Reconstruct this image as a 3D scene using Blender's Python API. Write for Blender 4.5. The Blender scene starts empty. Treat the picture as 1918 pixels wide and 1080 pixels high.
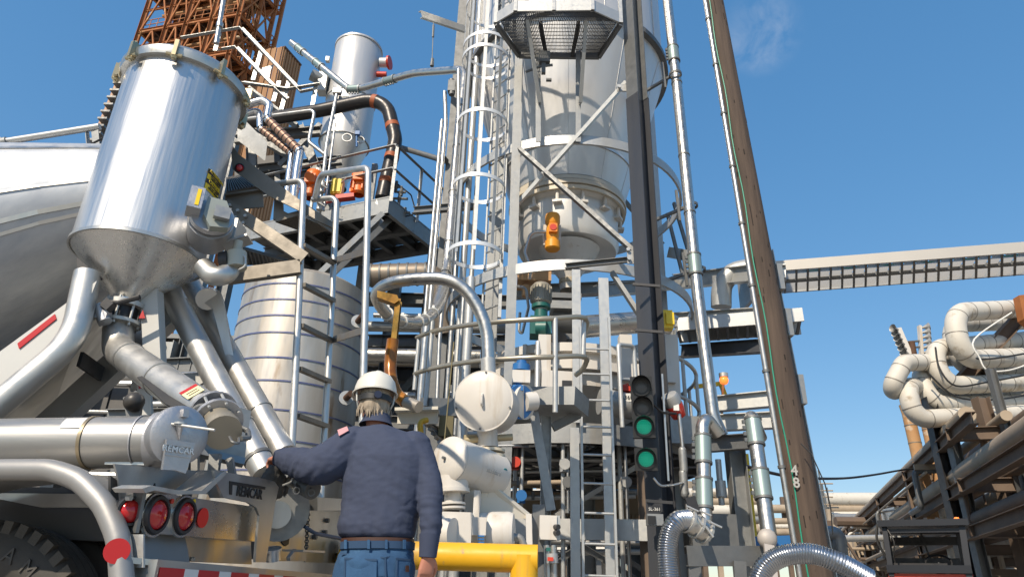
import bpy, bmesh, math, random
from mathutils import Vector, Matrix, Quaternion
from math import pi, sin, cos, radians as R_
V = Vector
rng = random.Random(7)
sc = bpy.context.scene
COL = sc.collection

# ------------------------------------------------------------------ camera
CAM = V((0, 0, 0.80)); TH = R_(24.2); RHO = R_(1.83); FPX = 1279.0
_F = V((0, cos(TH), sin(TH))); _U = V((0, -sin(TH), cos(TH))); _R = V((1, 0, 0))
_RC = _R * cos(RHO) + _U * sin(RHO); _UC = -_R * sin(RHO) + _U * cos(RHO)
cam_data = bpy.data.cameras.new('camera'); cam = bpy.data.objects.new('camera', cam_data); COL.objects.link(cam)
cam_data.sensor_width = 36.0; cam_data.lens = 36.0 * FPX / 1918.0
cam_data.clip_start = 0.05; cam_data.clip_end = 5000
m = Matrix.Identity(4)
for i in range(3):
    m[i][0] = _RC[i]; m[i][1] = _UC[i]; m[i][2] = -_F[i]; m[i][3] = CAM[i]
cam.matrix_world = m
sc.camera = cam
sc.render.resolution_x = 1024; sc.render.resolution_y = 576

# ------------------------------------------------------------------ light
SUN_EL = R_(41); SUN_DIR = V((-0.50, -0.866, 0)).normalized()      # towards the sun (horizontal)
to_sun = V((SUN_DIR.x * cos(SUN_EL), SUN_DIR.y * cos(SUN_EL), sin(SUN_EL)))
world = bpy.data.worlds.new('World'); sc.world = world; world.use_nodes = True
wn = world.node_tree; wn.nodes.clear()
wo = wn.nodes.new('ShaderNodeOutputWorld'); wb = wn.nodes.new('ShaderNodeBackground'); ws = wn.nodes.new('ShaderNodeTexSky')
ws.sky_type = 'NISHITA'; ws.sun_disc = False; ws.sun_elevation = SUN_EL
ws.sun_rotation = math.atan2(SUN_DIR.x, SUN_DIR.y)
ws.altitude = 20; ws.air_density = 1.0; ws.dust_density = 0.3; ws.ozone_density = 2.0
wb.inputs[1].default_value = 0.15
wg = wn.nodes.new('ShaderNodeHueSaturation'); wg.inputs['Hue'].default_value = 0.503; wg.inputs['Saturation'].default_value = 2.05; wg.inputs['Value'].default_value = 2.0
wgm = wn.nodes.new('ShaderNodeGamma'); wgm.inputs[1].default_value = .45; wn.links.new(ws.outputs[0], wgm.inputs[0]); wn.links.new(wgm.outputs[0], wg.inputs['Color'])
# one faint high cloud wisp, at its own direction in the sky
wt = wn.nodes.new('ShaderNodeTexCoord'); cd_ = (_F * FPX + _RC * (1424 - 959) + _UC * (540 - 62)).normalized()
wd = wn.nodes.new('ShaderNodeVectorMath'); wd.operation = 'DOT_PRODUCT'; wd.inputs[1].default_value = cd_; wn.links.new(wt.outputs['Generated'], wd.inputs[0])
wr = wn.nodes.new('ShaderNodeMapRange'); wr.interpolation_type = 'SMOOTHSTEP'; wr.inputs[1].default_value = cos(R_(3.4)); wr.inputs[2].default_value = cos(R_(.4)); wn.links.new(wd.outputs['Value'], wr.inputs[0])
wz = wn.nodes.new('ShaderNodeTexNoise'); wz.inputs['Scale'].default_value = 16; wz.inputs['Detail'].default_value = 8; wz.inputs['Roughness'].default_value = .62; wz.inputs['Distortion'].default_value = .6; wn.links.new(wt.outputs['Generated'], wz.inputs['Vector'])
wy = wn.nodes.new('ShaderNodeMapRange'); wy.inputs[1].default_value = .40; wy.inputs[2].default_value = .75; wn.links.new(wz.outputs[0], wy.inputs[0])
wm = wn.nodes.new('ShaderNodeMath'); wm.operation = 'MULTIPLY'; wn.links.new(wr.outputs[0], wm.inputs[0]); wn.links.new(wy.outputs[0], wm.inputs[1])
wx_ = wn.nodes.new('ShaderNodeMath'); wx_.operation = 'MULTIPLY'; wx_.inputs[1].default_value = .24; wn.links.new(wm.outputs[0], wx_.inputs[0])
wc_ = wn.nodes.new('ShaderNodeMix'); wc_.data_type = 'RGBA'; wn.links.new(wx_.outputs[0], wc_.inputs[0]); wn.links.new(wg.outputs[0], wc_.inputs[6]); wc_.inputs[7].default_value = (5.2, 5.2, 5.2, 1)
wn.links.new(wc_.outputs[2], wb.inputs[0]); wn.links.new(wb.outputs[0], wo.inputs[0])
sd = bpy.data.lights.new('sun', 'SUN'); sd.energy = 4.2; sd.angle = R_(0.53); sd.color = (1.0, 0.87, 0.70)
sun = bpy.data.objects.new('sun', sd); COL.objects.link(sun); sun.location = (-20, -26, 30)
sun.rotation_euler = to_sun.to_track_quat('Z', 'Y').to_euler()
vs = sc.view_settings; vs.view_transform = 'Standard'; vs.look = 'None'; vs.exposure = 0.27; vs.gamma = 1.0
try: vs.use_curve_mapping = False
except Exception: pass
sc.cycles.max_bounces = 8; sc.cycles.diffuse_bounces = 3; sc.cycles.glossy_bounces = 4
sc.cycles.caustics_reflective = False; sc.cycles.caustics_refractive = False
sc.cycles.use_adaptive_sampling = True

# ------------------------------------------------------------------ from pixel of the photograph (1918 x 1080) to the place
def ray(px, py):
    u = px - 959.0; v = 540.0 - py
    return _F * FPX + _RC * u + _UC * v
def P(px, py, Y):                     # the point at forward distance Y seen at that pixel
    r = ray(px, py); return CAM + r * (Y / r.y)
def PZ(px, py, z):                    # ... at height z
    r = ray(px, py); return CAM + r * ((z - CAM.z) / r.z)
def pj(p):
    d = V(p) - CAM; w = d.dot(_F)
    return 959 + FPX * d.dot(_RC) / w, 540 - FPX * d.dot(_UC) / w
def zat(X, Y, py):                    # height on the plumb line X, Y that is seen at row py
    lo, hi = -5.0, 80.0
    for _ in range(50):
        mid = (lo + hi) / 2
        if pj((X, Y, mid))[1] > py: lo = mid
        else: hi = mid
    return (lo + hi) / 2
def xat(px, Y, z):                    # x of the point at Y, z that is seen in column px
    lo, hi = -80.0, 80.0
    for _ in range(50):
        mid = (lo + hi) / 2
        if pj((mid, Y, z))[0] < px: lo = mid
        else: hi = mid
    return (lo + hi) / 2

# ------------------------------------------------------------------ materials
MATS = {}
def mat(name, col, rough=0.5, metal=0.0, var=0.0, vscale=3.0, vcol=None, stretch=None, bump=0.0, bscale=40.0, rvar=0.0,
        emit=None, estr=0.0, spot=None, alpha=None, trans=0.0, coat=0.0, dirt=None):
    """col: base; var/vcol/vscale/stretch: noise mix to vcol; spot=(scale,threshold,colour): patches; dirt=(colour, amount, scale) streaks down z"""
    if name in MATS: return MATS[name]
    m = bpy.data.materials.new(name); m.use_nodes = True; nt = m.node_tree; N = nt.nodes; L = nt.links
    b = N['Principled BSDF']
    b.inputs['Base Color'].default_value = (*col, 1); b.inputs['Roughness'].default_value = rough; b.inputs['Metallic'].default_value = metal
    tc = N.new('ShaderNodeTexCoord')
    def noise(scale, st=None, detail=4.0, rough_=0.6):
        mp = N.new('ShaderNodeMapping'); L.new(tc.outputs['Object'], mp.inputs[0])
        s = st or (1, 1, 1); mp.inputs['Scale'].default_value = s
        n = N.new('ShaderNodeTexNoise'); n.inputs['Scale'].default_value = scale; n.inputs['Detail'].default_value = detail; n.inputs['Roughness'].default_value = rough_
        L.new(mp.outputs[0], n.inputs['Vector']); return n.outputs[0]
    def ramp(sock, a, c):
        r = N.new('ShaderNodeMapRange'); r.inputs[1].default_value = a; r.inputs[2].default_value = c; L.new(sock, r.inputs[0]); return r.outputs[0]
    def mix(fac, a, c):
        x = N.new('ShaderNodeMix'); x.data_type = 'RGBA'; L.new(fac, x.inputs[0])
        if isinstance(a, tuple): x.inputs[6].default_value = (*a, 1)
        else: L.new(a, x.inputs[6])
        if isinstance(c, tuple): x.inputs[7].default_value = (*c, 1)
        else: L.new(c, x.inputs[7])
        return x.outputs[2]
    cur = col
    if var > 0:
        n = noise(vscale, stretch); f = ramp(n, 0.5 - 0.22 / max(var, .2), 0.5 + 0.22 / max(var, .2))
        mu = N.new('ShaderNodeMath'); mu.operation = 'MULTIPLY'; mu.inputs[1].default_value = min(1, var); L.new(f, mu.inputs[0])
        cur = mix(mu.outputs[0], cur, vcol or tuple(c * 0.6 for c in col))
    if spot:
        n = noise(spot[0], spot[3] if len(spot) > 3 else None, 6); f = ramp(n, spot[1], spot[1] + 0.08); cur = mix(f, cur, spot[2])
    if dirt:
        n = noise(dirt[2], (1, 1, 0.08), 5); f = ramp(n, 0.62 - dirt[1] * 0.3, 0.80); cur = mix(f, cur, dirt[0])
    if not isinstance(cur, tuple): L.new(cur, b.inputs['Base Color'])
    if rvar > 0:
        n = noise(vscale * 2.3, stretch); r = N.new('ShaderNodeMapRange'); r.inputs[1].default_value = .3; r.inputs[2].default_value = .7
        r.inputs[3].default_value = max(.02, rough - rvar); r.inputs[4].default_value = min(1, rough + rvar); L.new(n, r.inputs[0]); L.new(r.outputs[0], b.inputs['Roughness'])
    if bump > 0:
        n = noise(bscale, stretch, 5); bp = N.new('ShaderNodeBump'); bp.inputs['Strength'].default_value = bump; bp.inputs['Distance'].default_value = 0.02
        L.new(n, bp.inputs['Height']); L.new(bp.outputs[0], b.inputs['Normal'])
    if emit: b.inputs['Emission Color'].default_value = (*emit, 1); b.inputs['Emission Strength'].default_value = estr
    if trans: b.inputs['Transmission Weight'].default_value = trans; b.inputs['IOR'].default_value = 1.45
    if coat: b.inputs['Coat Weight'].default_value = coat
    MATS[name] = m; return m

galv = mat('galvanised_steel', (.35, .355, .345), .5, .55, .7, 9, (.25, .26, .26), None, .05, 60, .12, dirt=((.30, .27, .22), .12, 3))
galvd = mat('weathered_galvanised_steel', (.20, .205, .205), .55, .5, .7, 6, (.125, .13, .13), None, .05, 60, .1)
galvl = mat('bright_galvanised_steel', (.54, .54, .52), .45, .5, .6, 9, (.40, .41, .40), None, .03, 60, .1)
alum = mat('brushed_aluminium', (.64, .64, .635), .40, .93, .55, 22, (.47, .48, .485), (1, 1, .035), .06, 22, .10)
alumr = mat('worn_rolled_aluminium', (.54, .56, .58), .54, .7, .8, 14, (.33, .36, .41), (.35, 1, .12), .05, 20, .10)
alumx = mat('dull_tube_aluminium', (.64, .63, .60), .46, .85, .6, 5, (.48, .47, .44), None, .04, 30, .1, spot=(3, .66, (.40, .36, .29)))
alumf = mat('mill_finish_aluminium_plate', (.56, .56, .54), .40, .9, .6, 4, (.38, .37, .34), (1, 1, .2), .03, 30, .12, spot=(4, .66, (.36, .32, .25)))
polish = mat('polished_stainless', (.72, .70, .66), .27, 1.0, .5, 3, (.46, .44, .40), None, .0, 10, .06)
conem = mat('satin_cone_aluminium', (.74, .73, .70), .30, .72, .6, 16, (.58, .565, .53), (1, 1, .12), .02, 20, .08)
castal = mat('cast_aluminium', (.50, .50, .51), .48, .85, .5, 14, (.38, .38, .39), None, .12, 90, .1)
stain = mat('stained_stainless_cladding', (.56, .53, .48), .45, .55, .9, 5, (.41, .36, .29), (1, 1, .16), .05, 12, .12, spot=(2.2, .60, (.27, .19, .12), (1, 1, .22)))
conduit = mat('conduit_steel', (.48, .475, .455), .38, .85, .4, 5, (.44, .44, .43), None, 0, 10, .1)
pipess = mat('stainless_pipe', (.60, .58, .54), .34, .95, .5, 6, (.44, .42, .38), None, .02, 30, .1)
silo_m = mat('silo_satin_aluminium', (.66, .655, .645), .42, .45, .5, 4, (.55, .545, .535), (1, 1, .10), .02, 20, .08)
vessel_m = mat('vessel_satin_steel', (.64, .63, .61), .42, .5, .5, 4, (.58, .57, .55), (1, 1, .12), .02, 20, .08)
whitep = mat('white_paint', (.68, .65, .60), .42, 0, .4, 3, (.57, .53, .46), None, .02, 20, .08, spot=(5, .68, (.42, .34, .24)), dirt=((.44, .34, .22), .16, 5))
greyp = mat('pale_grey_paint', (.60, .60, .57), .5, 0, .5, 4, (.50, .49, .46), None, .02, 20, .08, dirt=((.40, .36, .29), .1, 4))
orange = mat('orange_paint', (.80, .26, .03), .42, 0, .4, 8, (.62, .17, .02), None, .03, 40)
redorange = mat('bright_orange_paint', (.86, .19, .025), .4, 0, .3, 8, (.72, .13, .02))
yellow = mat('yellow_paint', (.83, .46, .015), .45, 0, .4, 3, (.66, .33, .02), None, .04, 20, .14, spot=(11, .64, (.40, .27, .12)), dirt=((.34, .22, .09), .12, 6))
yellowl = mat('signal_yellow_paint', (.88, .62, .03), .42, 0, .3, 5, (.75, .5, .03))
greenp = mat('dark_green_paint', (.02, .13, .11), .4, 0, .4, 8, (.015, .08, .07))
bluep = mat('blue_paint', (.03, .16, .42), .4, 0, .4, 8, (.02, .11, .30))
redp = mat('red_paint', (.62, .06, .03), .42, 0, .3, 8, (.45, .04, .025))
black = mat('black_paint', (.022, .022, .024), .45, 0, .5, 6, (.04, .04, .042), None, .03, 40, .1)
blacksteel = mat('dark_grey_painted_steel', (.058, .061, .070), .42, .25, .6, 3, (.095, .097, .102), (1, 1, .15), .03, 30, .12)
blackpipe = mat('black_iron_pipe', (.030, .029, .030), .38, .3, .5, 7, (.055, .05, .045), None, .03, 30, .1)
band = mat('rust_orange_band', (.42, .11, .035), .6, 0, .5, 20, (.24, .07, .03))
rust = mat('rusted_steel', (.42, .155, .045), .75, .1, .8, 2.2, (.24, .085, .03), None, .08, 20, 0, spot=(1.3, .60, (.50, .30, .14)))
rustd = mat('dark_rusted_steel', (.12, .06, .035), .8, .1, .7, 3, (.06, .035, .025))
rustp = mat('rust_streaked_cladding', (.42, .24, .12), .75, 0, .9, 3.2, (.26, .12, .05), (1, 1, .06), .1, 8)
insul = mat('weathered_insulation_jacket', (.66, .63, .56), .62, .05, .6, 2.4, (.53, .49, .42), None, .10, 16, .1, spot=(2.0, .60, (.38, .32, .24)), dirt=((.34, .27, .19), .14, 3))
insulb = mat('insulation_band', (.26, .24, .21), .55, .3)
rustpipe = mat('rust_patched_stack', (.56, .36, .18), .7, 0, .9, 2.2, (.40, .17, .06), None, .08, 14, spot=(1.6, .58, (.66, .58, .46)))
rackpipe = mat('tan_insulated_pipe', (.46, .38, .28), .7, 0, .8, 1.0, (.26, .19, .13), None, .08, 10)
racksteel = mat('brown_rack_steel', (.20, .145, .105), .75, .1, .8, 1.6, (.10, .07, .052))
timber = mat('creosoted_pole_wood', (.108, .076, .056), .85, 0, .9, 16, (.044, .031, .024), (1, 1, .07), .55, 26, spot=(22, .68, (.030, .022, .018), (1, 1, .30)))
wirem = mat('black_cable', (.02, .02, .02), .5)
greencable = mat('green_wire', (.02, .28, .18), .45)
rubber = mat('tyre_rubber', (.040, .038, .036), .75, 0, .7, 9, (.085, .075, .062), None, .08, 50)
tread = mat('worn_tread_rubber', (.060, .056, .050), .8, 0, .7, 9, (.12, .105, .085), None, .15, 60)
lens = mat('red_lamp_lens', (.55, .010, .012), .14, 0, .4, 30, (.36, .006, .008), coat=.6, emit=(.5, .01, .01), estr=.0)
reflred = mat('red_reflective_tape', (.52, .02, .022), .38, 0, .3, 60, (.40, .015, .02))
reflwhite = mat('white_reflective_tape', (.72, .72, .70), .38, 0, .3, 60, (.58, .58, .57))
label_y = mat('yellow_decal', (.86, .60, .02), .4)
label_w = mat('white_decal', (.78, .77, .72), .5, 0, .3, 30, (.66, .64, .58))
label_c = mat('cream_decal', (.80, .72, .42), .5)
decal_k = mat('black_decal', (.02, .02, .02), .5)
teal = mat('teal_decal', (.02, .26, .28), .4)
amber = mat('heat_tinted_bronze', (.42, .27, .06), .30, .8, .9, 4.0, (.22, .085, .02), (1, 1, .6), 0, 10, .1)
amberhose = mat('burnt_amber_hose', (.10, .026, .012), .22, .2, .9, 5, (.62, .24, .02), (1, 1, .8), 0, 10, .05)
shaded_alum = mat('shade_toned_step_aluminium', (.24, .215, .18), .5, .5, .6, 6, (.15, .135, .11), None, .04, 30, .1)  # plain aluminium of catwalk and steps, its shade put into a darker, browner colour
dark = mat('dark_machinery', (.05, .05, .052), .6, .2, .7, 5, (.10, .095, .09))
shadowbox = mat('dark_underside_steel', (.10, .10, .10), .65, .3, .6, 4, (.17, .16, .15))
brass = mat('brassy_clamp', (.52, .44, .28), .38, .85, .5, 20, (.34, .28, .17))
navy = mat('navy_work_shirt', (.048, .062, .108), .88, 0, .7, 9, (.034, .044, .080), None, .14, 340, spot=(5, .67, (.066, .078, .118)))
denim = mat('blue_denim', (.040, .115, .235), .9, 0, .9, 9, (.020, .060, .140), (1, 1, .5), .2, 220, spot=(3.5, .62, (.085, .19, .33)))
denimd = mat('denim_seam', (.025, .062, .13), .9)
skin = mat('sunburnt_skin', (.50, .22, .145), .55, 0, .5, 14, (.40, .15, .10), None, .08, 60)
hair_m = mat('grey_hair', (.44, .37, .28), .7, 0, .9, 60, (.20, .155, .11), (1, 1, .12), .5, 60)
helmet_m = mat('white_hard_hat', (.70, .68, .61), .32, 0, .3, 6, (.62, .59, .51), spot=(16, .66, (.46, .42, .35)))
leather = mat('brown_leather', (.075, .032, .02), .5, 0, .5, 12, (.04, .02, .014))
glove_m = mat('grey_black_glove', (.055, .052, .048), .85, 0, .8, 16, (.13, .122, .11), None, .2, 90)
pinkp = mat('faded_flag_patch', (.60, .26, .28), .8, 0, .4, 60, (.70, .55, .54))
ground_m = mat('concrete_yard', (.37, .345, .31), .85, 0, .7, .6, (.28, .26, .23), None, .1, 8)
glassd = mat('dark_cab_glass', (.02, .022, .025), .06, 0, trans=.6)
greenled = mat('green_signal_led', (.02, .35, .22), .35, 0, emit=(.0, .70, .42), estr=1.0)
greenglass = mat('green_signal_lens', (.006, .09, .065), .25, 0, emit=(.0, .30, .19), estr=.12)
signalglass = mat('unlit_signal_lens', (.13, .135, .135), .35, 0, .5, 40, (.09, .09, .09))
signalbody = mat('black_signal_housing', (.018, .019, .02), .38, 0, .5, 9, (.035, .035, .036))
redlamp = mat('red_beacon_dome', (.70, .05, .03), .25, 0, coat=.4)
redglow = mat('glowing_orange_beacon', (.9, .2, .04), .3, 0, emit=(1, .22, .04), estr=1.2)
# ------------------------------------------------------------------ mesh building
def frame(d, up=None):
    d = V(d).normalized(); u = V(up) if up is not None else V((0, 0, 1))
    if abs(d.dot(u.normalized())) > 0.98: u = V((0, 1, 0)) if abs(d.y) < 0.9 else V((1, 0, 0))
    s = d.cross(u).normalized(); t = s.cross(d).normalized()
    return d, s, t                                   # along, side, up
def fillet(pts, r, n=6):
    pts = [V(p) for p in pts]
    if len(pts) < 3 or (not isinstance(r, dict) and r <= 0): return pts
    out = [pts[0]]
    for i in range(1, len(pts) - 1):
        a, b, c = pts[i - 1], pts[i], pts[i + 1]
        d1 = (a - b); d2 = (c - b); l1 = d1.length; l2 = d2.length
        if l1 < 1e-6 or l2 < 1e-6: continue
        d1 /= l1; d2 /= l2
        ang = math.acos(max(-1, min(1, d1.dot(d2))))
        if ang > pi - 0.03: out.append(b); continue
        rr = r[i] if isinstance(r, dict) and i in r else (r if not isinstance(r, dict) else 0.05)
        t = min(rr / math.tan(ang / 2), l1 * 0.48, l2 * 0.48); rr = t * math.tan(ang / 2)
        p1 = b + d1 * t; p2 = b + d2 * t
        bis = (d1 + d2).normalized(); cen = b + bis * (rr / math.sin(ang / 2))
        v1 = p1 - cen; v2 = p2 - cen
        tot = pi - ang
        k = max(2, int(n * tot / (pi / 2) + .5))
        for j in range(k + 1):
            f = j / k
            s = math.sin(tot)
            if s < 1e-4: w = v1.lerp(v2, f)
            else: w = v1 * (math.sin((1 - f) * tot) / s) + v2 * (math.sin(f * tot) / s)
            out.append(cen + w)
    out.append(pts[-1]); return out
class MB:
    def __init__(s): s.v = []; s.f = []
    def add(s, vs, fs):
        o = len(s.v); s.v += [V(x) for x in vs]; s.f += [tuple(i + o for i in q) for q in fs]; return s
    def bx(s, c, sx, sy, sz, axes=None):             # centre, sizes, optional (x,y,z) axes
        c = V(c); a = axes or (V((1, 0, 0)), V((0, 1, 0)), V((0, 0, 1)))
        p = [c + a[0] * (i * sx / 2) + a[1] * (j * sy / 2) + a[2] * (k * sz / 2) for k in (-1, 1) for j in (-1, 1) for i in (-1, 1)]
        return s.add(p, [(0, 2, 3, 1), (4, 5, 7, 6), (0, 1, 5, 4), (2, 6, 7, 3), (0, 4, 6, 2), (1, 3, 7, 5)])
    def bar(s, p0, p1, w, h, up=None):               # rectangular bar
        p0 = V(p0); p1 = V(p1); d, sd_, u = frame(p1 - p0, up); L = (p1 - p0).length
        return s.bx((p0 + p1) / 2, w, L, h, (sd_, d, u))
    def prof(s, p0, p1, pts, up=None, caps=True):    # extrude closed 2D profile (side, up)
        p0 = V(p0); p1 = V(p1); d, a, u = frame(p1 - p0, up); n = len(pts)
        vs = [p + a * x + u * y for p in (p0, p1) for x, y in pts]
        fs = [(i, (i + 1) % n, n + (i + 1) % n, n + i) for i in range(n)]
        if caps: fs += [tuple(range(n - 1, -1, -1)), tuple(range(n, 2 * n))]
        return s.add(vs, fs)
    def ibeam(s, p0, p1, w, h, up=None, t=None):
        t = t or max(.006, h * .06); W = w / 2; H = h / 2; e = t * .35
        return s.prof(p0, p1, [(-W, -H), (W, -H), (W, -H + t), (e, -H + t), (e, H - t), (W, H - t), (W, H), (-W, H), (-W, H - t), (-e, H - t), (-e, -H + t), (-W, -H + t)], up)
    def chan(s, p0, p1, w, h, up=None, t=None, flip=1):
        t = t or max(.005, h * .06); H = h / 2; f = flip
        pts = [(0, -H), (f * w, -H), (f * w, -H + t), (f * t, -H + t), (f * t, H - t), (f * w, H - t), (f * w, H), (0, H)]
        return s.prof(p0, p1, pts if f > 0 else pts[::-1], up)
    def angle(s, p0, p1, w, up=None, t=None, fx=1, fy=1):
        t = t or max(.005, w * .1)
        pts = [(0, 0), (fx * w, 0), (fx * w, fy * t), (fx * t, fy * t), (fx * t, fy * w), (0, fy * w)]
        return s.prof(p0, p1, pts if fx * fy > 0 else pts[::-1], up)
    def cyl(s, p0, p1, r0, r1=None, n=14, caps=True):
        p0 = V(p0); p1 = V(p1); r1 = r0 if r1 is None else r1; d, a, u = frame(p1 - p0)
        vs = [p + (a * cos(2 * pi * i / n) + u * sin(2 * pi * i / n)) * r for p, r in ((p0, r0), (p1, r1)) for i in range(n)]
        fs = [(i, (i + 1) % n, n + (i + 1) % n, n + i) for i in range(n)]
        if caps: fs += [tuple(range(n - 1, -1, -1)), tuple(range(n, 2 * n))]
        return s.add(vs, fs)
    def tube(s, pts, r, n=12, bend=0.0, seg=6, caps=True, radii=None, closed=False):
        pts = fillet(pts, bend, seg) if bend else [V(p) for p in pts]
        m_ = len(pts); vs = []; fs = []
        T = []
        for i in range(m_):
            if closed: t = pts[(i + 1) % m_] - pts[i - 1]
            else: t = pts[min(i + 1, m_ - 1)] - pts[max(i - 1, 0)]
            T.append(t.normalized())
        d, a, u = frame(T[0]); 
        for i in range(m_):
            if i:
                q = T[i - 1].rotation_difference(T[i]); a = q @ a; u = q @ u
            rr = radii[i] if radii else r
            k = 1.0
            vs += [pts[i] + (a * cos(2 * pi * j / n) + u * sin(2 * pi * j / n)) * rr * k for j in range(n)]
        for i in range(m_ - 1 if not closed else m_):
            b0 = i * n; b1 = ((i + 1) % m_) * n
            fs += [(b0 + j, b0 + (j + 1) % n, b1 + (j + 1) % n, b1 + j) for j in range(n)]
        if caps and not closed: fs += [tuple(range(n - 1, -1, -1)), tuple(range((m_ - 1) * n, m_ * n))]
        return s.add(vs, fs)
    def lathe(s, base, axis, prof, n=32, a0=0.0, a1=2 * pi, ref=None):   # prof: (s along axis, radius)
        base = V(base); d, a, u = frame(axis, ref); full = abs(a1 - a0 - 2 * pi) < 1e-6; m_ = n if full else n + 1
        vs = []; 
        for (t, r) in prof:
            vs += [base + d * t + (a * cos(a0 + (a1 - a0) * j / n) + u * sin(a0 + (a1 - a0) * j / n)) * r for j in range(m_)]
        fs = []
        for i in range(len(prof) - 1):
            for j in range(n):
                k = (j + 1) % m_
                fs.append((i * m_ + j, i * m_ + k, (i + 1) * m_ + k, (i + 1) * m_ + j))
        return s.add(vs, fs)
    def ring(s, c, axis, R, w, h, a0=0.0, a1=2 * pi, n=40, ref=None):    # rectangular section: w radial, h axial, R = inner radius
        return s.lathe(c, axis, [(-h / 2, R), (-h / 2, R + w), (h / 2, R + w), (h / 2, R), (-h / 2, R)], n, a0, a1, ref) if abs(a1 - a0 - 2 * pi) < 1e-6 else s._arc(c, axis, R, w, h, a0, a1, n, ref)
    def _arc(s, c, axis, R, w, h, a0, a1, n, ref):
        s.lathe(c, axis, [(-h / 2, R), (-h / 2, R + w), (h / 2, R + w), (h / 2, R), (-h / 2, R)], n, a0, a1, ref); o = len(s.v) - 5 * (n + 1)
        s.f.append((o, o + (n + 1), o + 2 * (n + 1), o + 3 * (n + 1))); s.f.append((o + n + 3 * (n + 1), o + n + 2 * (n + 1), o + n + (n + 1), o + n)); return s
    def sph(s, c, r, n=16, sc_=(1, 1, 1), axes=None):
        c = V(c); a = axes or (V((1, 0, 0)), V((0, 1, 0)), V((0, 0, 1))); vs = []; fs = []; m_ = n // 2
        for i in range(m_ + 1):
            th = pi * i / m_
            for j in range(n):
                ph = 2 * pi * j / n
                vs.append(c + a[0] * (r * sc_[0] * sin(th) * cos(ph)) + a[1] * (r * sc_[1] * sin(th) * sin(ph)) + a[2] * (r * sc_[2] * cos(th)))
        for i in range(m_):
            for j in range(n): fs.append((i * n + j, (i + 1) * n + j, (i + 1) * n + (j + 1) % n, i * n + (j + 1) % n))
        return s.add(vs, fs)
    def plate(s, pts, t, nrm=None):                  # polygon in space, thickness t along normal
        pts = [V(p) for p in pts]; n_ = V(nrm).normalized() if nrm is not None else (pts[1] - pts[0]).cross(pts[2] - pts[0]).normalized(); k = len(pts)
        vs = [p - n_ * (t / 2) for p in pts] + [p + n_ * (t / 2) for p in pts]
        return s.add(vs, [tuple(range(k - 1, -1, -1)), tuple(range(k, 2 * k))] + [(i, (i + 1) % k, k + (i + 1) % k, k + i) for i in range(k)])
    def mesh(s, name, off=V((0, 0, 0)), sharp=40):
        me = bpy.data.meshes.new(name); me.from_pydata([tuple(p - off) for p in s.v], [], s.f)
        bm = bmesh.new(); bm.from_mesh(me); bmesh.ops.remove_doubles(bm, verts=bm.verts, dist=1e-6); bmesh.ops.recalc_face_normals(bm, faces=bm.faces); bm.to_mesh(me); bm.free()
        me.polygons.foreach_set('use_smooth', [True] * len(me.polygons))
        me.set_sharp_from_angle(angle=R_(sharp)); return me
class Thing:
    def __init__(s, name, label, cat, loc=(0, 0, 0), group=None, kind=None):
        s.o = bpy.data.objects.new(name, None); COL.objects.link(s.o); s.o.location = loc; s.loc = V(loc); s.o.empty_display_size = .1
        s.o['label'] = label; s.o['category'] = cat
        if group: s.o['group'] = group
        if kind: s.o['kind'] = kind
    def part(s, name, mb, m_, parent=None, label=None, kind=None, sharp=40):
        o = bpy.data.objects.new(name, mb.mesh(name, s.loc, sharp) if isinstance(mb, MB) else mb); COL.objects.link(o)
        if len(o.data.materials) == 0: o.data.materials.append(m_)
        o.parent = parent or s.o
        if label: o['label'] = label
        if kind: o['kind'] = kind
        return o
def solo(name, mb, m_, label, cat, group=None, kind=None, sharp=40):    # a thing that is one mesh
    c = sum(mb.v, V((0, 0, 0))) / max(1, len(mb.v)); zmin = min(p.z for p in mb.v); off = V((c.x, c.y, zmin))
    o = bpy.data.objects.new(name, mb.mesh(name, off, sharp)); COL.objects.link(o); o.location = off; o.data.materials.append(m_)
    if kind: o['kind'] = kind
    if label: o['label'] = label
    if cat: o['category'] = cat
    if group: o['group'] = group
    return o
def text_mesh(txt, size, depth=.002, bold=False):
    cu = bpy.data.curves.new('lettering', 'FONT'); cu.body = txt; cu.size = size; cu.extrude = depth; cu.align_x = 'CENTER'; cu.align_y = 'CENTER'; cu.resolution_u = 2
    if bold: cu.offset = size * .018
    o = bpy.data.objects.new('tmp', cu); COL.objects.link(o)
    dg = bpy.context.evaluated_depsgraph_get(); me = bpy.data.meshes.new_from_object(o.evaluated_get(dg)); bpy.data.objects.remove(o); bpy.data.curves.remove(cu); return me
def lettering(thing, name, txt, size, pos, xdir, ydir, m_, parent=None, depth=.002, bold=False):
    me = text_mesh(txt, size, depth, bold); x = V(xdir).normalized(); y = V(ydir).normalized(); z = x.cross(y).normalized(); y = z.cross(x)
    pos = V(pos) - thing.loc
    for v_ in me.vertices: v_.co = pos + x * v_.co.x + y * v_.co.y + z * v_.co.z
    me.materials.clear(); me.materials.append(m_)
    return thing.part(name, me, m_, parent)
def bolts(thing, pts, nrm, r, m_, parent=None, h=None):
    for p in pts:
        mb = MB(); mb.cyl(V(p) - V(nrm).normalized() * .002, V(p) + V(nrm).normalized() * (h or r * 1.2), r, n=6); thing.part('bolt', mb, m_, parent)
# ------------------------------------------------------------------ setting: ground
g = MB(); g.add([(-600, -300, 0), (600, -300, 0), (600, 900, 0), (-600, 900, 0)], [(0, 1, 2, 3)])
go = solo('ground', g, ground_m, None, None, kind='structure'); go['label'] = 'pale concrete yard under the plant'
# small thin cloud wisps high above, as soft volumes-free sheets are avoided: the sky texture is plain blue here
def hit(px, py, p0, n):               # pixel ray meets the plane through p0 with normal n
    r = ray(px, py); n = V(n); return CAM + r * ((V(p0) - CAM).dot(n) / r.dot(n))
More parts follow.
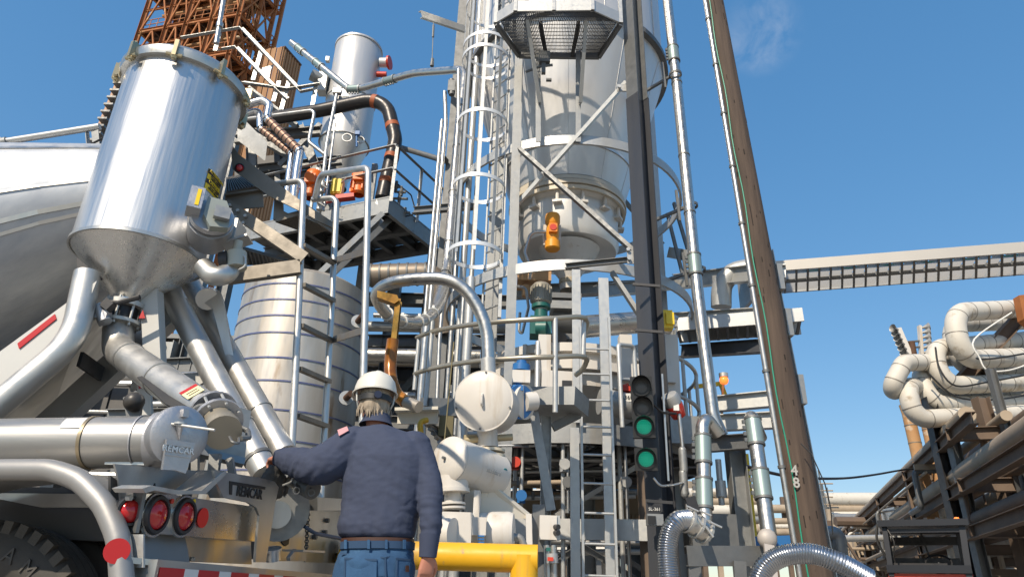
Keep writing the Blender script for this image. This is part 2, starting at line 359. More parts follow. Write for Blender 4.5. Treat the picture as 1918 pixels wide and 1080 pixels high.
# ------------------------------------------------------------------ bulk tanker trailer (rear end towards the right)
TA = V((.989, -.15, 0)); TL = V((.15, .989, 0)); ZU = V((0, 0, 1)); TR0 = V((-1.36, 2.8, .9))
def RP(px, py, off=0.0): return hit(px, py, TR0 + TA * off, TA)           # on the tail plane, off metres behind(-)/proud(+)
def SP(px, py, y): return hit(px, py, V((-1.5, y, 1)), TL)                # on a plane along the side of the trailer
T = Thing('bulk_tanker_trailer', 'brushed aluminium bulk tanker trailer with receiver hopper, red tail lamps and ladder', 'trailer', (-3.2, 4.2, 0))
# tank shell
def tsec(px, pt, pb, yc):
    a = P(px, pt, yc); b = P(px, pb, yc); c = (a + b) / 2; return c - ZU * .03, (a - b).length / 2 * .88
secs = [tsec(-900, 300, 1190, 4.6), tsec(-330, 292, 960, 4.55), tsec(0, 284, 700, 4.5), tsec(190, 277, 550, 4.45), tsec(262, 276, 510, 4.42)]
mb = MB(); n = 56; fs = []; vs = []
def tp(c, r, a): return c + TL * (-cos(a) * r) + ZU * (sin(a) * r)
for c, r in secs: vs += [tp(c, r, 2 * pi * j / n) for j in range(n)]
for i in range(len(secs) - 1): fs += [(i * n + j, i * n + (j + 1) % n, (i + 1) * n + (j + 1) % n, (i + 1) * n + j) for j in range(n)]
c, r = secs[-1]; o = len(vs)
for k in range(1, 5): vs += [tp(c + TA * (r * .45 * sin(k * pi / 8)), r * cos(k * pi / 8) + .001, 2 * pi * j / n) for j in range(n)]
for i in range(4, 8): fs += [(i * n + j, i * n + (j + 1) % n, (i + 1) * n + (j + 1) % n, (i + 1) * n + j) for j in range(n)]
mb.add(vs, fs); tank = T.part('tank_shell', mb, alumr, sharp=60)
for ang, w in ((.62, .022), (-.10, .007), (-.42, .016), (-.55, .012)):
    mb = MB(); 
    for i in range(len(secs) - 1):
        (c0, r0), (c1, r1) = secs[i], secs[i + 1]
        mb.bar(tp(c0, r0, ang), tp(c1, r1, ang), w * 2, .012, (tp(c0, r0, ang) - c0))
    T.part('seam_strip', mb, alumf, tank)
# top rail
mb = MB(); mb.tube([P(-250, 297, 4.3), P(0, 267, 4.3), P(187, 237, 4.3)], .026); T.part('top_rail', mb, galvl)
mb = MB(); mb.bar(P(178, 245, 4.3), P(181, 281, 4.3), .055, .006, TL); mb.bar(P(163, 245, 4.32), P(166, 281, 4.32), .04, .006, TA); T.part('rail_bracket', mb, galv)
mb = MB(); mb.bar(P(3, 262, 4.3), P(10, 285, 4.3), .06, .02); mb.cyl(P(-2, 270, 4.3), P(14, 266, 4.3), .04); T.part('rail_bracket', mb, galv)
mb = MB(); mb.tube([P(-100, 285, 4.2), P(60, 281, 4.2), P(140, 276, 4.2), P(175, 268, 4.2), P(200, 255, 4.2)], .008, 6); T.part('cable', mb, wirem)
# sloping sub-frame under the cone
mb = MB(); mb.plate([P(-260, 850, 3.75), P(183, 527, 3.75), P(158, 590, 3.75), P(0, 736, 3.75), P(-260, 960, 3.75)], .02); T.part('side_stringer', mb, greyp)
mb = MB(); mb.plate([P(33, 643, 3.735), P(103, 588, 3.735), P(106, 597, 3.735), P(36, 653, 3.735)], .006); T.part('reflector_strip', mb, reflred)
mb = MB(); mb.plate([P(-260, 960, 3.75), P(158, 592, 3.75), P(300, 560, 5.0), P(60, 870, 5.0)], .02); T.part('frame_underside', mb, alumf)
mb = MB(); mb.bar(P(90, 800, 4.3), P(350, 560, 4.3), .10, .16, ZU); T.part('centre_stringer', mb, alumf)
mb = MB(); mb.bar(P(150, 672, 3.95), P(190, 700, 4.25), .02, .09, ZU); T.part('cross_member', mb, black)
mb = MB(); mb.plate([P(148, 485, 3.8), P(190, 520, 3.8), P(176, 525, 3.8), P(150, 520, 3.8)], .05); T.part('pipe_flange', mb, black)
# rear uprights of the sub-frame
mb = MB(); mb.bar(P(280, 545, 4.0), P(287, 690, 4.0), .11, .02, TL); mb.bar(P(296, 545, 4.04), P(302, 690, 4.04), .02, .09, TL); mb.bar(P(268, 690, 4.0), P(274, 780, 4.0), .08, .02, TL); up = T.part('frame_upright', mb, greyp)
for q in ([(268, 580), (272, 596), (260, 596)], [(262, 645), (268, 660), (260, 662)], [(259, 706), (268, 724), (260, 728)]):
    mb = MB(); mb.plate([P(x, y, 3.975) for x, y in q], .006); T.part('reflector_patch', mb, reflred, up)
mb = MB(); mb.plate([P(372, 560, 4.35), P(412, 545, 4.35), P(418, 560, 4.35), P(440, 672, 4.35), P(425, 672, 4.35), P(400, 580, 4.35)], .03); mb.cyl(P(388, 560, 4.33), P(392, 556, 4.6), .075); T.part('support_bracket', mb, alumf)
mb = MB(); mb.plate([P(330, 700, 4.3), P(384, 698, 4.3), P(392, 712, 4.3), P(330, 745, 4.3)], .03); mb.bar(P(250, 722, 4.3), P(330, 722, 4.3), .06, .06); T.part('cross_plate', mb, greyp)
# ---- hopper (filter receiver)
HX, HY = P(264, 467, 4.0).x, 4.0; HR = .392; hz0 = zat(HX, HY - HR, 424); hz1 = zat(HX, HY - HR, 92); hzo = P(233, 572, 4.0).z
hb = V((HX, HY, 0))
mb = MB(); mb.lathe(hb, ZU, [(hz0 - .01, HR), (hz0, HR + .008), (hz0 + .012, HR), (hz0 + .5, HR), (hz1 - .05, HR), (hz1 - .05, HR - .02)], 72); hop = T.part('hopper_cylinder', mb, alum, sharp=30)
mb = MB(); mb.lathe(hb, ZU, [(hz0 - .010, HR), (hzo + .03, .085), (hzo - .02, .085)], 64); T.part('hopper_cone', mb, conem)
mb = MB(); mb.lathe(hb, ZU, [(hz1 - .06, HR), (hz1 - .06, HR + .035), (hz1 - .025, HR + .045), (hz1 + .0, HR + .045), (hz1 + .02, HR + .02), (hz1 + .05, HR), (hz1 + .09, HR * .6), (hz1 + .1, 0.0)], 64); T.part('hopper_lid', mb, alumf)
mb = MB(); mb.ring(hb + ZU * (hz0 - .008), ZU, HR, .012, .02, n=64); T.part('hopper_seam_ring', mb, alumf)
for k in range(9):
    a = R_(-95 + k * 40 - 60); d = V((cos(a), sin(a), 0)); s = V((-sin(a), cos(a), 0)); p = hb + d * (HR + .05)
    mb = MB(); mb.bx(p + ZU * (hz1 - .03), .05, .025, .13, (d, s, ZU)); mb.cyl(p + ZU * (hz1 - .08) - s * .05, p + ZU * (hz1 - .08) + s * .05, .014, n=8)
    mb.cyl(p + ZU * (hz1 - .12), p + ZU * (hz1 + .05), .010, n=8); mb.sph(p + ZU * (hz1 - .095), .022, 8); T.part('lid_clamp', mb, brass)
# warning decal on the cylinder
def on_cyl(u, z, r=HR + .003): return hb + V((cos(u), sin(u), 0)) * r + ZU * z
def ang_px(px, py):                                   # angle on the hopper for a pixel
    best = None
    for k in range(720):
        a = -pi + k * pi / 360; d = V((cos(a), sin(a), 0))
        z = zat(HX + d.x * HR, HY + d.y * HR, py); q = pj(hb + d * HR + ZU * z)
        if d.dot(V((CAM.x - HX, CAM.y - HY, 0))) > 0:
            e = abs(q[0] - px)
            if best is None or e < best[0]: best = (e, a, z)
    return best[1], best[2]
a0, z0 = ang_px(391, 315); a1, z1 = ang_px(417, 330); a2, z2 = ang_px(382, 352)
def patch(ua, ub, za, zb, m_, name, par, r=HR + .003, lift=.0):
    mb = MB(); k = 6; vs = []
    for i in range(k + 1):
        u = ua + (ub - ua) * i / k; vs += [on_cyl(u, za, r + lift), on_cyl(u, zb, r + lift)]
    mb.add(vs, [(2 * i, 2 * i + 2, 2 * i + 3, 2 * i + 1) for i in range(k)]); return T.part(name, mb, m_, par)
hgt = z0 - z2; dec = patch(a0, a1, z0 - hgt, z0, label_y, 'warning_decal', hop)
patch(a0, a1, z0 - hgt * .24, z0 - hgt * .02, decal_k, 'decal_band', dec, lift=.002); patch(a0, a1, z0 - hgt * .70, z0 - hgt * .50, decal_k, 'decal_band', dec, lift=.002)
um = (a0 + a1) / 2; dd = V((cos(um), sin(um), 0)); tt = V((-sin(um), cos(um), 0)); wdec = abs(a1 - a0) * HR
for tx, f, s, mm in (('ATTENTION', .13, .19, label_y), ('CAUTION', .60, .20, label_y), ('DO NOT OPERATE', .33, .09, decal_k), ('UNDER PRESSURE', .42, .09, decal_k), ('DO NOT OPEN', .80, .09, decal_k), ('WITHOUT VENTING', .90, .09, decal_k)):
    lettering(T, 'lettering', tx, wdec * s * .95, on_cyl(um, z0 - hgt * f, HR + .007), tt, ZU, mm, dec, .0015)
# side motor box on the hopper
ma, mz = ang_px(388, 410); md = V((cos(ma), sin(ma), 0)); ms = V((-sin(ma), cos(ma), 0)); mp = hb + md * (HR + .02) + ZU * mz
G = V((.45, -.86, .24)).normalized()
mc = P(396, 410, 3.70)
mb = MB(); mb.cyl(mc + V((-.10, .22, 0)), mc, .135, n=28); mb.cyl(mc, mc + G * .03, .128, .122, n=28); cov = T.part('inlet_cover', mb, castal)
gx = G.cross(ZU).normalized() * -1; gy = gx.cross(G) * -1
mb = MB(); mb.plate([mc + G * .05 + gx * x + gy * y for x, y in ((-.05, .11), (.06, .11), (.10, .02), (.10, -.10), (.0, -.12), (-.05, -.04))], .05, G); T.part('motor_housing', mb, mat('grey_green_enamel', (.30, .33, .30), .45, .1, .4, 8, (.24, .27, .25)), cov)
mb = MB(); mb.bx(mc + G * .06 - gx * .11 + gy * .05, .08, .10, .17, (gx, G, gy)); T.part('junction_box', mb, castal, cov)
mb = MB(); mb.bx(mc + G * .112 - gx * .10 + gy * .05, .022, .004, .13, (gx, G, gy)); T.part('yellow_label', mb, label_y, cov)
mb = MB(); mb.bx(mc + G * .10 + gx * .05 - gy * .02, .09, .03, .09, (gx, G, gy)); T.part('terminal_cover', mb, galv, cov)
mb = MB(); mb.bx(P(447, 440, 3.95), .02, .16, .16); mb.bar(P(420, 463, 3.9), P(468, 447, 3.9), .12, .015); T.part('motor_bracket', mb, alumf)
mb = MB(); mb.cyl(P(447, 452, 3.85), P(442, 478, 3.85), .028); mb.cyl(P(443, 474, 3.85), P(443, 502, 3.85), .062, n=18); T.part('actuator', mb, mat('pale_green_enamel', (.42, .43, .37), .5))
mb = MB(); mb.cyl(P(415, 492, 3.85), P(430, 489, 3.85), .068, n=18); T.part('actuator_cap', mb, black)
mb = MB(); mb.tube([P(445, 475, 3.82), P(460, 480, 3.82), P(459, 500, 3.82), P(446, 505, 3.82)], .006, 8, .03); T.part('actuator_hose', mb, galvl)
mb = MB(); mb.tube([P(382, 500, 3.85), P(400, 520, 3.8), P(430, 512, 3.85), P(430, 490, 3.9)], .062, 16, .09); T.part('side_elbow', mb, alumf)
# ---- outlet valve and the bent discharge pipe below the hopper
o0 = V((HX, HY, hzo + .0)); 
mb = MB(); mb.cyl(o0 + ZU * .01, o0 - ZU * .02, .125, n=24); mb.cyl(o0 - ZU * .11, o0 - ZU * .13, .125, n=24); va = T.part('outlet_valve_flanges', mb, galvl)
mb = MB(); mb.cyl(o0 - ZU * .02, o0 - ZU * .11, .085, n=20); T.part('valve_body', mb, black, va)
for k in range(8):
    a = k * pi / 4 + .2; d = V((cos(a), sin(a), 0)) * .108; mb = MB(); mb.cyl(o0 + d + ZU * .03, o0 + d - ZU * .15, .008, n=6); T.part('tie_rod', mb, galvl, va)
mb = MB(); mb.bar(P(196, 578, 3.82), P(210, 565, 3.82), .05, .06); mb.tube([P(205, 566, 3.82), P(222, 567, 3.82), P(262, 556, 3.82)], .016, 8); T.part('valve_handle', mb, black, va)
mb = MB(); mb.cyl(P(187, 574, 3.85), P(197, 603, 3.85), .045, .04, n=12); mb.bx(P(193, 590, 3.84), .07, .05, .05); T.part('handle_quadrant', mb, castal, va)
oc = P(228, 612, 3.97)
mb = MB(); mb.cyl(o0 - ZU * .13, o0 - ZU * .19, .078, .085, n=20); mb.tube([o0 - ZU * .16, P(221, 655, 3.95), P(395, 776, 3.22)], .088, 22, .16, 10); T.part('discharge_elbow', mb, alumx)
mb = MB(); 
for x, y, yy in ((222, 651, 3.93), (320, 724, 3.55)):
    pass
e0 = P(221, 655, 3.95); e1 = P(395, 776, 3.22); ed = (e1 - e0).normalized()
for f in (.16, .52):
    mb = MB(); mb.ring(e0.lerp(e1, f), ed, .086, .007, .012, n=24); T.part('weld_bead', mb, alumf)
q = e0.lerp(e1, .90); wn_ = (CAM - q).normalized(); wn_ = (wn_ - ed * wn_.dot(ed)).normalized(); wn_ = (wn_ + ZU * .6).normalized(); wn_ = (wn_ - ed * wn_.dot(ed)).normalized(); wx = ed.cross(wn_)
mb = MB(); mb.bx(q + wn_ * .089, .085, .10, .003, (wx, ed, wn_)); dl = T.part('caution_decal', mb, label_c)
mb = MB(); mb.bx(q + wn_ * .090 - ed * .04, .085, .028, .004, (wx, ed, wn_)); T.part('decal_header', mb, reflred, dl)
for k in (0, 1): mb = MB(); mb.bx(q + wn_ * .0905 + ed * (.0 + .025 * k), .055, .006, .003, (wx, ed, wn_)); T.part('decal_line', mb, decal_k, dl)
# butterfly valve and cap at the end of the pipe
v0 = P(401, 772, 3.17); v1 = P(424, 822, 2.97); vd = (v1 - v0).normalized()
mb = MB(); mb.cyl(v0 - vd * .01, v0 + vd * .012, .105, n=24); mb.cyl(v0 + vd * .095, v0 + vd * .12, .108, n=24); vb = T.part('butterfly_valve_flanges', mb, castal)
mb = MB(); mb.cyl(v0 + vd * .012, v0 + vd * .095, .075, n=18); T.part('valve_body', mb, black, vb)
d_, s_, t_ = frame(vd)
for k in range(8):
    a = k * pi / 4; w = (s_ * cos(a) + t_ * sin(a)) * .094; mb = MB(); mb.cyl(v0 + w - vd * .02, v0 + w + vd * .14, .007, n=6); T.part('tie_rod', mb, galvl, vb)
mb = MB(); mb.cyl(v0 + vd * .12, v0 + vd * .20, .075, n=20); mb.cyl(v0 + vd * .20, v0 + vd * .235, .082, .080, n=24); cap = T.part('dust_cap', mb, mat('tan_cast_cap', (.36, .32, .25), .5, .5, .4, 12, (.28, .25, .2)))
for sg in (-1, 1):
    w = s_ * sg; mb = MB(); mb.tube([v0 + vd * .13 + w * .085, v0 + vd * .16 + w * .125, v0 + vd * .25 + w * .11, v0 + vd * .27 + w * .07], .013, 8, .02); T.part('cam_lever', mb, galvd, cap)
mb = MB(); mb.tube([v0 + vd * .27 - s_ * .06, v0 + vd * .33 - s_ * .05, v0 + vd * .33 - s_ * .02, v0 + vd * .27 - s_ * .02], .006, 6, .015); T.part('pull_ring', mb, galvd, cap)
mb = MB(); mb.plate([P(258, 708, 3.1), P(268, 706, 3.1), P(318, 742, 3.05), P(382, 780, 3.02), P(376, 790, 3.02), P(312, 758, 3.05)], .02); T.part('lever_arm', mb, black, vb)
mb = MB()
for k in range(18):
    a = k * pi / 9; c_ = P(376, 776, 3.05); w = V((cos(a), 0, sin(a))); mb.bx(c_ + w * .04, .02, .012, .016, (w, V((0, 1, 0)), w.cross(V((0, 1, 0)))))
mb.cyl(P(376, 776, 3.056), P(376, 776, 3.044), .04, n=18); T.part('notch_plate', mb, galvd, vb)
# tilted galvanised back plate
mb = MB(); mb.plate([P(383, 743, 3.35), P(470, 769, 3.5), P(458, 857, 3.5), P(363, 835, 3.35)], .008); T.part('splash_plate', mb, galv)
mb = MB(); mb.plate([P(363, 838, 3.33), P(458, 860, 3.48), P(455, 872, 3.46), P(360, 850, 3.31)], .03); mb.bar(P(366, 845, 3.3), P(366, 882, 3.3), .03, .03); mb.bar(P(404, 850, 3.34), P(400, 885, 3.34), .05, .03); mb.bar(P(430, 858, 3.36), P(436, 890, 3.36), .03, .03); T.part('plate_stand', mb, galv)
mb = MB(); mb.sph(P(251, 752, 3.3), .048, 14); mb.cyl(P(251, 752, 3.3), P(252, 752, 3.4), .048, n=16); T.part('horn', mb, mat('black_horn', (.05, .045, .04), .4))
mb = MB(); mb.plate([P(232, 745, 3.33), P(256, 732, 3.33), P(268, 745, 3.33), P(262, 790, 3.33), P(240, 790, 3.33)], .02); T.part('horn_bracket', mb, galvd)
# two straight drop tubes
for (a, b, r) in (((300, 510, 4.35), (497, 885, 3.98), .076), ((342, 510, 4.65), (532, 850, 4.20), .076)):
    pa, pb_ = P(*a), P(*b); mb = MB(); mb.cyl(pa, pb_, r, n=24); tb = T.part('drop_tube', mb, alumx)
    mb = MB(); mb.ring(pa.lerp(pb_, .80), pb_ - pa, r - .002, .008, .012, n=24); T.part('weld_bead', mb, alumf, tb)
    if r and a[0] == 300: mb = MB(); mb.ring(pa.lerp(pb_, .94), pb_ - pa, r, .006, .02, n=24); T.part('band_clamp', mb, galvd, tb)
# near discharge pipe, bent
mb = MB(); mb.tube([P(164, 512, 3.78), P(138, 640, 3.75), P(-120, 855, 3.6)], .074, 20, .42, 12); T.part('bent_pipe', mb, alumx)
# ---- long hose tube with cast end cap
t1 = P(302, 826, 2.95); t0 = P(-260, 836, 2.98)
mb = MB(); mb.cyl(t0, t1, .108, n=40); tube = T.part('hose_tube', mb, mat('spun_tube_aluminium', (.40, .395, .38), .44, .8, .6, 8, (.29, .285, .27), (.12, 1, 1), .03, 30, .12, spot=(2.5, .6, (.35, .31, .25))))
td = (t1 - t0).normalized()
mb = MB(); mb.cyl(t1 - td * .02, t1 + td * .05, .125, n=36); mb.cyl(t1 + td * .05, t1 + td * .065, .118, .10, n=36); capo = T.part('end_cap', mb, castal, tube)
ex = V((.42, .90, 0)).normalized(); 
CN = V((.78, -.62, -.05)).normalized(); cp = P(337, 815, 2.84)
def CP(px, py, o=0.0): return hit(px, py, cp + CN * o, CN)
mb = MB(); mb.lathe(cp, CN, [(-.10, .10), (-.03, .122), (.0, .122), (.008, .112), (.022, .07), (.026, .001)], 40); T.part('cap_casting', mb, castal, tube)
mb = MB(); mb.plate([CP(311, 822, .035), CP(364, 829, .035), CP(346, 886, .035), CP(336, 883, .035), CP(327, 880, .035), CP(303, 879, .035)], .018, CN); T.part('cap_plate', mb, castal, tube)
lettering(T, 'lettering', 'REMCAR', .034, CP(334, 842, .047), CP(360, 846, .047) - CP(310, 839, .047), ZU, mat('raised_letter_metal', (.62, .62, .62), .4, .6), tube, .003, True)
mb = MB(); mb.plate([CP(312, 829, .046), CP(359, 835, .046), CP(358, 838, .046), CP(311, 832, .046)], .008, CN); T.part('cap_rib', mb, castal, tube)
mb = MB(); mb.plate([CP(309, 849, .046), CP(356, 855, .046), CP(356, 857, .046), CP(309, 851, .046)], .006, CN); T.part('cap_rib', mb, castal, tube)
mb = MB(); mb.cyl(P(297, 791, 2.80), P(316, 792, 2.79), .016, n=10); T.part('latch_knob', mb, mat('bronze_strap', (.33, .27, .18), .4, .7), tube)
mb = MB(); mb.cyl(P(312, 792, 2.79), P(402, 805, 2.74), .0055, n=8); T.part('latch_rod', mb, galvl, tube)
mb = MB(); mb.plate([CP(340, 766, .02), CP(350, 768, .02), CP(349, 782, .02), CP(338, 780, .02)], .04, CN); T.part('hinge_lug', mb, castal, tube)
mb = MB(); mb.ring(CP(338, 793, .045), V((0, 0, 1)), .018, .006, .008, n=16); T.part('latch_ring', mb, galvl, tube)
mb = MB(); mb.cyl(CP(337, 795, .04), CP(336, 823, .03), .016, .003, n=8); T.part('centre_rib', mb, castal, tube)
for f, wd, mm in ((.775, .014, mat('bronze_strap', (.33, .27, .18), .4, .7)), (.938, .006, castal)):
    mb = MB(); mb.ring(t0.lerp(t1, f), td, .108, .005, wd, n=40); T.part('strap', mb, mm, tube)
lc = t0.lerp(t1, .735); lw = (V((0, -.8, .6))).normalized(); lw = (lw - td * lw.dot(td)).normalized(); lh = td.cross(lw)
mb = MB(); vs = []
for i in range(5):
    a = -.28 + .14 * i; w = lw * cos(a) + lh * sin(a); vs += [lc + td * -.045 + w * .1125, lc + td * .045 + w * .1125]
mb.add(vs, [(2 * i, 2 * i + 1, 2 * i + 3, 2 * i + 2) for i in range(4)]); T.part('paper_label', mb, label_w, tube)
mb = MB(); mb.bar(P(236, 785, 3.0), P(234, 868, 3.0), .03, .05); mb.bar(P(208, 870, 2.95), P(300, 872, 2.95), .10, .012); T.part('tube_cradle', mb, alumf)
mb = MB(); mb.tube([P(276, 872, 2.92), P(284, 884, 2.86), P(289, 912, 2.84)], .007, 6, .03); T.part('cable', mb, wirem)
# ---- rear fender, folded sheet shelf, lamp box, bracket, bumper
fy0, fy1 = 2.62, 2.98
arc = [(-330, 1010), (-250, 925), (-120, 893), (0, 879), (95, 879), (150, 897), (196, 945), (222, 1005), (226, 1050), (229, 1092)]
arci = [(-300, 1010), (-230, 945), (-110, 912), (0, 898), (85, 899), (130, 915), (170, 952), (195, 1010), (206, 1056)]
mb = MB(); outer = fillet([SP(x, y, fy0) for x, y in arc], .25, 5); 
mb.tube(outer, .040, 18); wv = []; 
fendm = mat('dull_fender_aluminium', (.34, .335, .325), .5, .5, .5, 6, (.26, .255, .245), None, .03, 30)
fend = T.part('fender_roll', mb, fendm)
mb = MB(); k = len(outer); vs = [p + ZU * .02 for p in outer] + [p + TL * (.42) + ZU * .02 for p in outer]; mb.add(vs, [(i, i + 1, k + i + 1, k + i) for i in range(k - 1)]); T.part('fender_sheet', mb, fendm, fend)
fr_ = SP(219, 1031, fy0); cn = (CAM - fr_).normalized(); cx_ = cn.cross(ZU).normalized()
mb = MB(); mb.cyl(fr_ + cn * .047, fr_ + cn * .053, .042, n=24); T.part('red_reflector', mb, reflred, fend)
mb = MB(); mb.plate([SP(232, 1000, 2.66), SP(215, 1062, 2.66), SP(270, 1062, 2.66), SP(270, 1000, 2.66)], .01); T.part('fender_gusset', mb, alumx, fend)
def RPp(pts, off=0.0): return [RP(x, y, off) for x, y in pts]
mb = MB(); mb.plate(RPp([(213, 868), (370, 881), (398, 880), (420, 884), (440, 930), (300, 916), (256, 909), (238, 915), (226, 948), (221, 900)], -.06), .008, TA); sh = T.part('folded_shelf', mb, alumf)
mb = MB(); mb.plate(RPp([(238, 914), (256, 908), (306, 917), (352, 918), (392, 884), (399, 880), (401, 886), (360, 924), (300, 925), (262, 917), (244, 922)], .05), .12, TA); T.part('shelf_lip', mb, alumx, sh)
mb = MB(); mb.plate(RPp([(272, 921), (473, 950), (466, 1013), (257, 997)], .0), .10, TA); lampbox = T.part('lamp_box', mb, polish)
mb = MB(); mb.plate([RP(272, 920, .055), RP(257, 997, .055), RP(238, 996, -.02), RP(224, 978, -.04), RP(227, 964, -.04), RP(256, 920, .0)], .012); T.part('lamp_box_corner', mb, galvd, lampbox)
mb = MB(); mb.plate(RPp([(240, 998), (468, 1013), (470, 1056), (232, 1046), (228, 1010)], -.07), .01, TA); T.part('back_panel', mb, alumf, lampbox)
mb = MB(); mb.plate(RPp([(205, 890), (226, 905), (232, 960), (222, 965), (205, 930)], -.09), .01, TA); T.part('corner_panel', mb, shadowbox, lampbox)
def lamp(px, py, r, off, nrm, parent, name='tail_lamp', bez=True):
    c_ = RP(px, py, off); nrm = V(nrm).normalized(); mb = MB(); mb.lathe(c_, nrm, [(0, r * 1.30), (.012, r * 1.30), (.022, r * 1.2), (.022, r * 1.0), (.010, r * .96)], 32); lo = T.part(name, mb, black, parent)
    mb = MB(); mb.lathe(c_, nrm, [(.010, r * .97), (.020, r * .9), (.030, r * .6), (.034, r * .2), (.034, .001)], 32); T.part('lens', mb, lens, lo)
    if bez:
        mb = MB(); mb.ring(c_ + nrm * .004, nrm, r * 1.3, r * .14, .012, n=32); T.part('bezel', mb, polish, lo)
    return lo
lamp(289, 963, .056, .05, TA, lampbox); lamp(341, 966, .056, .05, TA, lampbox)
lamp(242, 957, .042, .0, V((.75, -.66, 0)), lampbox, 'corner_lamp', False)
mb = MB(); c_ = RP(379, 969, .052); mb.cyl(c_, c_ + TA * .004, .040, n=28); T.part('round_reflector', mb, mat('bright_red_reflector', (.78, .03, .02), .3), lampbox)
for x, y, mm in ((320, 938, redp), (361, 938, yellowl)):
    mb = MB(); c_ = RP(x, y, .055); mb.cyl(c_, c_ + TA * .008, .010, n=12); T.part('indicator', mb, mm, lampbox)
bolts(T, [RP(x, y, -.06) for x, y in ((257, 1039), (313, 1041), (360, 1046))], TA, .010, galvl, lampbox)
bolts(T, [RP(239, 931, .02)], TA, .012, galvl, lampbox)
# bracket plate with cut-out name
brp = [(398, 880), (480, 893), (512, 901), (520, 912), (514, 940), (496, 1052), (476, 1052), (480, 1000), (484, 965), (478, 950), (462, 940), (430, 934), (416, 930), (404, 905)]
mb = MB(); mb.plate(RPp(brp, .10), .012, TA); br = T.part('name_bracket', mb, alumf)
mb = MB(); mb.plate(RPp([(430, 900), (497, 911), (496, 916), (435, 907), (434, 926), (430, 925)], .108), .004, TA); T.part('bracket_slot', mb, decal_k, br)
lettering(T, 'lettering', 'REMCAR', .062, RP(468, 923, .108), RP(500, 928, .108) - RP(440, 918, .108), ZU, decal_k, br, .002, True)
mb = MB(); mb.plate(RPp([(398, 880), (404, 905), (416, 930), (412, 932), (396, 890)], .05), .10, TA); T.part('bracket_edge', mb, alumx, br)
# bumper
b0 = RP(272, 1046, .10); b1 = b0 + TL * 2.35; 
mb = MB(); mb.bx((b0 + b1) / 2 - ZU * .10, .10, 2.35, .20, (TA, TL, ZU)); bump = T.part('bumper', mb, alumf)
mb = MB(); mb.bar(RP(235, 1048, .06), b0 + TL * .02 - ZU * .01, .05, .02); T.part('bumper_step', mb, alumf, bump)
k = 0; y = .02
while y < 2.3:
    L_ = .155 if k % 2 == 0 else .095
    mb = MB(); mb.bx(b0 + TL * (y + L_ / 2) - ZU * .085 + TA * .052, .003, L_, .12, (TA, TL, ZU)); T.part('tape_strip', mb, reflred if k % 2 == 0 else reflwhite, bump); y += L_; k += 1
for f in (.05, .13, .22, .33, .45): bolts(T, [b0 + TL * f - ZU * .08 + TA * .053], TA, .010, galvl, bump)
# ---- wheel
wc = P(8, 968, 3.0); wc = V((wc.x, 3.0, .51)); wc.x -= .05; WA = V((.10, .995, 0)).normalized()
prof = [(0.035, .30), (0.0, .36), (-.004, .40), (.008, .46), (.03, .495), (.05, .508), (.075, .511), (.077, .503), (.085, .503), (.087, .512), (.118, .512), (.120, .504), (.128, .504), (.130, .512), (.165, .511), (.167, .503), (.175, .503), (.177, .509), (.20, .506), (.225, .48), (.24, .40), (.22, .30)]
for dy in (0.0, .30):
    mb = MB(); mb.lathe(wc + WA * dy, WA, prof[:6], 72); mb.lathe(wc + WA * dy, WA, prof[-4:], 72); ty = T.part('tyre', mb, rubber)
    mb = MB(); mb.lathe(wc + WA * dy, WA, prof[5:-3], 72); T.part('tread_band', mb, tread, ty)
    if dy == 0.0:
        for j in range(44):
            a = j * 2 * pi / 44; _, sa, ua = frame(WA); w = sa * cos(a) + ua * sin(a)
            if w.z < .1: continue
            t2 = w.cross(WA); mb = MB(); mb.bx(wc + WA * .030 + w * .493, .040, .034, .05, (t2, WA, w)); T.part('tread_block', mb, tread, ty)
        for j, ch in enumerate('YOKOHAMA'):
            th = R_(148 - j * 15.5); w = TA * cos(th) + ZU * sin(th); w = (w - WA * w.dot(WA)).normalized(); tg = w.cross(WA) * 1
            lettering(T, 'lettering', ch, .085, wc + w * .40 - WA * .006, tg if tg.x > 0 or True else -tg, w, mat('raised_sidewall_rubber', (.075, .07, .064), .7), ty, .003)
    mb = MB(); mb.lathe(wc + WA * (dy + .02), WA, [(.05, .30), (0, .29), (.03, .25), (.08, .16), (.05, .10), (-.02, .09), (-.02, 0.001)], 40); T.part('wheel_rim', mb, mat('dusty_hub', (.22, .15, .09), .6, .4), ty)
# underbody
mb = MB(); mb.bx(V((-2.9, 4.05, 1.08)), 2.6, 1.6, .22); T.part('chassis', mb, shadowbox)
mb = MB(); mb.plate([SP(-120, 922, 3.12), SP(190, 925, 3.12), SP(190, 950, 3.12), SP(80, 950, 3.12), SP(5, 935, 3.12), SP(-120, 935, 3.12)], .02); T.part('chassis_rail', mb, alumf)
mb = MB(); mb.bx(V((-2.6, 3.45, 1.0)), 1.8, .1, .22); mb.bx(V((-2.2, 4.3, .55)), .25, 1.6, .25); T.part('axle_frame', mb, dark)
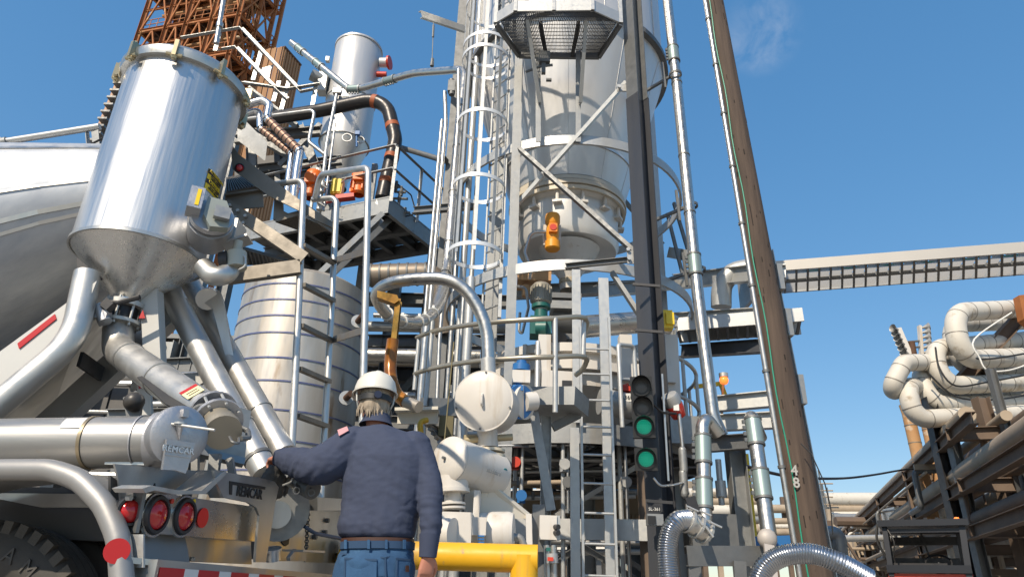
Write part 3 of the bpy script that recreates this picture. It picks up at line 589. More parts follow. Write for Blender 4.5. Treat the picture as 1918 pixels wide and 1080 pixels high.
# rear cross panel between bracket and man
RQ = lambda x, y, off=-.05: RP(x, y, off)
mb = MB(); mb.plate(RPp([(500, 900), (572, 930), (572, 1050), (500, 1050)], -.10), .012, TA); rp = T.part('rear_panel', mb, alumf)
mb = MB(); mb.plate(RPp([(570, 930), (690, 938), (690, 955), (570, 955)], .0), .16, TA); T.part('rear_beam', mb, alumf)
mb = MB(); mb.plate(RPp([(570, 955), (690, 958), (690, 1055), (570, 1052)], -.12), .012, TA); T.part('rear_panel', mb, alumf)
mb = MB(); mb.cyl(RP(523, 955, -.09), RP(523, 955, -.03), .16, n=32); T.part('hub_cover', mb, galv, rp)
mb = MB(); mb.cyl(RP(520, 963, -.03), RP(520, 963, -.005), .07, n=24); T.part('hub_plate', mb, alumf, rp)
mb = MB(); mb.cyl(RP(511, 1048, .02), RP(511, 1030, .02), .040, .036, n=20); mb.cyl(RP(511, 1030, .02), RP(511, 1026, .02), .045, n=20); T.part('bollard_cap', mb, alum)
mb = MB(); mb.plate(RPp([(526, 1003), (542, 1003), (540, 1018), (534, 1022), (528, 1016)], -.09), .006, TA); T.part('access_hole', mb, decal_k, rp)
mb = MB(); mb.tube([RP(570, 985, .02), RP(590, 998, .05), RP(640, 1008, .05)], .011, 8, .1); T.part('air_hose', mb, mat('dark_blue_hose', (.02, .06, .13), .4))
mb = MB(); mb.plate(RPp([(548, 1028), (590, 1030), (590, 1034), (548, 1032)], .05), .12, TA); mb.bar(RP(552, 1030, .05), RP(540, 1046, .05), .02, .02); T.part('step_lug', mb, galvl)
bolts(T, [RP(x, y, -.11) for x, y in ((611, 974), (607, 996), (588, 1005))], TA, .016, galvd, rp)
for k in range(14):
    pch = RP(577 - k * .25, 963 + k * 5, .02); mb = MB(); mb.ring(pch, TA if k % 2 else TL, .008, .005, .006, n=8); T.part('chain_link', mb, galvd)
# nozzle the worker works on
mb = MB(); mb.cyl(P(548, 898, 3.80), P(572, 910, 3.74), .042, .044, n=20); T.part('hose_nozzle', mb, alumx)
mb = MB(); mb.cyl(P(568, 908, 3.75), P(586, 917, 3.70), .05, n=20); T.part('nozzle_cap', mb, galvd)
for x, y in ((555, 918), (583, 922)):
    mb = MB(); c_ = P(x, y, 3.68); mb.ring(c_, V((.4, -.9, 0)), .014, .005, .006, n=16); mb.cyl(c_ + ZU * .015, P(x - 8, y - 16, 3.70), .006, n=6); T.part('pull_ring', mb, galvd)
mb = MB(); mb.tube([P(530, 908, 3.7), P(546, 902, 3.66), P(550, 888, 3.66)], .005, 6, .03); T.part('lanyard', mb, galvl)
# ---- catwalk, steps and ladder
yn, yf = 4.25, 4.75
mb = MB(); mb.chan(P(420, 380, yn), P(570, 482, yn), .05, .085, ZU, .008, -1); T.part('catwalk_channel', mb, shaded_alum)
bolts(T, [P(x, y, yn - .01) for x, y in ((431, 385), (446, 395), (460, 405), (428, 397), (442, 408), (456, 418))], (0, -1, 0), .012, galvl)
mb = MB(); mb.chan(P(425, 516, yn), P(562, 497, yn), .05, .10, ZU, .008, -1); T.part('catwalk_channel', mb, shaded_alum)
def grating(q, nx, ny, name, m_, parent=None, dep=.03, th=.005):   # q: four corners
    a, b, c, d = [V(x) for x in q]; mb = MB(); nn = (b - a).cross(d - a).normalized()
    for i in range(nx + 1):
        f = i / nx; mb.bar(a.lerp(b, f), d.lerp(c, f), th, dep, nn)
    for j in range(ny + 1):
        f = j / ny; mb.bar(a.lerp(d, f), b.lerp(c, f), th, dep * .8, nn)
    return T.part(name, mb, m_, parent, kind=None)
grating([P(448, 462, 4.6), P(540, 488, 4.35), P(540, 494, 4.9), P(455, 494, 4.9)], 12, 9, 'step_grating', shaded_alum)
mb = MB(); mb.bar(P(432, 516, 4.9), P(560, 500, 4.9), .04, .06); T.part('step_frame', mb, shaded_alum)
mb = MB(); mb.plate([P(432, 268, 4.35), P(448, 290, 4.35), P(590, 396, 4.35), P(590, 410, 4.35), P(500, 365, 4.35), P(436, 318, 4.35)], .012); sp_ = T.part('side_plate', mb, shaded_alum)
c_ = P(449, 315, 4.34); nn = V((.25, -.93, -.2)).normalized()
mb = MB(); mb.lathe(c_, nn, [(0, .036), (.01, .036), (.014, .03), (.006, .028)], 20); ml = T.part('marker_lamp', mb, black)
mb = MB(); mb.lathe(c_, nn, [(.005, .029), (.018, .02), (.022, .001)], 20); T.part('lens', mb, lens, ml)
grating([P(425, 362, 4.45), P(487, 350, 4.45), P(452, 330, 4.8), P(425, 335, 4.8)], 12, 8, 'step_grating', shaded_alum)
mb = MB(); mb.plate([P(422, 366, 4.4), P(492, 354, 4.4), P(494, 388, 4.4), P(422, 394, 4.4)], .01); mb.bar(P(422, 366, 4.38), P(494, 355, 4.38), .03, .015); T.part('step_riser', mb, shaded_alum)
mb = MB(); mb.plate([P(515, 355, 4.45), P(532, 352, 4.45), P(530, 395, 4.45), P(540, 400, 4.45), P(560, 395, 4.45), P(560, 405, 4.45), P(512, 412, 4.45)], .012); mb.plate([P(513, 412, 4.45), P(560, 398, 4.45), P(628, 428, 4.85), P(584, 438, 4.85)], .004); T.part('step_box', mb, shaded_alum)
grating([P(516, 413, 4.44), P(560, 400, 4.44), P(618, 427, 4.84), P(584, 437, 4.84)], 12, 10, 'step_grating', shaded_alum)
mb = MB(); mb.bar(P(560, 385, 4.45), P(624, 427, 4.85), .012, .09, ZU); T.part('step_side', mb, shaded_alum)
def lad(pts, r=.0235, b=.09): mb = MB(); mb.tube([P(*p) for p in pts], r, 14, b, 8); return T.part('ladder_rail', mb, alumx)
lad([(497, 347, 4.5), (569, 338, 4.32), (560, 560, 4.3), (546, 850, 4.25)])
lad([(586, 374, 4.85), (631, 370, 4.75), (620, 600, 4.72), (600, 945, 4.66)])
lad([(590, 372, 4.8), (600, 326, 4.7), (690, 314, 4.2), (686, 500, 4.2), (680, 730, 4.2), (676, 960, 4.2)])
for a, b in (((567, 459), (625, 492)), ((567, 533), (624, 563)), ((563, 609), (620, 637)), ((560, 690), (616, 714)), ((556, 778), (612, 798))):
    mb = MB(); p0, p1 = P(*a, 4.3), P(*b, 4.70); mb.bx((p0 + p1) / 2, .045, (p1 - p0).length, .028, (frame(p1 - p0)[1], (p1 - p0).normalized(), frame(p1 - p0)[2])); T.part('rung', mb, shaded_alum)
for a, b in (((628, 487), (682, 472)), ((624, 636), (681, 618))):
    mb = MB(); mb.bar(P(*a, 4.70), P(*b, 4.22), .008, .05, ZU); T.part('rail_brace', mb, shaded_alum)
mb = MB(); mb.plate([P(445, 215, 4.55), P(460, 228, 4.55), P(500, 268, 4.6), P(496, 300, 4.6), P(446, 262, 4.55)], .01); T.part('guard_plate', mb, galv)
mb = MB(); mb.tube([P(405, 82, 4.3), P(425, -40, 4.3)], .02, 10); mb.cyl(P(411, 52, 4.3), P(412, 44, 4.3), .028); T.part('antenna_tube', mb, conduit)
# ------------------------------------------------------------------ rusty lattice tower far behind on the left
def PZa(px, py, z): return PZ(px, py, z)
RT = Thing('rusty_process_tower', 'tall rusty open steel tower with decks and bracing behind the hopper', 'tower', (-24, 44, 0))
zt = P(448, 26, 40).z
c0 = PZ(448, 26, zt); cL = PZ(261, 60, zt); cR = PZ(500, 82, zt)
dL = (cL - c0); dR = (cR - c0); dL.z = dR.z = 0
def TW(u, v, z): p = c0 + dL * u + dR * v; return V((p.x, p.y, z))
FL_H = 3.9; zs = [zt + FL_H * k for k in range(-3, 3)]
ucol = [0.0, .26, .52, .72, 1.0]; vcol = [0, .55, 1.0]
for u in ucol:
    for v in (0, 1.0):
        mb = MB(); mb.ibeam(TW(u, v, 0), TW(u, v, zs[-1]), .34, .34, V((1, .3, 0))); RT.part('column', mb, rust)
mb = MB(); mb.ibeam(TW(0, .55, 0), TW(0, .55, zs[-1]), .32, .32, V((1, .3, 0))); RT.part('column', mb, rust)
for zi, z in enumerate(zs):
    for v in (0, .5, 1.0): mb = MB(); mb.ibeam(TW(-.02, v, z), TW(1.02, v, z), .18, .34, ZU); RT.part('floor_beam', mb, rust)
    for u in ucol: mb = MB(); mb.ibeam(TW(u, 0, z + .01), TW(u, 1.0, z + .01), .18, .30, ZU); RT.part('floor_beam', mb, rust)
    u0, u1, v1 = ((.0, 1.0, 1.0), (.12, .95, .9), (.0, .85, 1.0), (.1, 1.0, .8), (.0, .9, 1.0), (.2, 1, 1))[zi % 6]
    mb = MB(); mb.plate([TW(u0, .08, z + .22), TW(u1, .08, z + .22), TW(u1, v1, z + .22), TW(u0, v1, z + .22)], .05, ZU); RT.part('deck', mb, rustd)
    mb = MB(); mb.ibeam(TW(-.02, 0, z - FL_H * .42), TW(1.02, 0, z - FL_H * .42), .12, .2, ZU); RT.part('girt', mb, rust)
    mb = MB(); mb.ibeam(TW(0, 0, z - FL_H * .42), TW(0, 1, z - FL_H * .42), .12, .2, ZU); RT.part('girt', mb, rust)
    for a, b in ((0, 1), (1, 2), (2, 3), (3, 4)):
        mm = (ucol[a] + ucol[b]) / 2
        for q in (a, b): mb = MB(); mb.bar(TW(ucol[q], 0, z - FL_H), TW(mm, 0, z - .1), .12, .12); RT.part('brace', mb, rust)
    for a, b in ((0, .55), (.55, 1)):
        for s_, e_ in ((a, b), (b, a)): mb = MB(); mb.bar(TW(0, s_, z - FL_H), TW(0, e_, z - .1), .12, .12); RT.part('brace', mb, rust)
    for v in (0, .5):                        # handrails
        for h in (.75, 1.25):
            mb = MB(); mb.bar(TW(0, v + .03, z + h), TW(1, v + .03, z + h), .05, .05); RT.part('handrail', mb, rust)
        for k in range(14): mb = MB(); mb.bar(TW(k / 13, v + .03, z + .2), TW(k / 13, v + .03, z + 1.25), .045, .045); RT.part('rail_post', mb, rust)
    pv = 1.0 + .24                                    # balcony on the right
    mb = MB(); mb.plate([TW(.0, 1.0, z + .1), TW(.0, pv, z + .1), TW(.18, pv, z + .1), TW(.18, 1.0, z + .1)], .12, ZU); RT.part('balcony', mb, rust)
    for h in (.7, 1.2):
        mb = MB(); mb.bar(TW(0, 1.0, z + h), TW(0, pv, z + h), .06, .06); mb.bar(TW(0, pv, z + h), TW(.18, pv, z + h), .06, .06); RT.part('balcony_rail', mb, rust)
    for k in range(4): mb = MB(); mb.bar(TW(0, 1.0 + .08 * k, z), TW(0, 1.0 + .08 * k, z + 1.2), .05, .05); RT.part('rail_post', mb, rust)
for u in (.13, .39, .62, .86):
    mb = MB(); mb.ibeam(TW(u, .5, 0), TW(u, .5, zs[-1]), .30, .30, V((1, .3, 0))); RT.part('column', mb, rust)
for z in zs:
    for v in (.25, .75): mb = MB(); mb.ibeam(TW(0, v, z), TW(1, v, z), .16, .3, ZU); RT.part('floor_beam', mb, rustd)
    for u in (.13, .39, .62, .86): mb = MB(); mb.ibeam(TW(u, 0, z), TW(u, 1, z), .16, .28, ZU); RT.part('floor_beam', mb, rustd)
    mb = MB(); mb.plate([TW(.02, .05, z + .24), TW(.98, .05, z + .24), TW(.98, .95, z + .24), TW(.02, .95, z + .24)], .04, ZU) if True else None; RT.part('deck', mb, rustd)
    mb = MB(); mb.cyl(TW(.3, .3, z - 2.6), TW(.3, .3, z - .6), .8, n=16); RT.part('vessel', mb, rustpipe)
    mb = MB(); mb.cyl(TW(.05, .35, z - 1.2), TW(.95, .35, z - 1.2), .16, n=10); RT.part('pipe', mb, rustpipe)
mb = MB(); mb.bar(TW(0, 1.24, 0), TW(0, 1.24, zs[-1]), .25, .25); RT.part('column', mb, rust)
for k in range(5): mb = MB(); mb.cyl(TW(.06 + .03 * k, .75, 20), TW(.06 + .03 * k, .75, zs[-1]), .06, n=8); RT.part('riser_pipe', mb, rustpipe)
zc = P(531, 89, 42).z; e0 = PZ(531, 89, zc); e1 = PZ(562, 124, zc); e2 = PZ(478, 96, zc)
CB = Thing('clad_annex', 'rust streaked corrugated cladding block beside the rusty tower', 'building', (e0.x, e0.y, 0))
def clad(a, b, z0, z1, n_, nm):
    a = V(a); b = V(b)
    for i in range(n_):
        p, q = a.lerp(b, i / n_), a.lerp(b, (i + .82) / n_); o = (V((b.y - a.y, a.x - b.x, 0))).normalized() * (.06 if i % 2 else 0.0)
        mb = MB(); mb.bar(V((p.x, p.y, (z0 + z1) / 2)) + o, V((q.x, q.y, (z0 + z1) / 2)) + o, .1, z1 - z0, ZU); CB.part(nm, mb, rustp)
clad(e0, e1, zc - 16, zc, 14, 'cladding_panel'); clad(e2, e0, zc - 16, zc, 10, 'cladding_panel')
mb = MB(); mb.bar(e0 + ZU * .05, e1 + ZU * .05, .3, .16, ZU); CB.part('parapet', mb, rustd)
# ---- stair flight seen just left of the hopper
STT = Thing('inclined_stair', 'grey stair flight with pale rusty post just left of the hopper', 'stair', (P(205, 200, 16).x, 16, 0))
a, b = P(238, 118, 16), P(178, 262, 16); mb = MB(); mb.cyl(a, b, .085, n=10); STT.part('post', mb, mat('faded_salmon_paint', (.56, .36, .24), .6, 0, .5, 2, (.40, .22, .13)))
a, b = P(247, 150, 16.1), P(196, 270, 16.1); mb = MB(); mb.bar(a, b, .05, .22, V((1, 0, 0))); STT.part('stringer', mb, galv)
for k in range(9):
    p = P(228 - k * 5.6, 165 + k * 13.2, 15.9); mb = MB(); mb.bx(p, .26, .5, .06); STT.part('tread', mb, galvd)

# ------------------------------------------------------------------ steel platform on the left
DZ = P(730, 365, 10.4).z; dB = PZ(730, 367, DZ); dA = PZ(440, 426, DZ); dC = PZ(822, 443, DZ); dD = dA + dC - dB
PF = Thing('steel_platform', 'galvanised steel platform on braced frame left of the silo tower', 'platform', (dB.x, dB.y, 0))
FH = dB.z - P(728, 398, dB.y).z
def lerp(a, b, f): return V(a).lerp(V(b), f)
mb = MB(); mb.chan(dA - ZU * FH / 2, dB - ZU * FH / 2, .08, FH, ZU, .012, -1); PF.part('fascia_beam', mb, galv)
mb = MB(); mb.chan(dB - ZU * FH / 2, dC - ZU * FH / 2, .08, FH, ZU, .012, -1); PF.part('fascia_beam', mb, galv)
mb = MB(); mb.plate([dA - ZU * .03, dB - ZU * .03, dC - ZU * .03, dD - ZU * .03], .02, ZU); PF.part('deck_plate', mb, galvd)
for k in range(1, 7): mb = MB(); mb.ibeam(lerp(dA, dB, k / 7) - ZU * .15, lerp(dD, dC, k / 7) - ZU * .15, .10, .2, ZU); PF.part('floor_beam', mb, galvd)
for k in (1, 2): mb = MB(); mb.ibeam(lerp(dA, dD, k / 2) - ZU * .20, lerp(dB, dC, k / 2) - ZU * .20, .12, .24, ZU); PF.part('floor_beam', mb, galvd)
up = lambda p, h: V(p) + ZU * h
def rail(pts, r=.025, m_=galv, th=PF, sq=True, name='handrail'):
    mb = MB()
    for a, b in zip(pts[:-1], pts[1:]): mb.angle(a, b, .06, ZU, .008) if sq else mb.cyl(a, b, r, n=10)
    th.part(name, mb, m_)
rA = PZ(452, 304, DZ + 1.07); rB = V((dB.x, dB.y, DZ + 1.07)); rC = V((dC.x, dC.y, DZ + 1.07))
rA = V((dA.x, dA.y, DZ + 1.07))
for h in (1.07, .56): rail([up(dA, h), up(dB, h), up(dC, h)])
for p in (lerp(dA, dB, .05), lerp(dA, dB, .5), dB, lerp(dB, dC, .5), dC):
    mb = MB(); mb.angle(up(p, -.1), up(p, 1.07), .06, V((1, 0, 0)), .008); PF.part('rail_post', mb, galv)
# braces and legs of the platform
b0_, b1_ = P(712, 402, 10.2), P(432, 668, 9.6)
mb = MB(); mb.chan(b0_, b1_, .09, .22, V((0, 1, .3)), .02, 1); PF.part('knee_brace', mb, galv)
mb = MB(); mb.bar(P(742, 400, 10.8), P(520, 610, 10.2), .05, .10); PF.part('knee_brace', mb, galvd)
for x in (.02, .98):
    p = lerp(dD, dC, x); mb = MB(); mb.ibeam(V((p.x, p.y, 0)), V((p.x, p.y, DZ - .25)), .22, .22, V((1, 0, 0))); PF.part('leg', mb, galvd)
p = lerp(dA, dB, .02); mb = MB(); mb.ibeam(V((p.x, p.y, 0)), V((p.x, p.y, DZ - .25)), .22, .22, V((1, 0, 0))); PF.part('leg', mb, galvd)
mb = MB(); mb.plate([P(703, 381, 10.33), P(706, 373, 10.33), P(708, 384, 10.33)], .01); PF.part('lifting_lug', mb, galvl)
# upper structure behind the platform (floors, beams)
UF = Thing('upper_steel_frame', 'grey steel frame with beams behind the black pipe', 'frame', (P(560, 260, 12).x, 12.5, 0))
def beam(th, a, b, w=.12, h=.2, m_=galvd, name='beam'): mb = MB(); mb.ibeam(V(a), V(b), w, h, ZU); return th.part(name, mb, m_)
for a, b, y0, y1 in (((452, 236), (560, 300), 12, 12), ((440, 262), (600, 245), 12.2, 12.2), ((500, 255), (600, 246), 11.6, 11.6), ((462, 320), (640, 300), 12.5, 12.5), ((450, 345), (620, 322), 12.6, 12.6), ((560, 235), (600, 335), 12.3, 12.3), ((470, 250), (474, 390), 12.1, 12.1), ((520, 262), (524, 400), 12.6, 12.6)):
    beam(UF, P(*a, y0), P(*b, y1))
mb = MB(); mb.plate([P(448, 245, 12.8), P(640, 235, 12.8), P(640, 250, 14.5), P(448, 262, 14.5)], .06); UF.part('deck_plate', mb, galvd)
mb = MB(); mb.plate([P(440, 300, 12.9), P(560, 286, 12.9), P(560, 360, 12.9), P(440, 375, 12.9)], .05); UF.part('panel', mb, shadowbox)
mb = MB(); mb.bar(P(523, 310, 12), P(600, 232, 12), .06, .1); UF.part('brace', mb, galvd)
for x in (430, 640):
    q = P(x, 300, 13.2); mb = MB(); mb.ibeam(V((q.x, q.y, 0)), V((q.x, q.y, q.z + 1)), .2, .2, V((1, 0, 0))); UF.part('column', mb, galvd)
# stair railing above
SR = Thing('stair_railing', 'galvanised angle iron railing descending behind the hopper top', 'railing', (P(470, 120, 12).x, 12, 0))
for pts in ([(341, 74), (450, 55), (511, 120), (563, 175), (588, 170)], [(417, 95), (441, 91), (504, 157), (536, 187)], [(455, 158), (540, 170), (600, 160)]):
    q = [P(x, y, 12) for x, y in pts]
    for a, b in zip(q[:-1], q[1:]): mb = MB(); mb.angle(a, b, .085, ZU, .012); SR.part('rail', mb, galv)
for a, b in (((411, 62), (403, 95)), ((489, 96), (474, 150)), ((541, 152), (527, 205)), ((523, 152), (512, 190)), ((592, 160), (585, 200)), ((504, 125), (500, 150))):
    mb = MB(); mb.bar(P(*a, 12.02), P(*b, 12.02), .09, .02, V((0, 1, 0))); SR.part('rail_post', mb, galvl)
mb = MB(); mb.plate([P(490, 128, 12.1), P(512, 122, 12.1), P(504, 140, 12.1), P(486, 142, 12.1)], .02); SR.part('gusset', mb, galv)
mb = MB(); mb.bar(P(470, 170, 12.1), P(560, 240, 12.1), .30, .05); SR.part('stringer', mb, galvd)
# ---- silver vessel
vx = P(656, 200, 13.0); VT = Thing('dust_collector_vessel', 'silver cylindrical filter vessel with cone base behind the black pipe', 'vessel', (vx.x, 13, 0))
vz1 = zat(vx.x, 13, 92); vz0 = zat(vx.x, 13, 272); vz2 = zat(vx.x, 13, 318); vr = .56; vb_ = V((vx.x, 13, 0))
mb = MB(); mb.lathe(vb_, ZU, [(vz0, vr), (vz1 - .05, vr), (vz1, vr * .96), (vz1 + .03, 0.01)], 48); vsh = VT.part('shell', mb, vessel_m)
mb = MB(); mb.lathe(vb_, ZU, [(vz0, vr - .003), (vz2, vr * .62), (vz2 - .3, .2), (vz2 - .5, .2)], 40); VT.part('cone', mb, vessel_m)
for z in (vz1 - .06, vz0, lerp((0, 0, vz0), (0, 0, vz1), .42).z): mb = MB(); mb.ring(vb_ + ZU * z, ZU, vr, .02, .05, n=48); VT.part('band', mb, vessel_m)
q = P(727, 118, 12.9); mb = MB(); mb.cyl(q - V((.2, 0, 0)), q, .12, n=18); VT.part('nozzle', mb, vessel_m); mb = MB(); mb.cyl(q, q + V((.05, -.01, 0)), .17, n=20); VT.part('nozzle_flange', mb, redp)
q = P(720, 140, 12.9); mb = MB(); mb.cyl(q - V((.2, 0, 0)), q + V((.05, 0, 0)), .07, n=14); VT.part('nozzle', mb, redp)
mb = MB(); mb.bx(P(606, 155, 12.7), .20, .25, .62); VT.part('side_duct', mb, galvl); mb = MB(); mb.bx(P(614, 112, 12.7), .08, .1, .12); VT.part('lifting_lug', mb, galvl)
mb = MB(); mb.cyl(P(583, 140, 12.6), P(603, 150, 12.7), .14, n=20); VT.part('fan_housing', mb, galv)
q = P(670, 262, 12.35); mb = MB(); mb.ring(P(650, 258, 12.41), V((.1, -1, 0)), .09, .02, .03, n=24); VT.part('hand_hole', mb, vessel_m)
mb = MB(); mb.ring(P(675, 262, 12.41), V((.1, -1, 0)), .07, .02, .03, n=24); VT.part('hand_hole', mb, vessel_m)
mb = MB(); mb.bx(P(670, 250, 12.3), .1, .08, .09); mb.cyl(P(668, 255, 12.3), P(668, 275, 12.3), .02); VT.part('gauge', mb, bluep)
mb = MB(); mb.bx(P(644, 185, 12.3), .22, .1, .08); mb.bar(P(632, 188, 12.3), P(655, 186, 12.3), .05, .05); VT.part('bracket', mb, galvd)
for x in (625, 700):
    q = P(x, 330, 12.9); mb = MB(); mb.bar(V((q.x, 12.9, 0)), V((q.x, 12.9, q.z + .3)), .12, .12); VT.part('leg', mb, galvd)
# ---- big black pipe with orange bands
BP = [P(430, 235, 11.6), P(600, 207, 11.1), P(722, 181, 10.9), P(741, 262, 10.8), P(716, 372, 10.7)]
BPT = Thing('black_process_pipe', 'thick black pipe with rust orange bands curving down past the vessel', 'pipe', (P(716, 372, 10.7).x, 10.8, 0))
mb = MB(); pth = fillet(BP, .55, 9); mb.tube(pth, .135, 22); BPT.part('pipe_run', mb, blackpipe)
def along(pth, f):
    ls = [(b - a).length for a, b in zip(pth[:-1], pth[1:])]; t = f * sum(ls)
    for (a, b), l in zip(zip(pth[:-1], pth[1:]), ls):
        if t <= l or (a, b) == (pth[-2], pth[-1]): return a.lerp(b, min(1, t / l)), (b - a).normalized()
        t -= l
for f in (.555, .70, .835, .935):
    p, d = along(pth, f); mb = MB(); mb.ring(p, d, .134, .006, .10, n=24); BPT.part('painted_band', mb, band)
pw = [P(470, 248, 11.0), P(589, 203, 10.8), P(583, 245, 10.8), P(576, 285, 10.8), P(614, 300, 10.8)]
mb = MB(); mb.tube([P(440, 226, 11.2), P(590, 206, 10.8), P(578, 266, 10.8), P(612, 292, 10.8)], .036, 12, .12); solo('small_steel_pipe', mb, conduit, 'thin pale pipe running under the black pipe then down', 'pipe')
# ---- insulated pair of pipes
for nm, pts, r, lb in (('a', [(455, 198), (492, 188), (505, 196), (500, 222), (562, 284), (556, 320), (549, 380)], .075, 'silver and copper insulated pipe, thicker right one of the pair by the railing'),
                   ('b', [(462, 214), (486, 205), (487, 240), (547, 288), (541, 330), (536, 380)], .062, 'silver and copper insulated pipe, thinner left one of the pair by the railing')):
    th = Thing('insulated_pipe', lb, 'pipe', (P(500, 240, 10.6).x, 10.6, 0), 'pair of insulated pipes by the railing')
    q = [P(x, y, 10.6 if nm == 'a' else 10.75) for x, y in pts]; mb = MB(); mb.tube(fillet(q, .10, 5), r, 14); th.part('jacket', mb, mat('bright_foil_jacket', (.66, .67, .68), .26, .95, .5, 9, (.5, .5, .52), None, .06, 30))
    k = 3 if nm == 'a' else 2; a, b = q[k], q[k + 1]; mb = MB(); mb.cyl(lerp(a, b, .06), lerp(a, b, .94), r + .006, n=14); th.part('brown_wrap', mb, mat('coppery_wrap', (.36, .22, .16), .45, .4, .6, 6, (.26, .15, .1)))
    for f in [i / 9 for i in range(10)]:
        mb = MB(); mb.ring(lerp(a, b, f), b - a, r + .004, .008, .016, n=14); th.part('band', mb, black)
# ---- orange vibrator motors and yellow box on the platform
def vib(px, py, s, lb, Y):
    th = Thing('vibrator_motor', lb, 'motor', P(px, py, Y), 'orange motors on the platform'); c_ = P(px, py, Y)
    mb = MB(); mb.lathe(c_, ZU, [(0, .11 * s), (.04, .16 * s), (.30 * s, .16 * s), (.30 * s, .19 * s), (.52 * s, .19 * s), (.62 * s, .15 * s), (.66 * s, .05), (.66 * s, .001)], 24); th.part('housing', mb, redorange)
    mb = MB(); mb.bx(c_ + V((.0, -.18 * s, .35 * s)), .2 * s, .12 * s, .2 * s); th.part('terminal_box', mb, redorange)
    for k in range(6):
        a = k * pi / 3; mb = MB(); mb.bx(c_ + V((cos(a) * .18 * s, sin(a) * .18 * s, .2 * s)), .03, .03, .24 * s); th.part('cooling_fin', mb, redorange)
vib(581, 372, .95, 'orange motor with domed top behind the ladder rails', 11.2); vib(671, 366, .90, 'orange motor beside the foot of the black pipe', 10.9)
yb = Thing('yellow_junction_box', 'yellow box between the two orange motors', 'box', P(630, 368, 10.9)); c_ = P(630, 368, 10.9)
mb = MB(); mb.bx(c_ + ZU * .18, .2, .18, .32); yb.part('enclosure', mb, yellowl); mb = MB(); mb.bx(c_ + ZU * .18 - V((0, .1, 0)), .16, .02, .27); yb.part('lid', mb, yellowl)
mb = MB(); mb.tube([c_ + V((.08, -.1, .25)), c_ + V((.2, -.15, .35)), c_ + V((.32, -.1, .3))], .012, 6, .05); yb.part('cable', mb, conduit)
mb = MB(); mb.bar(P(630, 372, 10.8), P(664, 368, 10.8), .15, .08); mb.bar(P(610, 378, 10.85), P(640, 372, 10.8), .06, .05); solo('red_skid_bar', mb, redp, 'red bar at the base of the yellow box', 'bar')
# thin risers with valve on the platform
RV = Thing('riser_with_valves', 'pale vertical riser with small valves rising in front of the vessel', 'pipe', (P(611, 300, 10.6).x, 10.6, 0))
mb = MB(); mb.tube([P(632, 170, 10.6), P(612, 270, 10.6), P(598, 400, 10.6)], .035, 12); RV.part('riser', mb, conduit)
mb = MB(); mb.tube([P(628, 230, 10.6), P(606, 395, 10.6)], .022, 10); RV.part('riser', mb, conduit)
for x, y in ((604, 352), (599, 385)):
    c_ = P(x, y, 10.55); mb = MB(); mb.cyl(c_ - ZU * .09, c_ + ZU * .09, .055, n=12); mb.cyl(c_, c_ - V((0, .14, 0)), .03, n=10); RV.part('valve_body', mb, galvl); mb = MB(); mb.bar(c_ + V((-.02, -.15, 0)), c_ + V((.14, -.15, -.1)), .03, .02); RV.part('valve_lever', mb, galvd)
mb = MB(); mb.bx(P(632, 172, 10.6), .16, .1, .1); RV.part('cap_fitting', mb, galvl)
# valve cluster right of the platform
VC = Thing('sampling_valve_cluster', 'small cluster of valves on the platform edge right of the black pipe', 'valve', (P(748, 380, 10.9).x, 10.9, 0))
for x, y, w in ((742, 350, .12), (748, 372, .16), (744, 392, .1), (758, 398, .1), (752, 360, .08)):
    c_ = P(x, y, 10.9); mb = MB(); mb.cyl(c_ - ZU * w, c_ + ZU * w, .03, n=8); mb.cyl(c_ - V((w, 0, 0)), c_ + V((w, 0, 0)), .025, n=8); mb.sph(c_, .05, 8); VC.part('valve', mb, galvd)
mb = MB(); mb.tube([P(745, 345, 10.9), P(770, 365, 10.9), P(780, 400, 10.9), P(760, 405, 10.9)], .014, 6, .1); VC.part('tubing', mb, wirem)
# grey cross pipe with clamp at right of platform
mb = MB(); mb.cyl(P(752, 277, 11.2), P(836, 302, 10.4), .055, n=12); mb.cyl(P(826, 296, 10.4), P(830, 300, 10.38), .085, n=12); solo('dark_tie_pipe', mb, galvd, 'dark grey pipe running from the platform rail to the tower pipes', 'pipe')
# ---- conveying pipe from the vessel to the tower
cpts = [(546, 80, 12.2), (655, 168, 11.6), (680, 165, 11.5), (775, 137, 10.6), (872, 130, 9.7), (860, 235, 9.3), (838, 500, 9.0), (818, 580, 8.0), (770, 612, 7.2), (722, 600, 6.9), (692, 545, 6.7), (740, 520, 6.5)]
q = [P(*c) for c in cpts]
CV = Thing('conveying_line', 'long bent stainless conveying pipe from vessel top over to the tower and looping down', 'pipe', (P(838, 500, 9).x, 9, 0))
mb = MB(); pth1 = fillet(q[:8], {1: .5, 2: .8, 3: 2.2, 4: .45, 5: .8, 6: .8}, 8); mb.tube(pth1, .074, 18); CV.part('upper_run', mb, pipess)
loop = [P(838, 500, 9.0), P(828, 560, 8.2), P(800, 596, 7.5), P(765, 604, 7.1), P(728, 590, 6.7), P(706, 560, 6.4), P(712, 540, 6.2), P(740, 528, 6.05), P(790, 522, 5.95), P(838, 524, 5.9), P(872, 544, 5.9), P(898, 582, 5.9), P(912, 625, 5.9), P(915, 670, 5.9), P(915, 702, 5.9)]
def smooth(pts, k=5):
    out = []; n_ = len(pts)
    for i in range(n_ - 1):
        p0, p1, p2, p3 = pts[max(i - 1, 0)], pts[i], pts[i + 1], pts[min(i + 2, n_ - 1)]
        for j in range(k):
            t = j / k; out.append(.5 * ((2 * p1) + (p2 - p0) * t + (2 * p0 - 5 * p1 + 4 * p2 - p3) * t * t + (3 * p1 - p0 - 3 * p2 + p3) * t ** 3))
    out.append(pts[-1]); return out
mb = MB(); lp = smooth(loop); mb.tube(lp, .060, 20); CV.part('loop_run', mb, pipess)
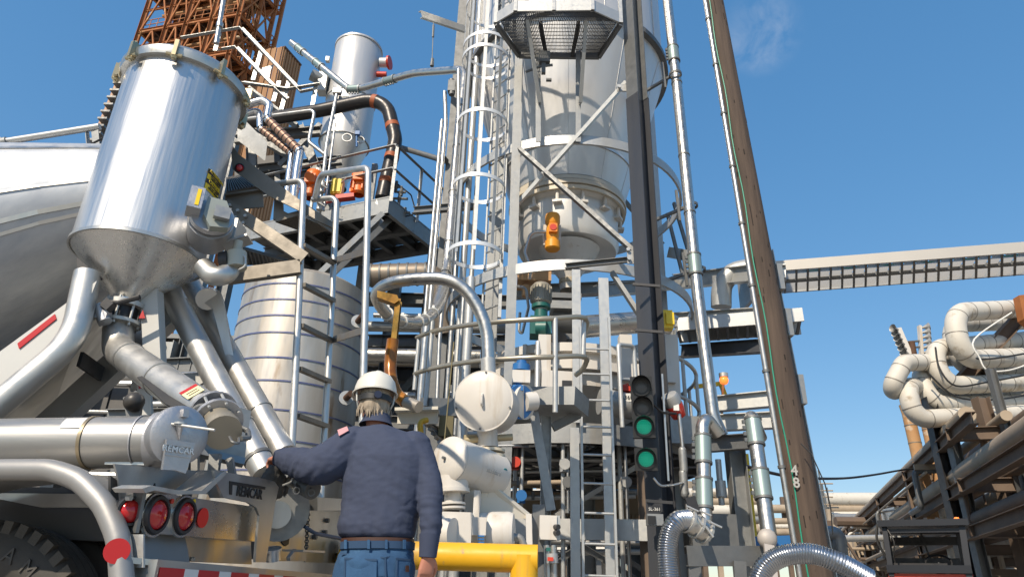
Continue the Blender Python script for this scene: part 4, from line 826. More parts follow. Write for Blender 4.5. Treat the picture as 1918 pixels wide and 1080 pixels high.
mb = MB(); mb.cyl(P(914, 672, 5.9), P(915, 704, 5.9), .066, n=20); CV.part('sleeve', mb, galvl)
for f in (.335, .40, .43, .50, .56):
    p, d = along(lp, f); mb = MB(); mb.ring(p, d, .060, .012, .02, n=20); mb.bx(p + ZU * .075, .03, .03, .05); CV.part('hose_clamp', mb, label_w)
coup = mat('green_grey_coupling', (.30, .38, .36), .4, .5)
for f in (.035, .105, .225, .315):
    p, d = along(pth1, f); mb = MB(); mb.cyl(p - d * .16, p + d * .16, .083, n=18); cpl = CV.part('coupling', mb, coup); 
    for s in (-.14, .14): mb = MB(); mb.ring(p + d * s, d, .083, .01, .03, n=18); CV.part('coupling_band', mb, galvl, cpl)
    for s in (-.1, -.03, .04, .11): mb = MB(); mb.bx(p + d * s - ZU * .105, .03, .03, .05); CV.part('coupling_bolt', mb, galvd, cpl)
for f in (.60, .68, .76, .84, .9): p, d = along(pth1, f); mb = MB(); mb.ring(p, d, .074, .008, .02, n=18); CV.part('joint_band', mb, galvd)
# parallel conduits beside it, each its own
for k, (dx, r, lb) in enumerate(((-12, .034, 'thin conduit just left of the tower conveying pipe'), (-20, .026, 'outermost thin conduit left of the tower conveying pipe'), (11, .03, 'thin conduit just right of the tower conveying pipe'))):
    mb = MB(); mb.tube([P(845 + dx + (3 if k else 0), 172 if k != 2 else 130, 9.2) if k != 1 else P(848 + dx, 225, 9.2), P(847 + dx, 230, 9.2), P(822 + dx, 520, 9.0), P(812 + dx, 640, 9.0), P(806 + dx, 790, 8.9)], r, 10); solo('vertical_conduit', mb, conduit, lb, 'conduit', 'conduits beside the conveying pipe')
mb = MB(); mb.bx(P(846, 163, 9.2), .12, .1, .22); mb.cyl(P(846, 150, 9.2), P(846, 178, 9.2), .05, n=10); solo('conduit_fitting', mb, galvd, 'grey fitting capping the thin conduit beside the pipe bend', 'fitting')
# amber bracket and burnt hose under the loop
AB = Thing('heat_tinted_bracket', 'amber bronze channel bracket holding up the pipe loop', 'bracket', (P(740, 700, 6.0).x, 6.0, 0))
mb = MB(); mb.chan(P(742, 562, 6.0), P(722, 740, 6.0), .05, .09, V((0, 1, 0)), .01, 1); AB.part('post', mb, amber)
mb = MB(); mb.plate([P(708, 548, 5.98), P(745, 556, 5.98), P(749, 566, 5.98), P(740, 572, 5.98), P(708, 560, 5.98)], .10); AB.part('shelf', mb, amber)
mb = MB(); hp = smooth([P(736, 636, 5.85), P(731, 680, 5.85), P(733, 712, 5.8), P(744, 738, 5.75), P(760, 752, 5.7)]); mb.tube(hp, .055, 18); bh = solo('burnt_amber_hose', mb, amberhose, 'glossy dark red and amber hose elbow behind the hard hat', 'hose')
mb = MB(); mb.cyl(P(760, 752, 5.7), P(785, 762, 5.62), .05, n=18); solo('hose_end_fitting', mb, mat('dull_fitting', (.42, .38, .32), .45, .6), 'dull metal fitting at the lower end of the amber hose', 'fitting')

# ------------------------------------------------------------------ striped stainless tank
tx = P(566, 620, 10.0); ST = Thing('stained_storage_tank', 'stained stainless tank with blue stripes behind the truck ladder', 'tank', (tx.x, 10.0, 0)); sb_ = V((tx.x, 10.0, 0)); tr = .95
tz1 = zat(tx.x, 10 - tr, 505); zb = 0.0
mb = MB(); mb.lathe(sb_, ZU, [(0, tr * 1.06), (tz1 * .5, tr * 1.03), (tz1, tr), (tz1 + .12, tr * .8), (tz1 + .2, .01)], 56); ST.part('shell', mb, stain)
bz = [zat(tx.x, 10 - tr, y) for y in (530, 560, 590, 622, 669, 712, 766, 822, 880)]
blueb = mat('blue_stripe_band', (.04, .07, .24), .45, .2, .8, 14, (.25, .25, .28))
for z in bz:
    mb = MB(); rr = tr * (1.06 - .06 * z / tz1) + .004; mb.ring(sb_ + ZU * z, ZU, rr, .006, .022, n=56); ST.part('blue_band', mb, blueb)
for x, y in ((670, 602), (648, 745), (504, 520)):
    a = P(x, y, 9.3); mb = MB(); mb.cyl(a, a + V((.12, -.25, 0)), .045, n=12); ST.part('capped_nozzle', mb, rustd); mb = MB(); mb.cyl(a + V((-.0, .02, 0)), a + V((.01, -.02, 0)), .10, n=16); ST.part('nozzle_pad', mb, galvl)
# insulated duct right of the tank
DU = Thing('ringed_duct', 'brown ringed metal duct between the tank and the pipe loop', 'duct', (P(735, 515, 10.3).x, 10.3, 0))
a, b = P(690, 516, 10.3), P(820, 512, 10.3); mb = MB(); mb.tube([a, b, b + V((.2, .2, -1.0))], .19, 20, .3); DU.part('duct', mb, mat('brown_steel_duct', (.30, .25, .20), .45, .5, .6, 5, (.2, .16, .12)))
for k in range(7): mb = MB(); mb.ring(lerp(a, b, .05 + k * .13), b - a, .19, .012, .03, n=20); DU.part('duct_ring', mb, galvd)
# ------------------------------------------------------------------ silo and its tower
AX = P(1062, 300, 10).x; AY = 10.0; ab = V((AX, AY, 0))
SI = Thing('storage_silo', 'tall silver silo with conical bottom in the middle of the steel tower', 'silo', (AX, AY, 0))
zf = P(1247, 165, AY).z; rf = P(1245, 165, AY).x - AX
z_c0 = zf - .10; z_c1 = P(1168, 388, AY).z; r_c1 = P(1168, 388, AY).x - AX
rs = P(1229, 40, AY).x - AX
mb = MB(); mb.lathe(ab, ZU, [(zf, rs), (zf + 6, rs), (zf + 6.1, .01)], 72); sh_ = SI.part('shell', mb, silo_m)
for k in range(1, 4): mb = MB(); mb.ring(ab + ZU * (zf + 1.5 * k), ZU, rs - .002, .006, .03, n=72); SI.part('weld_seam', mb, silo_m, sh_)
for k in range(5):
    a = R_(-150 + k * 38); mb = MB(); d = V((cos(a), sin(a), 0)); mb.bar(ab + d * (rs + .003) + ZU * zf, ab + d * (rs + .003) + ZU * (zf + 6), .02, .006, V((-sin(a), cos(a), 0))); SI.part('weld_seam', mb, silo_m, sh_)
mb = MB(); mb.ring(ab + ZU * zf, ZU, rs - .02, rf - rs + .04, .10, n=72); SI.part('ring_flange', mb, galvd)
mb = MB(); mb.lathe(ab, ZU, [(zf - .04, rs * .995), (zf - .12, rs * .985), (z_c1, r_c1)], 72); co = SI.part('cone', mb, silo_m)
for k in range(6):
    a = R_(-160 + k * 33); d = V((cos(a), sin(a), 0)); mb = MB(); mb.cyl(ab + d * (rs * .985 + .002) + ZU * (zf - .12), ab + d * (r_c1 + .002) + ZU * z_c1, .005, n=6); SI.part('weld_seam', mb, silo_m, co)
mb = MB(); fh_ = .5 / (zf - .12 - z_c1); mb.ring(ab + ZU * (z_c1 + .50), ZU, r_c1 + (rs * .985 - r_c1) * fh_, .012, .05, n=64); SI.part('hoop', mb, silo_m, co)
cream = mat('cream_flexible_sleeve', (.66, .60, .48), .5, 0, .6, 6, (.50, .42, .30))
for k in range(3): mb = MB(); mb.ring(ab + ZU * (z_c1 - .05 - .09 * k), ZU, r_c1 - .04, .05 + .02 * (k == 1), .07, n=56); SI.part('sleeve_ring', mb, cream)
zb0 = P(1158, 430, AY).z; zb1 = P(1153, 470, AY).z; rb = P(1157, 440, AY).x - AX
mb = MB(); mb.lathe(ab, ZU, [(z_c1 - .25, r_c1 - .05), (z_c1 - .3, rb), (zb1, rb), (zb1 - .1, rb - .05), (zb1 - .22, rb * .55), (zb1 - .25, .3)], 56); ba = SI.part('bin_activator', mb, mat('satin_white_steel', (.70, .69, .66), .38, .3, .5, 4, (.58, .56, .52))); 
for k in range(7):
    a = R_(-165 + k * 26 + 8); d = V((cos(a), sin(a), 0)); s = V((-sin(a), cos(a), 0)); p = ab + d * (rb + .05) + ZU * (zb0 - .02); mb = MB(); mb.bx(p, .10, .14, .04, (d, s, ZU)); mb.bx(p + ZU * .26, .1, .14, .04, (d, s, ZU)); mb.cyl(p, p + ZU * .3, .03, n=8); SI.part('hanger_bracket', mb, whitep, ba)
zl0 = P(1108, 478, AY).z; zl1 = P(1070, 548, AY).z
mb = MB(); mb.lathe(ab - V((0, .25, 0)), ZU, [(zb1 - .16, .50), (zl1 + .12, .15), (zl1 - .08, .14)], 40); SI.part('outlet_cone', mb, whitep)
mb = MB(); mb.ring(ab - V((0, .25, 0)) + ZU * (zl1 + .06), ZU, .140, .02, .07, n=32); SI.part('outlet_band', mb, mat('tan_sleeve', (.46, .38, .26), .6))
# orange vibrator on the activator
q = P(1035, 434, 8.75); VB = Thing('bin_vibrator', 'orange yellow vibrator motor on the silo bottom ring', 'motor', q)
mb = MB(); mb.lathe(q - ZU * .30, ZU, [(0, .001), (0, .09), (.02, .11), (.13, .11), (.15, .085), (.22, .095), (.34, .095), (.40, .085), (.44, .11), (.55, .11), (.58, .10), (.585, .001)], 24); VB.part('housing', mb, mat('amber_orange_paint', (.82, .34, .02), .42, 0, .4, 9, (.66, .24, .02)))
mb = MB(); mb.bx(q + V((0, -.09, .0)), .12, .1, .14); VB.part('terminal_box', mb, orange)
mb = MB(); mb.bx(q + V((.0, .14, 0)), .26, .10, .34); VB.part('mount_plate', mb, whitep)
mb = MB(); mb.cyl(q + V((.0, -.14, .0)), q + V((.0, -.15, 0)), .05, n=14); VB.part('badge', mb, redp)
mb = MB(); mb.tube([q + V((-.1, 0, 0)), q + V((-.32, 0, -.02)), q + V((-.40, 0, -.35)), q + V((-.30, 0, -.60)), q + V((-.32, .05, -.75))], .022, 10, .12); VB.part('flexible_conduit', mb, conduit)
# ---- tower steel
TW_ = Thing('silo_tower_steelwork', 'galvanised steel columns, ring beams and bracing around the silo', 'tower', (AX, 9, 0))
pc = P(1225, 900, 7.6); FRX = P(1210, 500, 7.6).x
def col(px, py, Y, w, m_, top, name='column', base=0.0, up_=None, typ='i'):
    p = P(px, py, Y); mb = MB(); (mb.ibeam if typ == 'i' else mb.bar)(V((p.x, Y, base)), V((p.x, Y, top)), w, w, up_ or V((.55, -.83, 0))); return TW_.part(name, mb, m_)
topz = 14.5
zsp = zat(P(1212, 500, 7.6).x, 7.6, 185)
FR = col(1212, 500, 7.6, .225, blacksteel, zsp, up_=V((.80, .6, 0))); col(1212, 500, 7.6, .205, galvd, topz, base=zsp + .004, up_=V((.80, .6, 0)))
col(963, 400, 8.35, .13, galv, topz, typ='b', up_=V((0, 1, 0)))
col(866, 90, 10.6, .26, galvd, topz, up_=V((0, 1, 0))); col(1222, 440, 11.6, .32, galvl, topz, typ='b', up_=V((0, 1, 0)))
col(924, 500, 9.6, .20, galv, topz, up_=V((0, 1, 0)))
mb = MB(); p = P(1222, 950, 8.05); mb.cyl(V((p.x, 8.05, 0)), V((p.x, 8.05, P(1212, 870, 8.05).z)), .16, n=24); TW_.part('round_column', mb, mat('brown_primer_steel', (.20, .15, .11), .6, .2, .5, 3, (.14, .1, .075)))
# ring beams
R1 = P(1266, 352, AY).x - AX; z1r = zat(AX, AY - R1, 262); R2 = P(1288, 588, AY).x - AX; z2r = zat(AX, AY - R2, 496)
for z, R in ((z1r, R1), (z2r, R2)):
    mb = MB(); mb.ring(ab + ZU * z, ZU, R - .02, .035, .15, n=72); TW_.part('ring_beam', mb, galvl)
mb = MB(); mb.ring(ab + ZU * (z1r - 2.5), ZU, R1 - .02, .05, .06, n=72)
# bracing in front
mb = MB(); mb.chan(P(970, 281, 8.2), P(1190, 478, 7.75), .05, .10, V((0, 1, .2)), .012, 1); TW_.part('diagonal_brace', mb, galvd)
mb = MB(); mb.bar(P(1172, 155, 7.8), P(962, 390, 8.45), .05, .09, V((0, 1, 0))); TW_.part('diagonal_brace', mb, galvl)
for g_, h_ in ((P(1185, 482, 7.70), .18), (P(1165, 165, 7.75), .12)): mb = MB(); mb.bx(g_, .14, .02, h_); TW_.part('gusset_plate', mb, galvl)
bolts(TW_, [P(1176, 468, 7.68), P(1178, 485, 7.68), P(1017, 325, 8.1), P(1160, 164, 7.72)], (0, -1, 0), .025, galvl)
mb = MB(); mb.chan(P(1060, 500, 8.1), P(1186, 487, 7.75), .05, .07, ZU); TW_.part('tie_beam', mb, galvd)
mb = MB(); mb.ibeam(P(1120, 545, 9.6), P(1280, 530, 11.5), .15, .2, ZU); TW_.part('floor_beam', mb, galv)
mb = MB(); mb.ibeam(P(960, 548, 11.2), P(1240, 536, 11.2), .18, .22, ZU); TW_.part('floor_beam', mb, galv)
mb = MB(); mb.chan(P(1143, 512, 8.0), P(1200, 600, 7.9), .05, .09, V((0, 1, 0))); TW_.part('knee_brace', mb, galv)
mb = MB(); mb.chan(P(1100, 300, 11.4), P(1240, 460, 11.6), .05, .12, V((0, 1, 0))); TW_.part('rear_brace', mb, galvd)
mb = MB(); mb.bar(P(1190, 440, 7.9), P(1216, 610, 7.9), .05, .10, V((0, 1, 0))); TW_.part('stiffener', mb, galv)
for a, b in (((1262, 380), (1292, 480)), ((1250, 400), (1280, 520))): mb = MB(); mb.bar(P(*a, 11.0), P(*b, 11.0), .05, .07); TW_.part('rear_brace', mb, galvd)
mb = MB(); mb.bar(P(1256, 473, 11.4), P(1296, 480, 10.8), .12, .2, ZU); TW_.part('bracket_arm', mb, galvl)
mb = MB(); mb.ibeam(P(890, 385, 9.6), P(775, 395, 10.2), .1, .12, ZU); TW_.part('tie_beam', mb, galvd)
mb = MB(); mb.cyl(P(780, 100, 9.0), P(780, 101, 9.0), .02) ; 
# hanging straps and platform brackets
pz = P(1050, 28, 7.3).z
for x0, x1 in ((1008, 1008), (1083, 1083)): mb = MB(); mb.bar(P(x0, 95, 8.06), P(x1, 266, 8.06), .075, .02, V((0, 1, 0))); TW_.part('hanger_strap', mb, galv)
for x0, x1 in ((984, 1008), (1094, 1084)):
    mb = MB(); mb.chan(P(x0, 40, 7.42), P(x1, 193, 8.0), .05, .09, V((0, 1, .3)), .01); TW_.part('platform_bracket', mb, galv)
# upper grated platform
pn = [PZ(928, 44, pz), PZ(965, 22, pz), PZ(1110, 20, pz), PZ(1163, 44, pz), PZ(1122, 106, pz), PZ(972, 104, pz)]
UP = Thing('grated_platform', 'upper grated service platform with curved kickplate on the silo', 'platform', (pn[1].x, pn[1].y, 0))
mb = MB(); 
for a, b in zip(pn[:3], pn[1:4]): mb.bar(up(a, .10), up(b, .10), .02, .20, ZU)
UP.part('kick_plate', mb, galvl)
mb = MB(); mb.bar(pn[3], pn[4], .05, .09, ZU); UP.part('edge_channel', mb, galvd); mb = MB(); mb.bar(pn[0], pn[5], .05, .09, ZU); UP.part('edge_channel', mb, galvd); mb = MB(); mb.bar(pn[5], pn[4], .05, .09, ZU); UP.part('edge_channel', mb, galvd)
def gpanel(a, b, c, d, nx, ny, z):         # grating panel: bearing bars and cross rods
    mb = MB()
    for i in range(nx + 1): f = i / nx; mb.bar(up(lerp(a, b, f), z), up(lerp(d, c, f), z), .006, .035, ZU)
    for j in range(ny + 1): f = j / ny; mb.bar(up(lerp(a, d, f), z), up(lerp(b, c, f), z), .006, .012, ZU)
    o = UP.part('grating_panel', mb, galvd); o['kind'] = 'stuff'
qn = [lerp(PZ(938, 44, pz), PZ(1156, 44, pz), f) for f in (0, .34, .67, 1)]; qf = [lerp(PZ(974, 103, pz), PZ(1120, 104, pz), f) for f in (0, .34, .67, 1)]
for k in range(3): gpanel(qn[k], qn[k + 1], qf[k + 1], qf[k], 22, 9, .05)
gpanel(pn[1], pn[2], qn[3], qn[0], 50, 3, .05)
for f in (.34, .67): mb = MB(); mb.bar(lerp(qn[0], qn[3], f), lerp(qf[0], qf[3], f), .05, .08, ZU); UP.part('bearer', mb, black)
for p in (pn[0], pn[1], pn[2], pn[3], lerp(pn[1], pn[2], .5)):
    mb = MB(); mb.bar(up(p, 0), up(p, 1.1), .05, .05); UP.part('rail_post', mb, galvl)
for h in (.6, 1.1):
    mb = MB(); mb.tube([up(p, h) for p in pn[:4]], .024, 8); UP.part('guard_rail', mb, galvl)
mb = MB(); mb.bx(P(1020, 110, 7.9), .16, .12, .2); mb.bx(P(1018, 128, 7.9), .06, .06, .2); mb.tube([P(985, 135, 7.9), P(1010, 125, 7.9), P(1035, 122, 7.9)], .02, 8); mb.bx(P(1028, 150, 7.9), .08, .05, .03); solo('limit_switch_assembly', mb, galvd, 'dark switch assembly hanging under the upper platform', 'switch')
# ---- caged ladder
CL = Thing('caged_ladder', 'galvanised caged ladder running up the left of the silo', 'ladder', (P(930, 400, 8.5).x, 8.5, 0))
lx0, lx1 = P(916, 330, 8.75).x, P(946, 330, 8.55).x
zlo, zhi = P(930, 600, 8.6).z, 13.5
for x, yy, w in ((lx0, 8.78, .03), (lx1, 8.50, .045)): mb = MB(); mb.bar(V((x, yy, zlo)), V((x, yy, zhi)), w, .06, V((0, 1, 0))); CL.part('side_rail', mb, galvl)
k = 0; z = zlo + .2
while z < zhi:
    mb = MB(); mb.cyl(V((lx0, 8.78, z)), V((lx1, 8.50, z)), .013, n=8); CL.part('rung', mb, galvl); z += .3
hc = V(((lx0 + lx1) / 2 - .24, 8.36, 0)); hr = .37
for y in (-60, 10, 85, 108, 226, 345, 470):
    z = zat(hc.x, hc.y, y + 8); mb = MB(); mb.ring(hc + ZU * z, ZU, hr, .01, .058, n=36); CL.part('cage_hoop', mb, mat('white_cage_steel', (.80, .80, .78), .4, .3))
for a in (150, 190, 230, 270, 310, 350):
    d = V((cos(R_(a)), sin(R_(a)), 0)); mb = MB(); mb.bar(hc + d * (hr - .004) + ZU * zat(hc.x, hc.y, 490), hc + d * (hr - .004) + ZU * 13.5, .05, .008, d); CL.part('cage_strap', mb, galvl)
# shell seen left behind the ladder: vertical conveying riser
for px, r, lb in ((884, .05, 'pale riser pipe inside the ladder cage'), (899, .035, 'slim riser pipe inside the ladder cage')):
    a = P(px, 250, 9.3); mb = MB(); mb.cyl(V((a.x, 9.3, 0.2)), V((a.x, 9.3, 13.5)), r, n=12); solo('riser_pipe', mb, galvl, lb, 'pipe')
a = P(870, 300, 9.6)
mb = MB(); mb.cyl(V((a.x, 9.4, 0)), V((a.x, 9.4, 13.5)), .04, n=10); solo('riser_pipe', mb, conduit, 'thin riser pipe just left of the ladder cage', 'pipe')
# hoist beam and chain top left
HB = Thing('hoist_beam', 'galvanised hoist beam jutting left from the tower top', 'beam', P(870, 52, 9.4)); mb = MB(); mb.chan(P(790, 26, 9.0), P(872, 54, 9.9), .06, .13, ZU, .012, -1); HB.part('beam', mb, galvl)
mb = MB(); mb.cyl(P(812, 42, 9.15), P(809, 120, 9.15), .008, n=6); mb.cyl(P(812, 48, 9.15), P(811, 70, 9.15), .02, n=8); mb.cyl(P(810, 110, 9.15), P(809, 124, 9.15), .025, .035, n=8); solo('turnbuckle_hanger', mb, galvd, 'steel turnbuckle rod hanging from the hoist beam to the pipe', 'hanger')
# ---- right riser pipe
def vpipe(name, pts, r, m_, lb, cpl=(), bend=.15, group=None):
    th = Thing(name, lb, 'pipe', V((P(*pts[-1]).x, pts[-1][2], 0)), group); q = [P(*p) for p in pts]; pt = fillet(q, bend, 6); mb = MB(); mb.tube(pt, r, 18); th.part('pipe_run', mb, m_)
    for f in cpl:
        p, d = along(pt, f); mb = MB(); mb.cyl(p - d * .15, p + d * .15, r + .012, n=18); c_ = th.part('coupling', mb, coup)
        for s in (-.15, .15): mb = MB(); mb.ring(p + d * s, d, r + .002, .016, .025, n=18); th.part('coupling_band', mb, galvd, c_)
        sd_ = frame(d)[1]
        for s in (-.11, -.04, .03, .10): mb = MB(); mb.bx(p + d * s - sd_ * (r + .03), .03, .03, .04); th.part('coupling_bolt', mb, galvd, c_)
    return th, pt
RV_, rp_ = vpipe('tall_riser_pipe', [(1243, -60, 8.6), (1268, 160, 8.4), (1308, 560, 8.2), (1336, 780, 8.1), (1352, 815, 8.1)], .078, pipess, 'tall stainless riser pipe just right of the silo', (.255, .72), .3)
for y in (140, 385, 505):
    p = P(1246 + y * .118, y, 8.35); mb = MB(); mb.bar(p + V((-.05, .05, 0)), p + V((-.55, .6, 0)), .04, .04); mb.ring(p + V((.02, 0, 0)), ZU, .08, .02, .04, n=18); mb.bar(p + V((-.14, .05, -.22)), p + V((-.16, .05, .28)), .035, .03); RV_.part('pipe_bracket', mb, galvd)
for f in (.33, .5, .62): p, d = along(rp_, f); mb = MB(); mb.ring(p, d, .078, .007, .02, n=18); RV_.part('joint_band', mb, galvd)
# ---- lower mid platform and circular railing
LZ = P(1040, 748, 7.0).z
LP = Thing('lower_platform', 'galvanised round service platform with curved railing under the silo', 'platform', (AX, 9, 0))
mb = MB(); mb.ring(ab + ZU * (LZ - .10), ZU, R2 - .02, .03, .24, n=72); LP.part('rim_beam', mb, galv)
mb = MB(); mb.lathe(ab + ZU * LZ, ZU, [(-.02, .8), (-.02, R2 - .02), (.0, R2 - .02), (.0, .8), (-.02, .8)], 64); LP.part('deck', mb, galvd)
for k in range(8):
    a = k * pi / 8; d = V((cos(a), sin(a), 0)); mb = MB(); mb.ibeam(ab - d * (R2 - .04) + ZU * (LZ - .14), ab + d * (R2 - .04) + ZU * (LZ - .14), .12, .2, ZU); LP.part('floor_beam', mb, galvd)
mb = MB(); a, b = P(998, 752, 6.9), P(1090, 752, 6.7); mb.bar(a, b, .5, P(1040, 736, 6.8).z - P(1040, 769, 6.8).z, ZU); LP.part('landing_beam', mb, galv)
mb = MB(); mb.bar(P(800, 762, 7.6), P(872, 765, 7.0), .2, .18, ZU); LP.part('landing_beam', mb, galvd)
rail_m = mat('brassy_handrail', (.46, .42, .34), .42, .7, .6, 3, (.34, .30, .22))
tr_ = [(781, 632, 7.9), (809, 621, 7.4), (860, 611, 6.9), (916, 604, 6.55), (980, 599, 6.4), (1037, 596, 6.4), (1096, 595, 6.6), (1094, 625, 6.8)]
mr_ = [(777, 700, 7.9), (800, 692, 7.4), (855, 681, 6.9), (916, 674, 6.55), (980, 670, 6.4), (1037, 668, 6.4), (1096, 668, 6.6), (1092, 690, 6.8), (1078, 702, 6.9)]
mb = MB(); mb.tube(smooth([P(*p) for p in tr_], 3), .027, 12); LP.part('handrail', mb, rail_m); mb = MB(); mb.tube(smooth([P(*p) for p in mr_], 3), .027, 12); LP.part('mid_rail', mb, rail_m)
for a, b, y in (((809, 621), (797, 760), 7.4), ((1040, 596), (1040, 772), 6.4), ((785, 632), (776, 730), 7.85), ((1094, 598), (1092, 670), 6.65)): mb = MB(); mb.cyl(P(*a, y), P(*b, y), .026, n=12); LP.part('rail_post', mb, galvl)
# far/right part of the railing
for h in (1.08, .55):
    mb = MB(); pts = [ab + V((cos(R_(a)), sin(R_(a)), 0)) * (R2 - .02) + ZU * (LZ + h) for a in range(-48, 75, 6)]; mb.tube(pts, .028, 12); LP.part('curved_rail', mb, galvl)
for a in (-40, -20, 5, 30): p = ab + V((cos(R_(a)), sin(R_(a)), 0)) * (R2 - .02); mb = MB(); mb.cyl(p + ZU * (LZ - .2), p + ZU * (LZ + 1.08), .026, n=10); LP.part('rail_post', mb, galvl)
# legs and bracing below
for px, Y, w in ((1022, 6.9, .10), (935, 9.4, .2), (1100, 10.6, .2), (1245, 10.2, .2)):
    p = P(px, 900, Y); mb = MB(); mb.ibeam(V((p.x, Y, 0)), V((p.x, Y, LZ - .2)), w, w, V((1, 0, 0))); LP.part('leg', mb, galv)
mb = MB(); mb.bar(P(1000, 772, 6.75), P(1032, 955, 6.75), .09, .03, V((0, 1, 0))); LP.part('strut', mb, galv)
mb = MB(); mb.bar(P(1085, 775, 6.9), P(1035, 800, 6.9), .08, .08); LP.part('strut', mb, galvd)
for a, b, y, m_ in (((1040, 965), (1195, 870), 8.8, galvl), ((1040, 990), (1200, 1090), 8.6, galvd), ((1045, 960), (1240, 1090), 9.6, galvd), ((1045, 1050), (1130, 990), 9.3, galvd)):
    mb = MB(); mb.bar(P(*a, y), P(*b, y), .06, .13, V((0, 1, .2))); LP.part('cross_brace', mb, m_)
mb = MB(); mb.chan(P(960, 988, 8.3), P(1215, 992, 7.8), .06, .22, ZU, .012, -1); LP.part('tie_beam', mb, galvl)
# ---- access ladder
AL = Thing('access_ladder', 'plain galvanised ladder up to the lower platform', 'ladder', (P(1118, 1000, 7.3).x, 7.3, 0))
AYL = 7.3; l0 = P(1092, 1040, AYL); l1 = P(1154, 1040, AYL); ztop0 = zat(l0.x, AYL, 612); ztop1 = zat(l1.x, AYL, 594)
mb = MB(); mb.bar(V((l0.x, AYL, 0)), V((l0.x, AYL, ztop0)), .024, .055, V((0, 1, 0))); AL.part('side_rail', mb, galvl); mb = MB(); mb.bar(V((l1.x, AYL, 0)), V((l1.x, AYL, ztop1)), .024, .055, V((0, 1, 0))); AL.part('side_rail', mb, galvl)
z = .12
while z < ztop0 - .02: mb = MB(); mb.cyl(V((l0.x, AYL, z)), V((l1.x, AYL, z)), .013, n=10); AL.part('rung', mb, galvl); z += .295
for px, w, y0 in ((1077, .10, 800), (1141, .12, 520)):
    p = P(px, 900, 7.6); mb = MB(); mb.chan(V((p.x, 7.6, 0)), V((p.x, 7.6, zat(p.x, 7.6, y0))), .05, w, V((1, 0, 0)), .01); AL.part('stand_off_post', mb, galvl)
p = P(1080, 620, 8.0); mb = MB(); mb.bar(V((p.x, 8.0, LZ)), V((p.x, 8.0, zat(p.x, 8.0, 505))), .11, .02, V((0, 1, 0))); AL.part('stand_off_post', mb, galvl)
GR = Thing('grab_rail', 'pale steel grab rail loop beside the access ladder head', 'rail', (P(1165, 720, 7.4).x, 7.4, 0))
mb = MB(); mb.tube([P(1166, 800, 7.3), P(1158, 645, 7.3), P(1187, 648, 7.5), P(1192, 735, 7.5)], .026, 12, .05); GR.part('loop', mb, galvl); mb = MB(); mb.cyl(P(1161, 710, 7.3), P(1190, 712, 7.5), .022, n=10); GR.part('cross_bar', mb, galvl)
# ---- white scale hopper body behind
WB = Thing('white_weigh_hopper', 'white painted hopper body with frame under the silo outlet', 'hopper', (AX, AY, 0))
zw0 = zat(AX, AY - 1.2, 648); zw1 = zat(AX, AY - 1.2, 720); zw2 = zat(AX, AY - 1.2, 765)
mb = MB(); mb.lathe(ab, ZU, [(zw0 + .15, .3), (zw0, 1.25), (zw1 + .3, 1.25), (zw1, 1.2), (zw2, .7), (zw2 - .3, .4)], 40); WB.part('body', mb, whitep)
for z in (zw0 - .05, zw1 + .25): mb = MB(); mb.ring(ab + ZU * z, ZU, 1.25, .08, .12, n=48); WB.part('flange', mb, whitep)
for a in range(-150, 0, 30): d = V((cos(R_(a)), sin(R_(a)), 0)); mb = MB(); mb.bar(ab + d * 1.3 + ZU * (zw1 + .2), ab + d * 1.3 + ZU * zw0, .05, .2, d); WB.part('stiffener', mb, whitep)
for x0, x1, y in ((1014, 1075, 712), (1160, 1262, 700)):
    mb = MB(); mb.bar(P(x0, y, 8.3), P(x1, y + 4, 8.3), .2, .22, ZU); WB.part('frame_beam', mb, whitep)
for x in (1020, 1170, 1255): mb = MB(); mb.bar(P(x, 630, 8.35), P(x + (x - 1062) * .03, 750, 8.35), .16, .16); WB.part('frame_post', mb, whitep)
mb = MB(); mb.bx(P(1062, 722, 8.1), .12, .05, .12); WB.part('cover_plate', mb, black)
mb = MB(); mb.cyl(P(1165, 730, 8.2), P(1178, 726, 8.15), .06, n=16); mb.bx(P(1172, 728, 8.12), .16, .06, .06); solo('red_alarm_horn', mb, redp, 'small red horn behind the traffic signal', 'horn')
# feed pipe to the outlet (silver horizontal duct)
mb = MB(); mb.cyl(P(1090, 612, 9.0), P(1240, 600, 9.4), .16, n=20); mb.cyl(P(1238, 600, 9.4), P(1262, 612, 9.4), .17, n=20); solo('horizontal_duct', mb, pipess, 'horizontal stainless duct under the silo outlet', 'duct')
# ---- rotary valve and green gear motor
GM = Thing('gear_motor', 'upright grey motor on dark green gearbox beside the silo outlet', 'motor', P(1012, 640, 8.6)); q = P(1013, 560, 8.6)
mb = MB(); mb.lathe(P(1013, 582, 8.6), ZU, [(0, .09), (.10, .11), (.12, .135), (.36, .135), (.40, .10), (.42, .001)], 24); GM.part('motor', mb, mat('grey_motor_paint', (.34, .32, .27), .5, .2))
for k in range(20): a = k * pi / 10; d = V((cos(a), sin(a), 0)); mb = MB(); mb.bx(P(1013, 582, 8.6) + d * .135 + ZU * .24, .03, .008, .22, (d, V((-d.y, d.x, 0)), ZU)); GM.part('cooling_fin', mb, mat('grey_motor_paint', (.3, .3, .3)))
mb = MB(); mb.lathe(P(1013, 606, 8.6), ZU, [(0, .12), (.05, .12), (.06, .09), (.2, .09), (.22, .13), (.27, .13)], 20); GM.part('gear_neck', mb, greenp)
mb = MB(); mb.bx(P(1012, 614, 8.6), .28, .26, .26); mb.cyl(P(1005, 614, 8.45), P(1024, 614, 8.42), .1, n=16); GM.part('gearbox', mb, greenp)
RVV = Thing('rotary_valve', 'grey rotary valve body below the silo outlet cone', 'valve', P(1055, 660, 9.4)); q = P(1052, 590, 9.4)
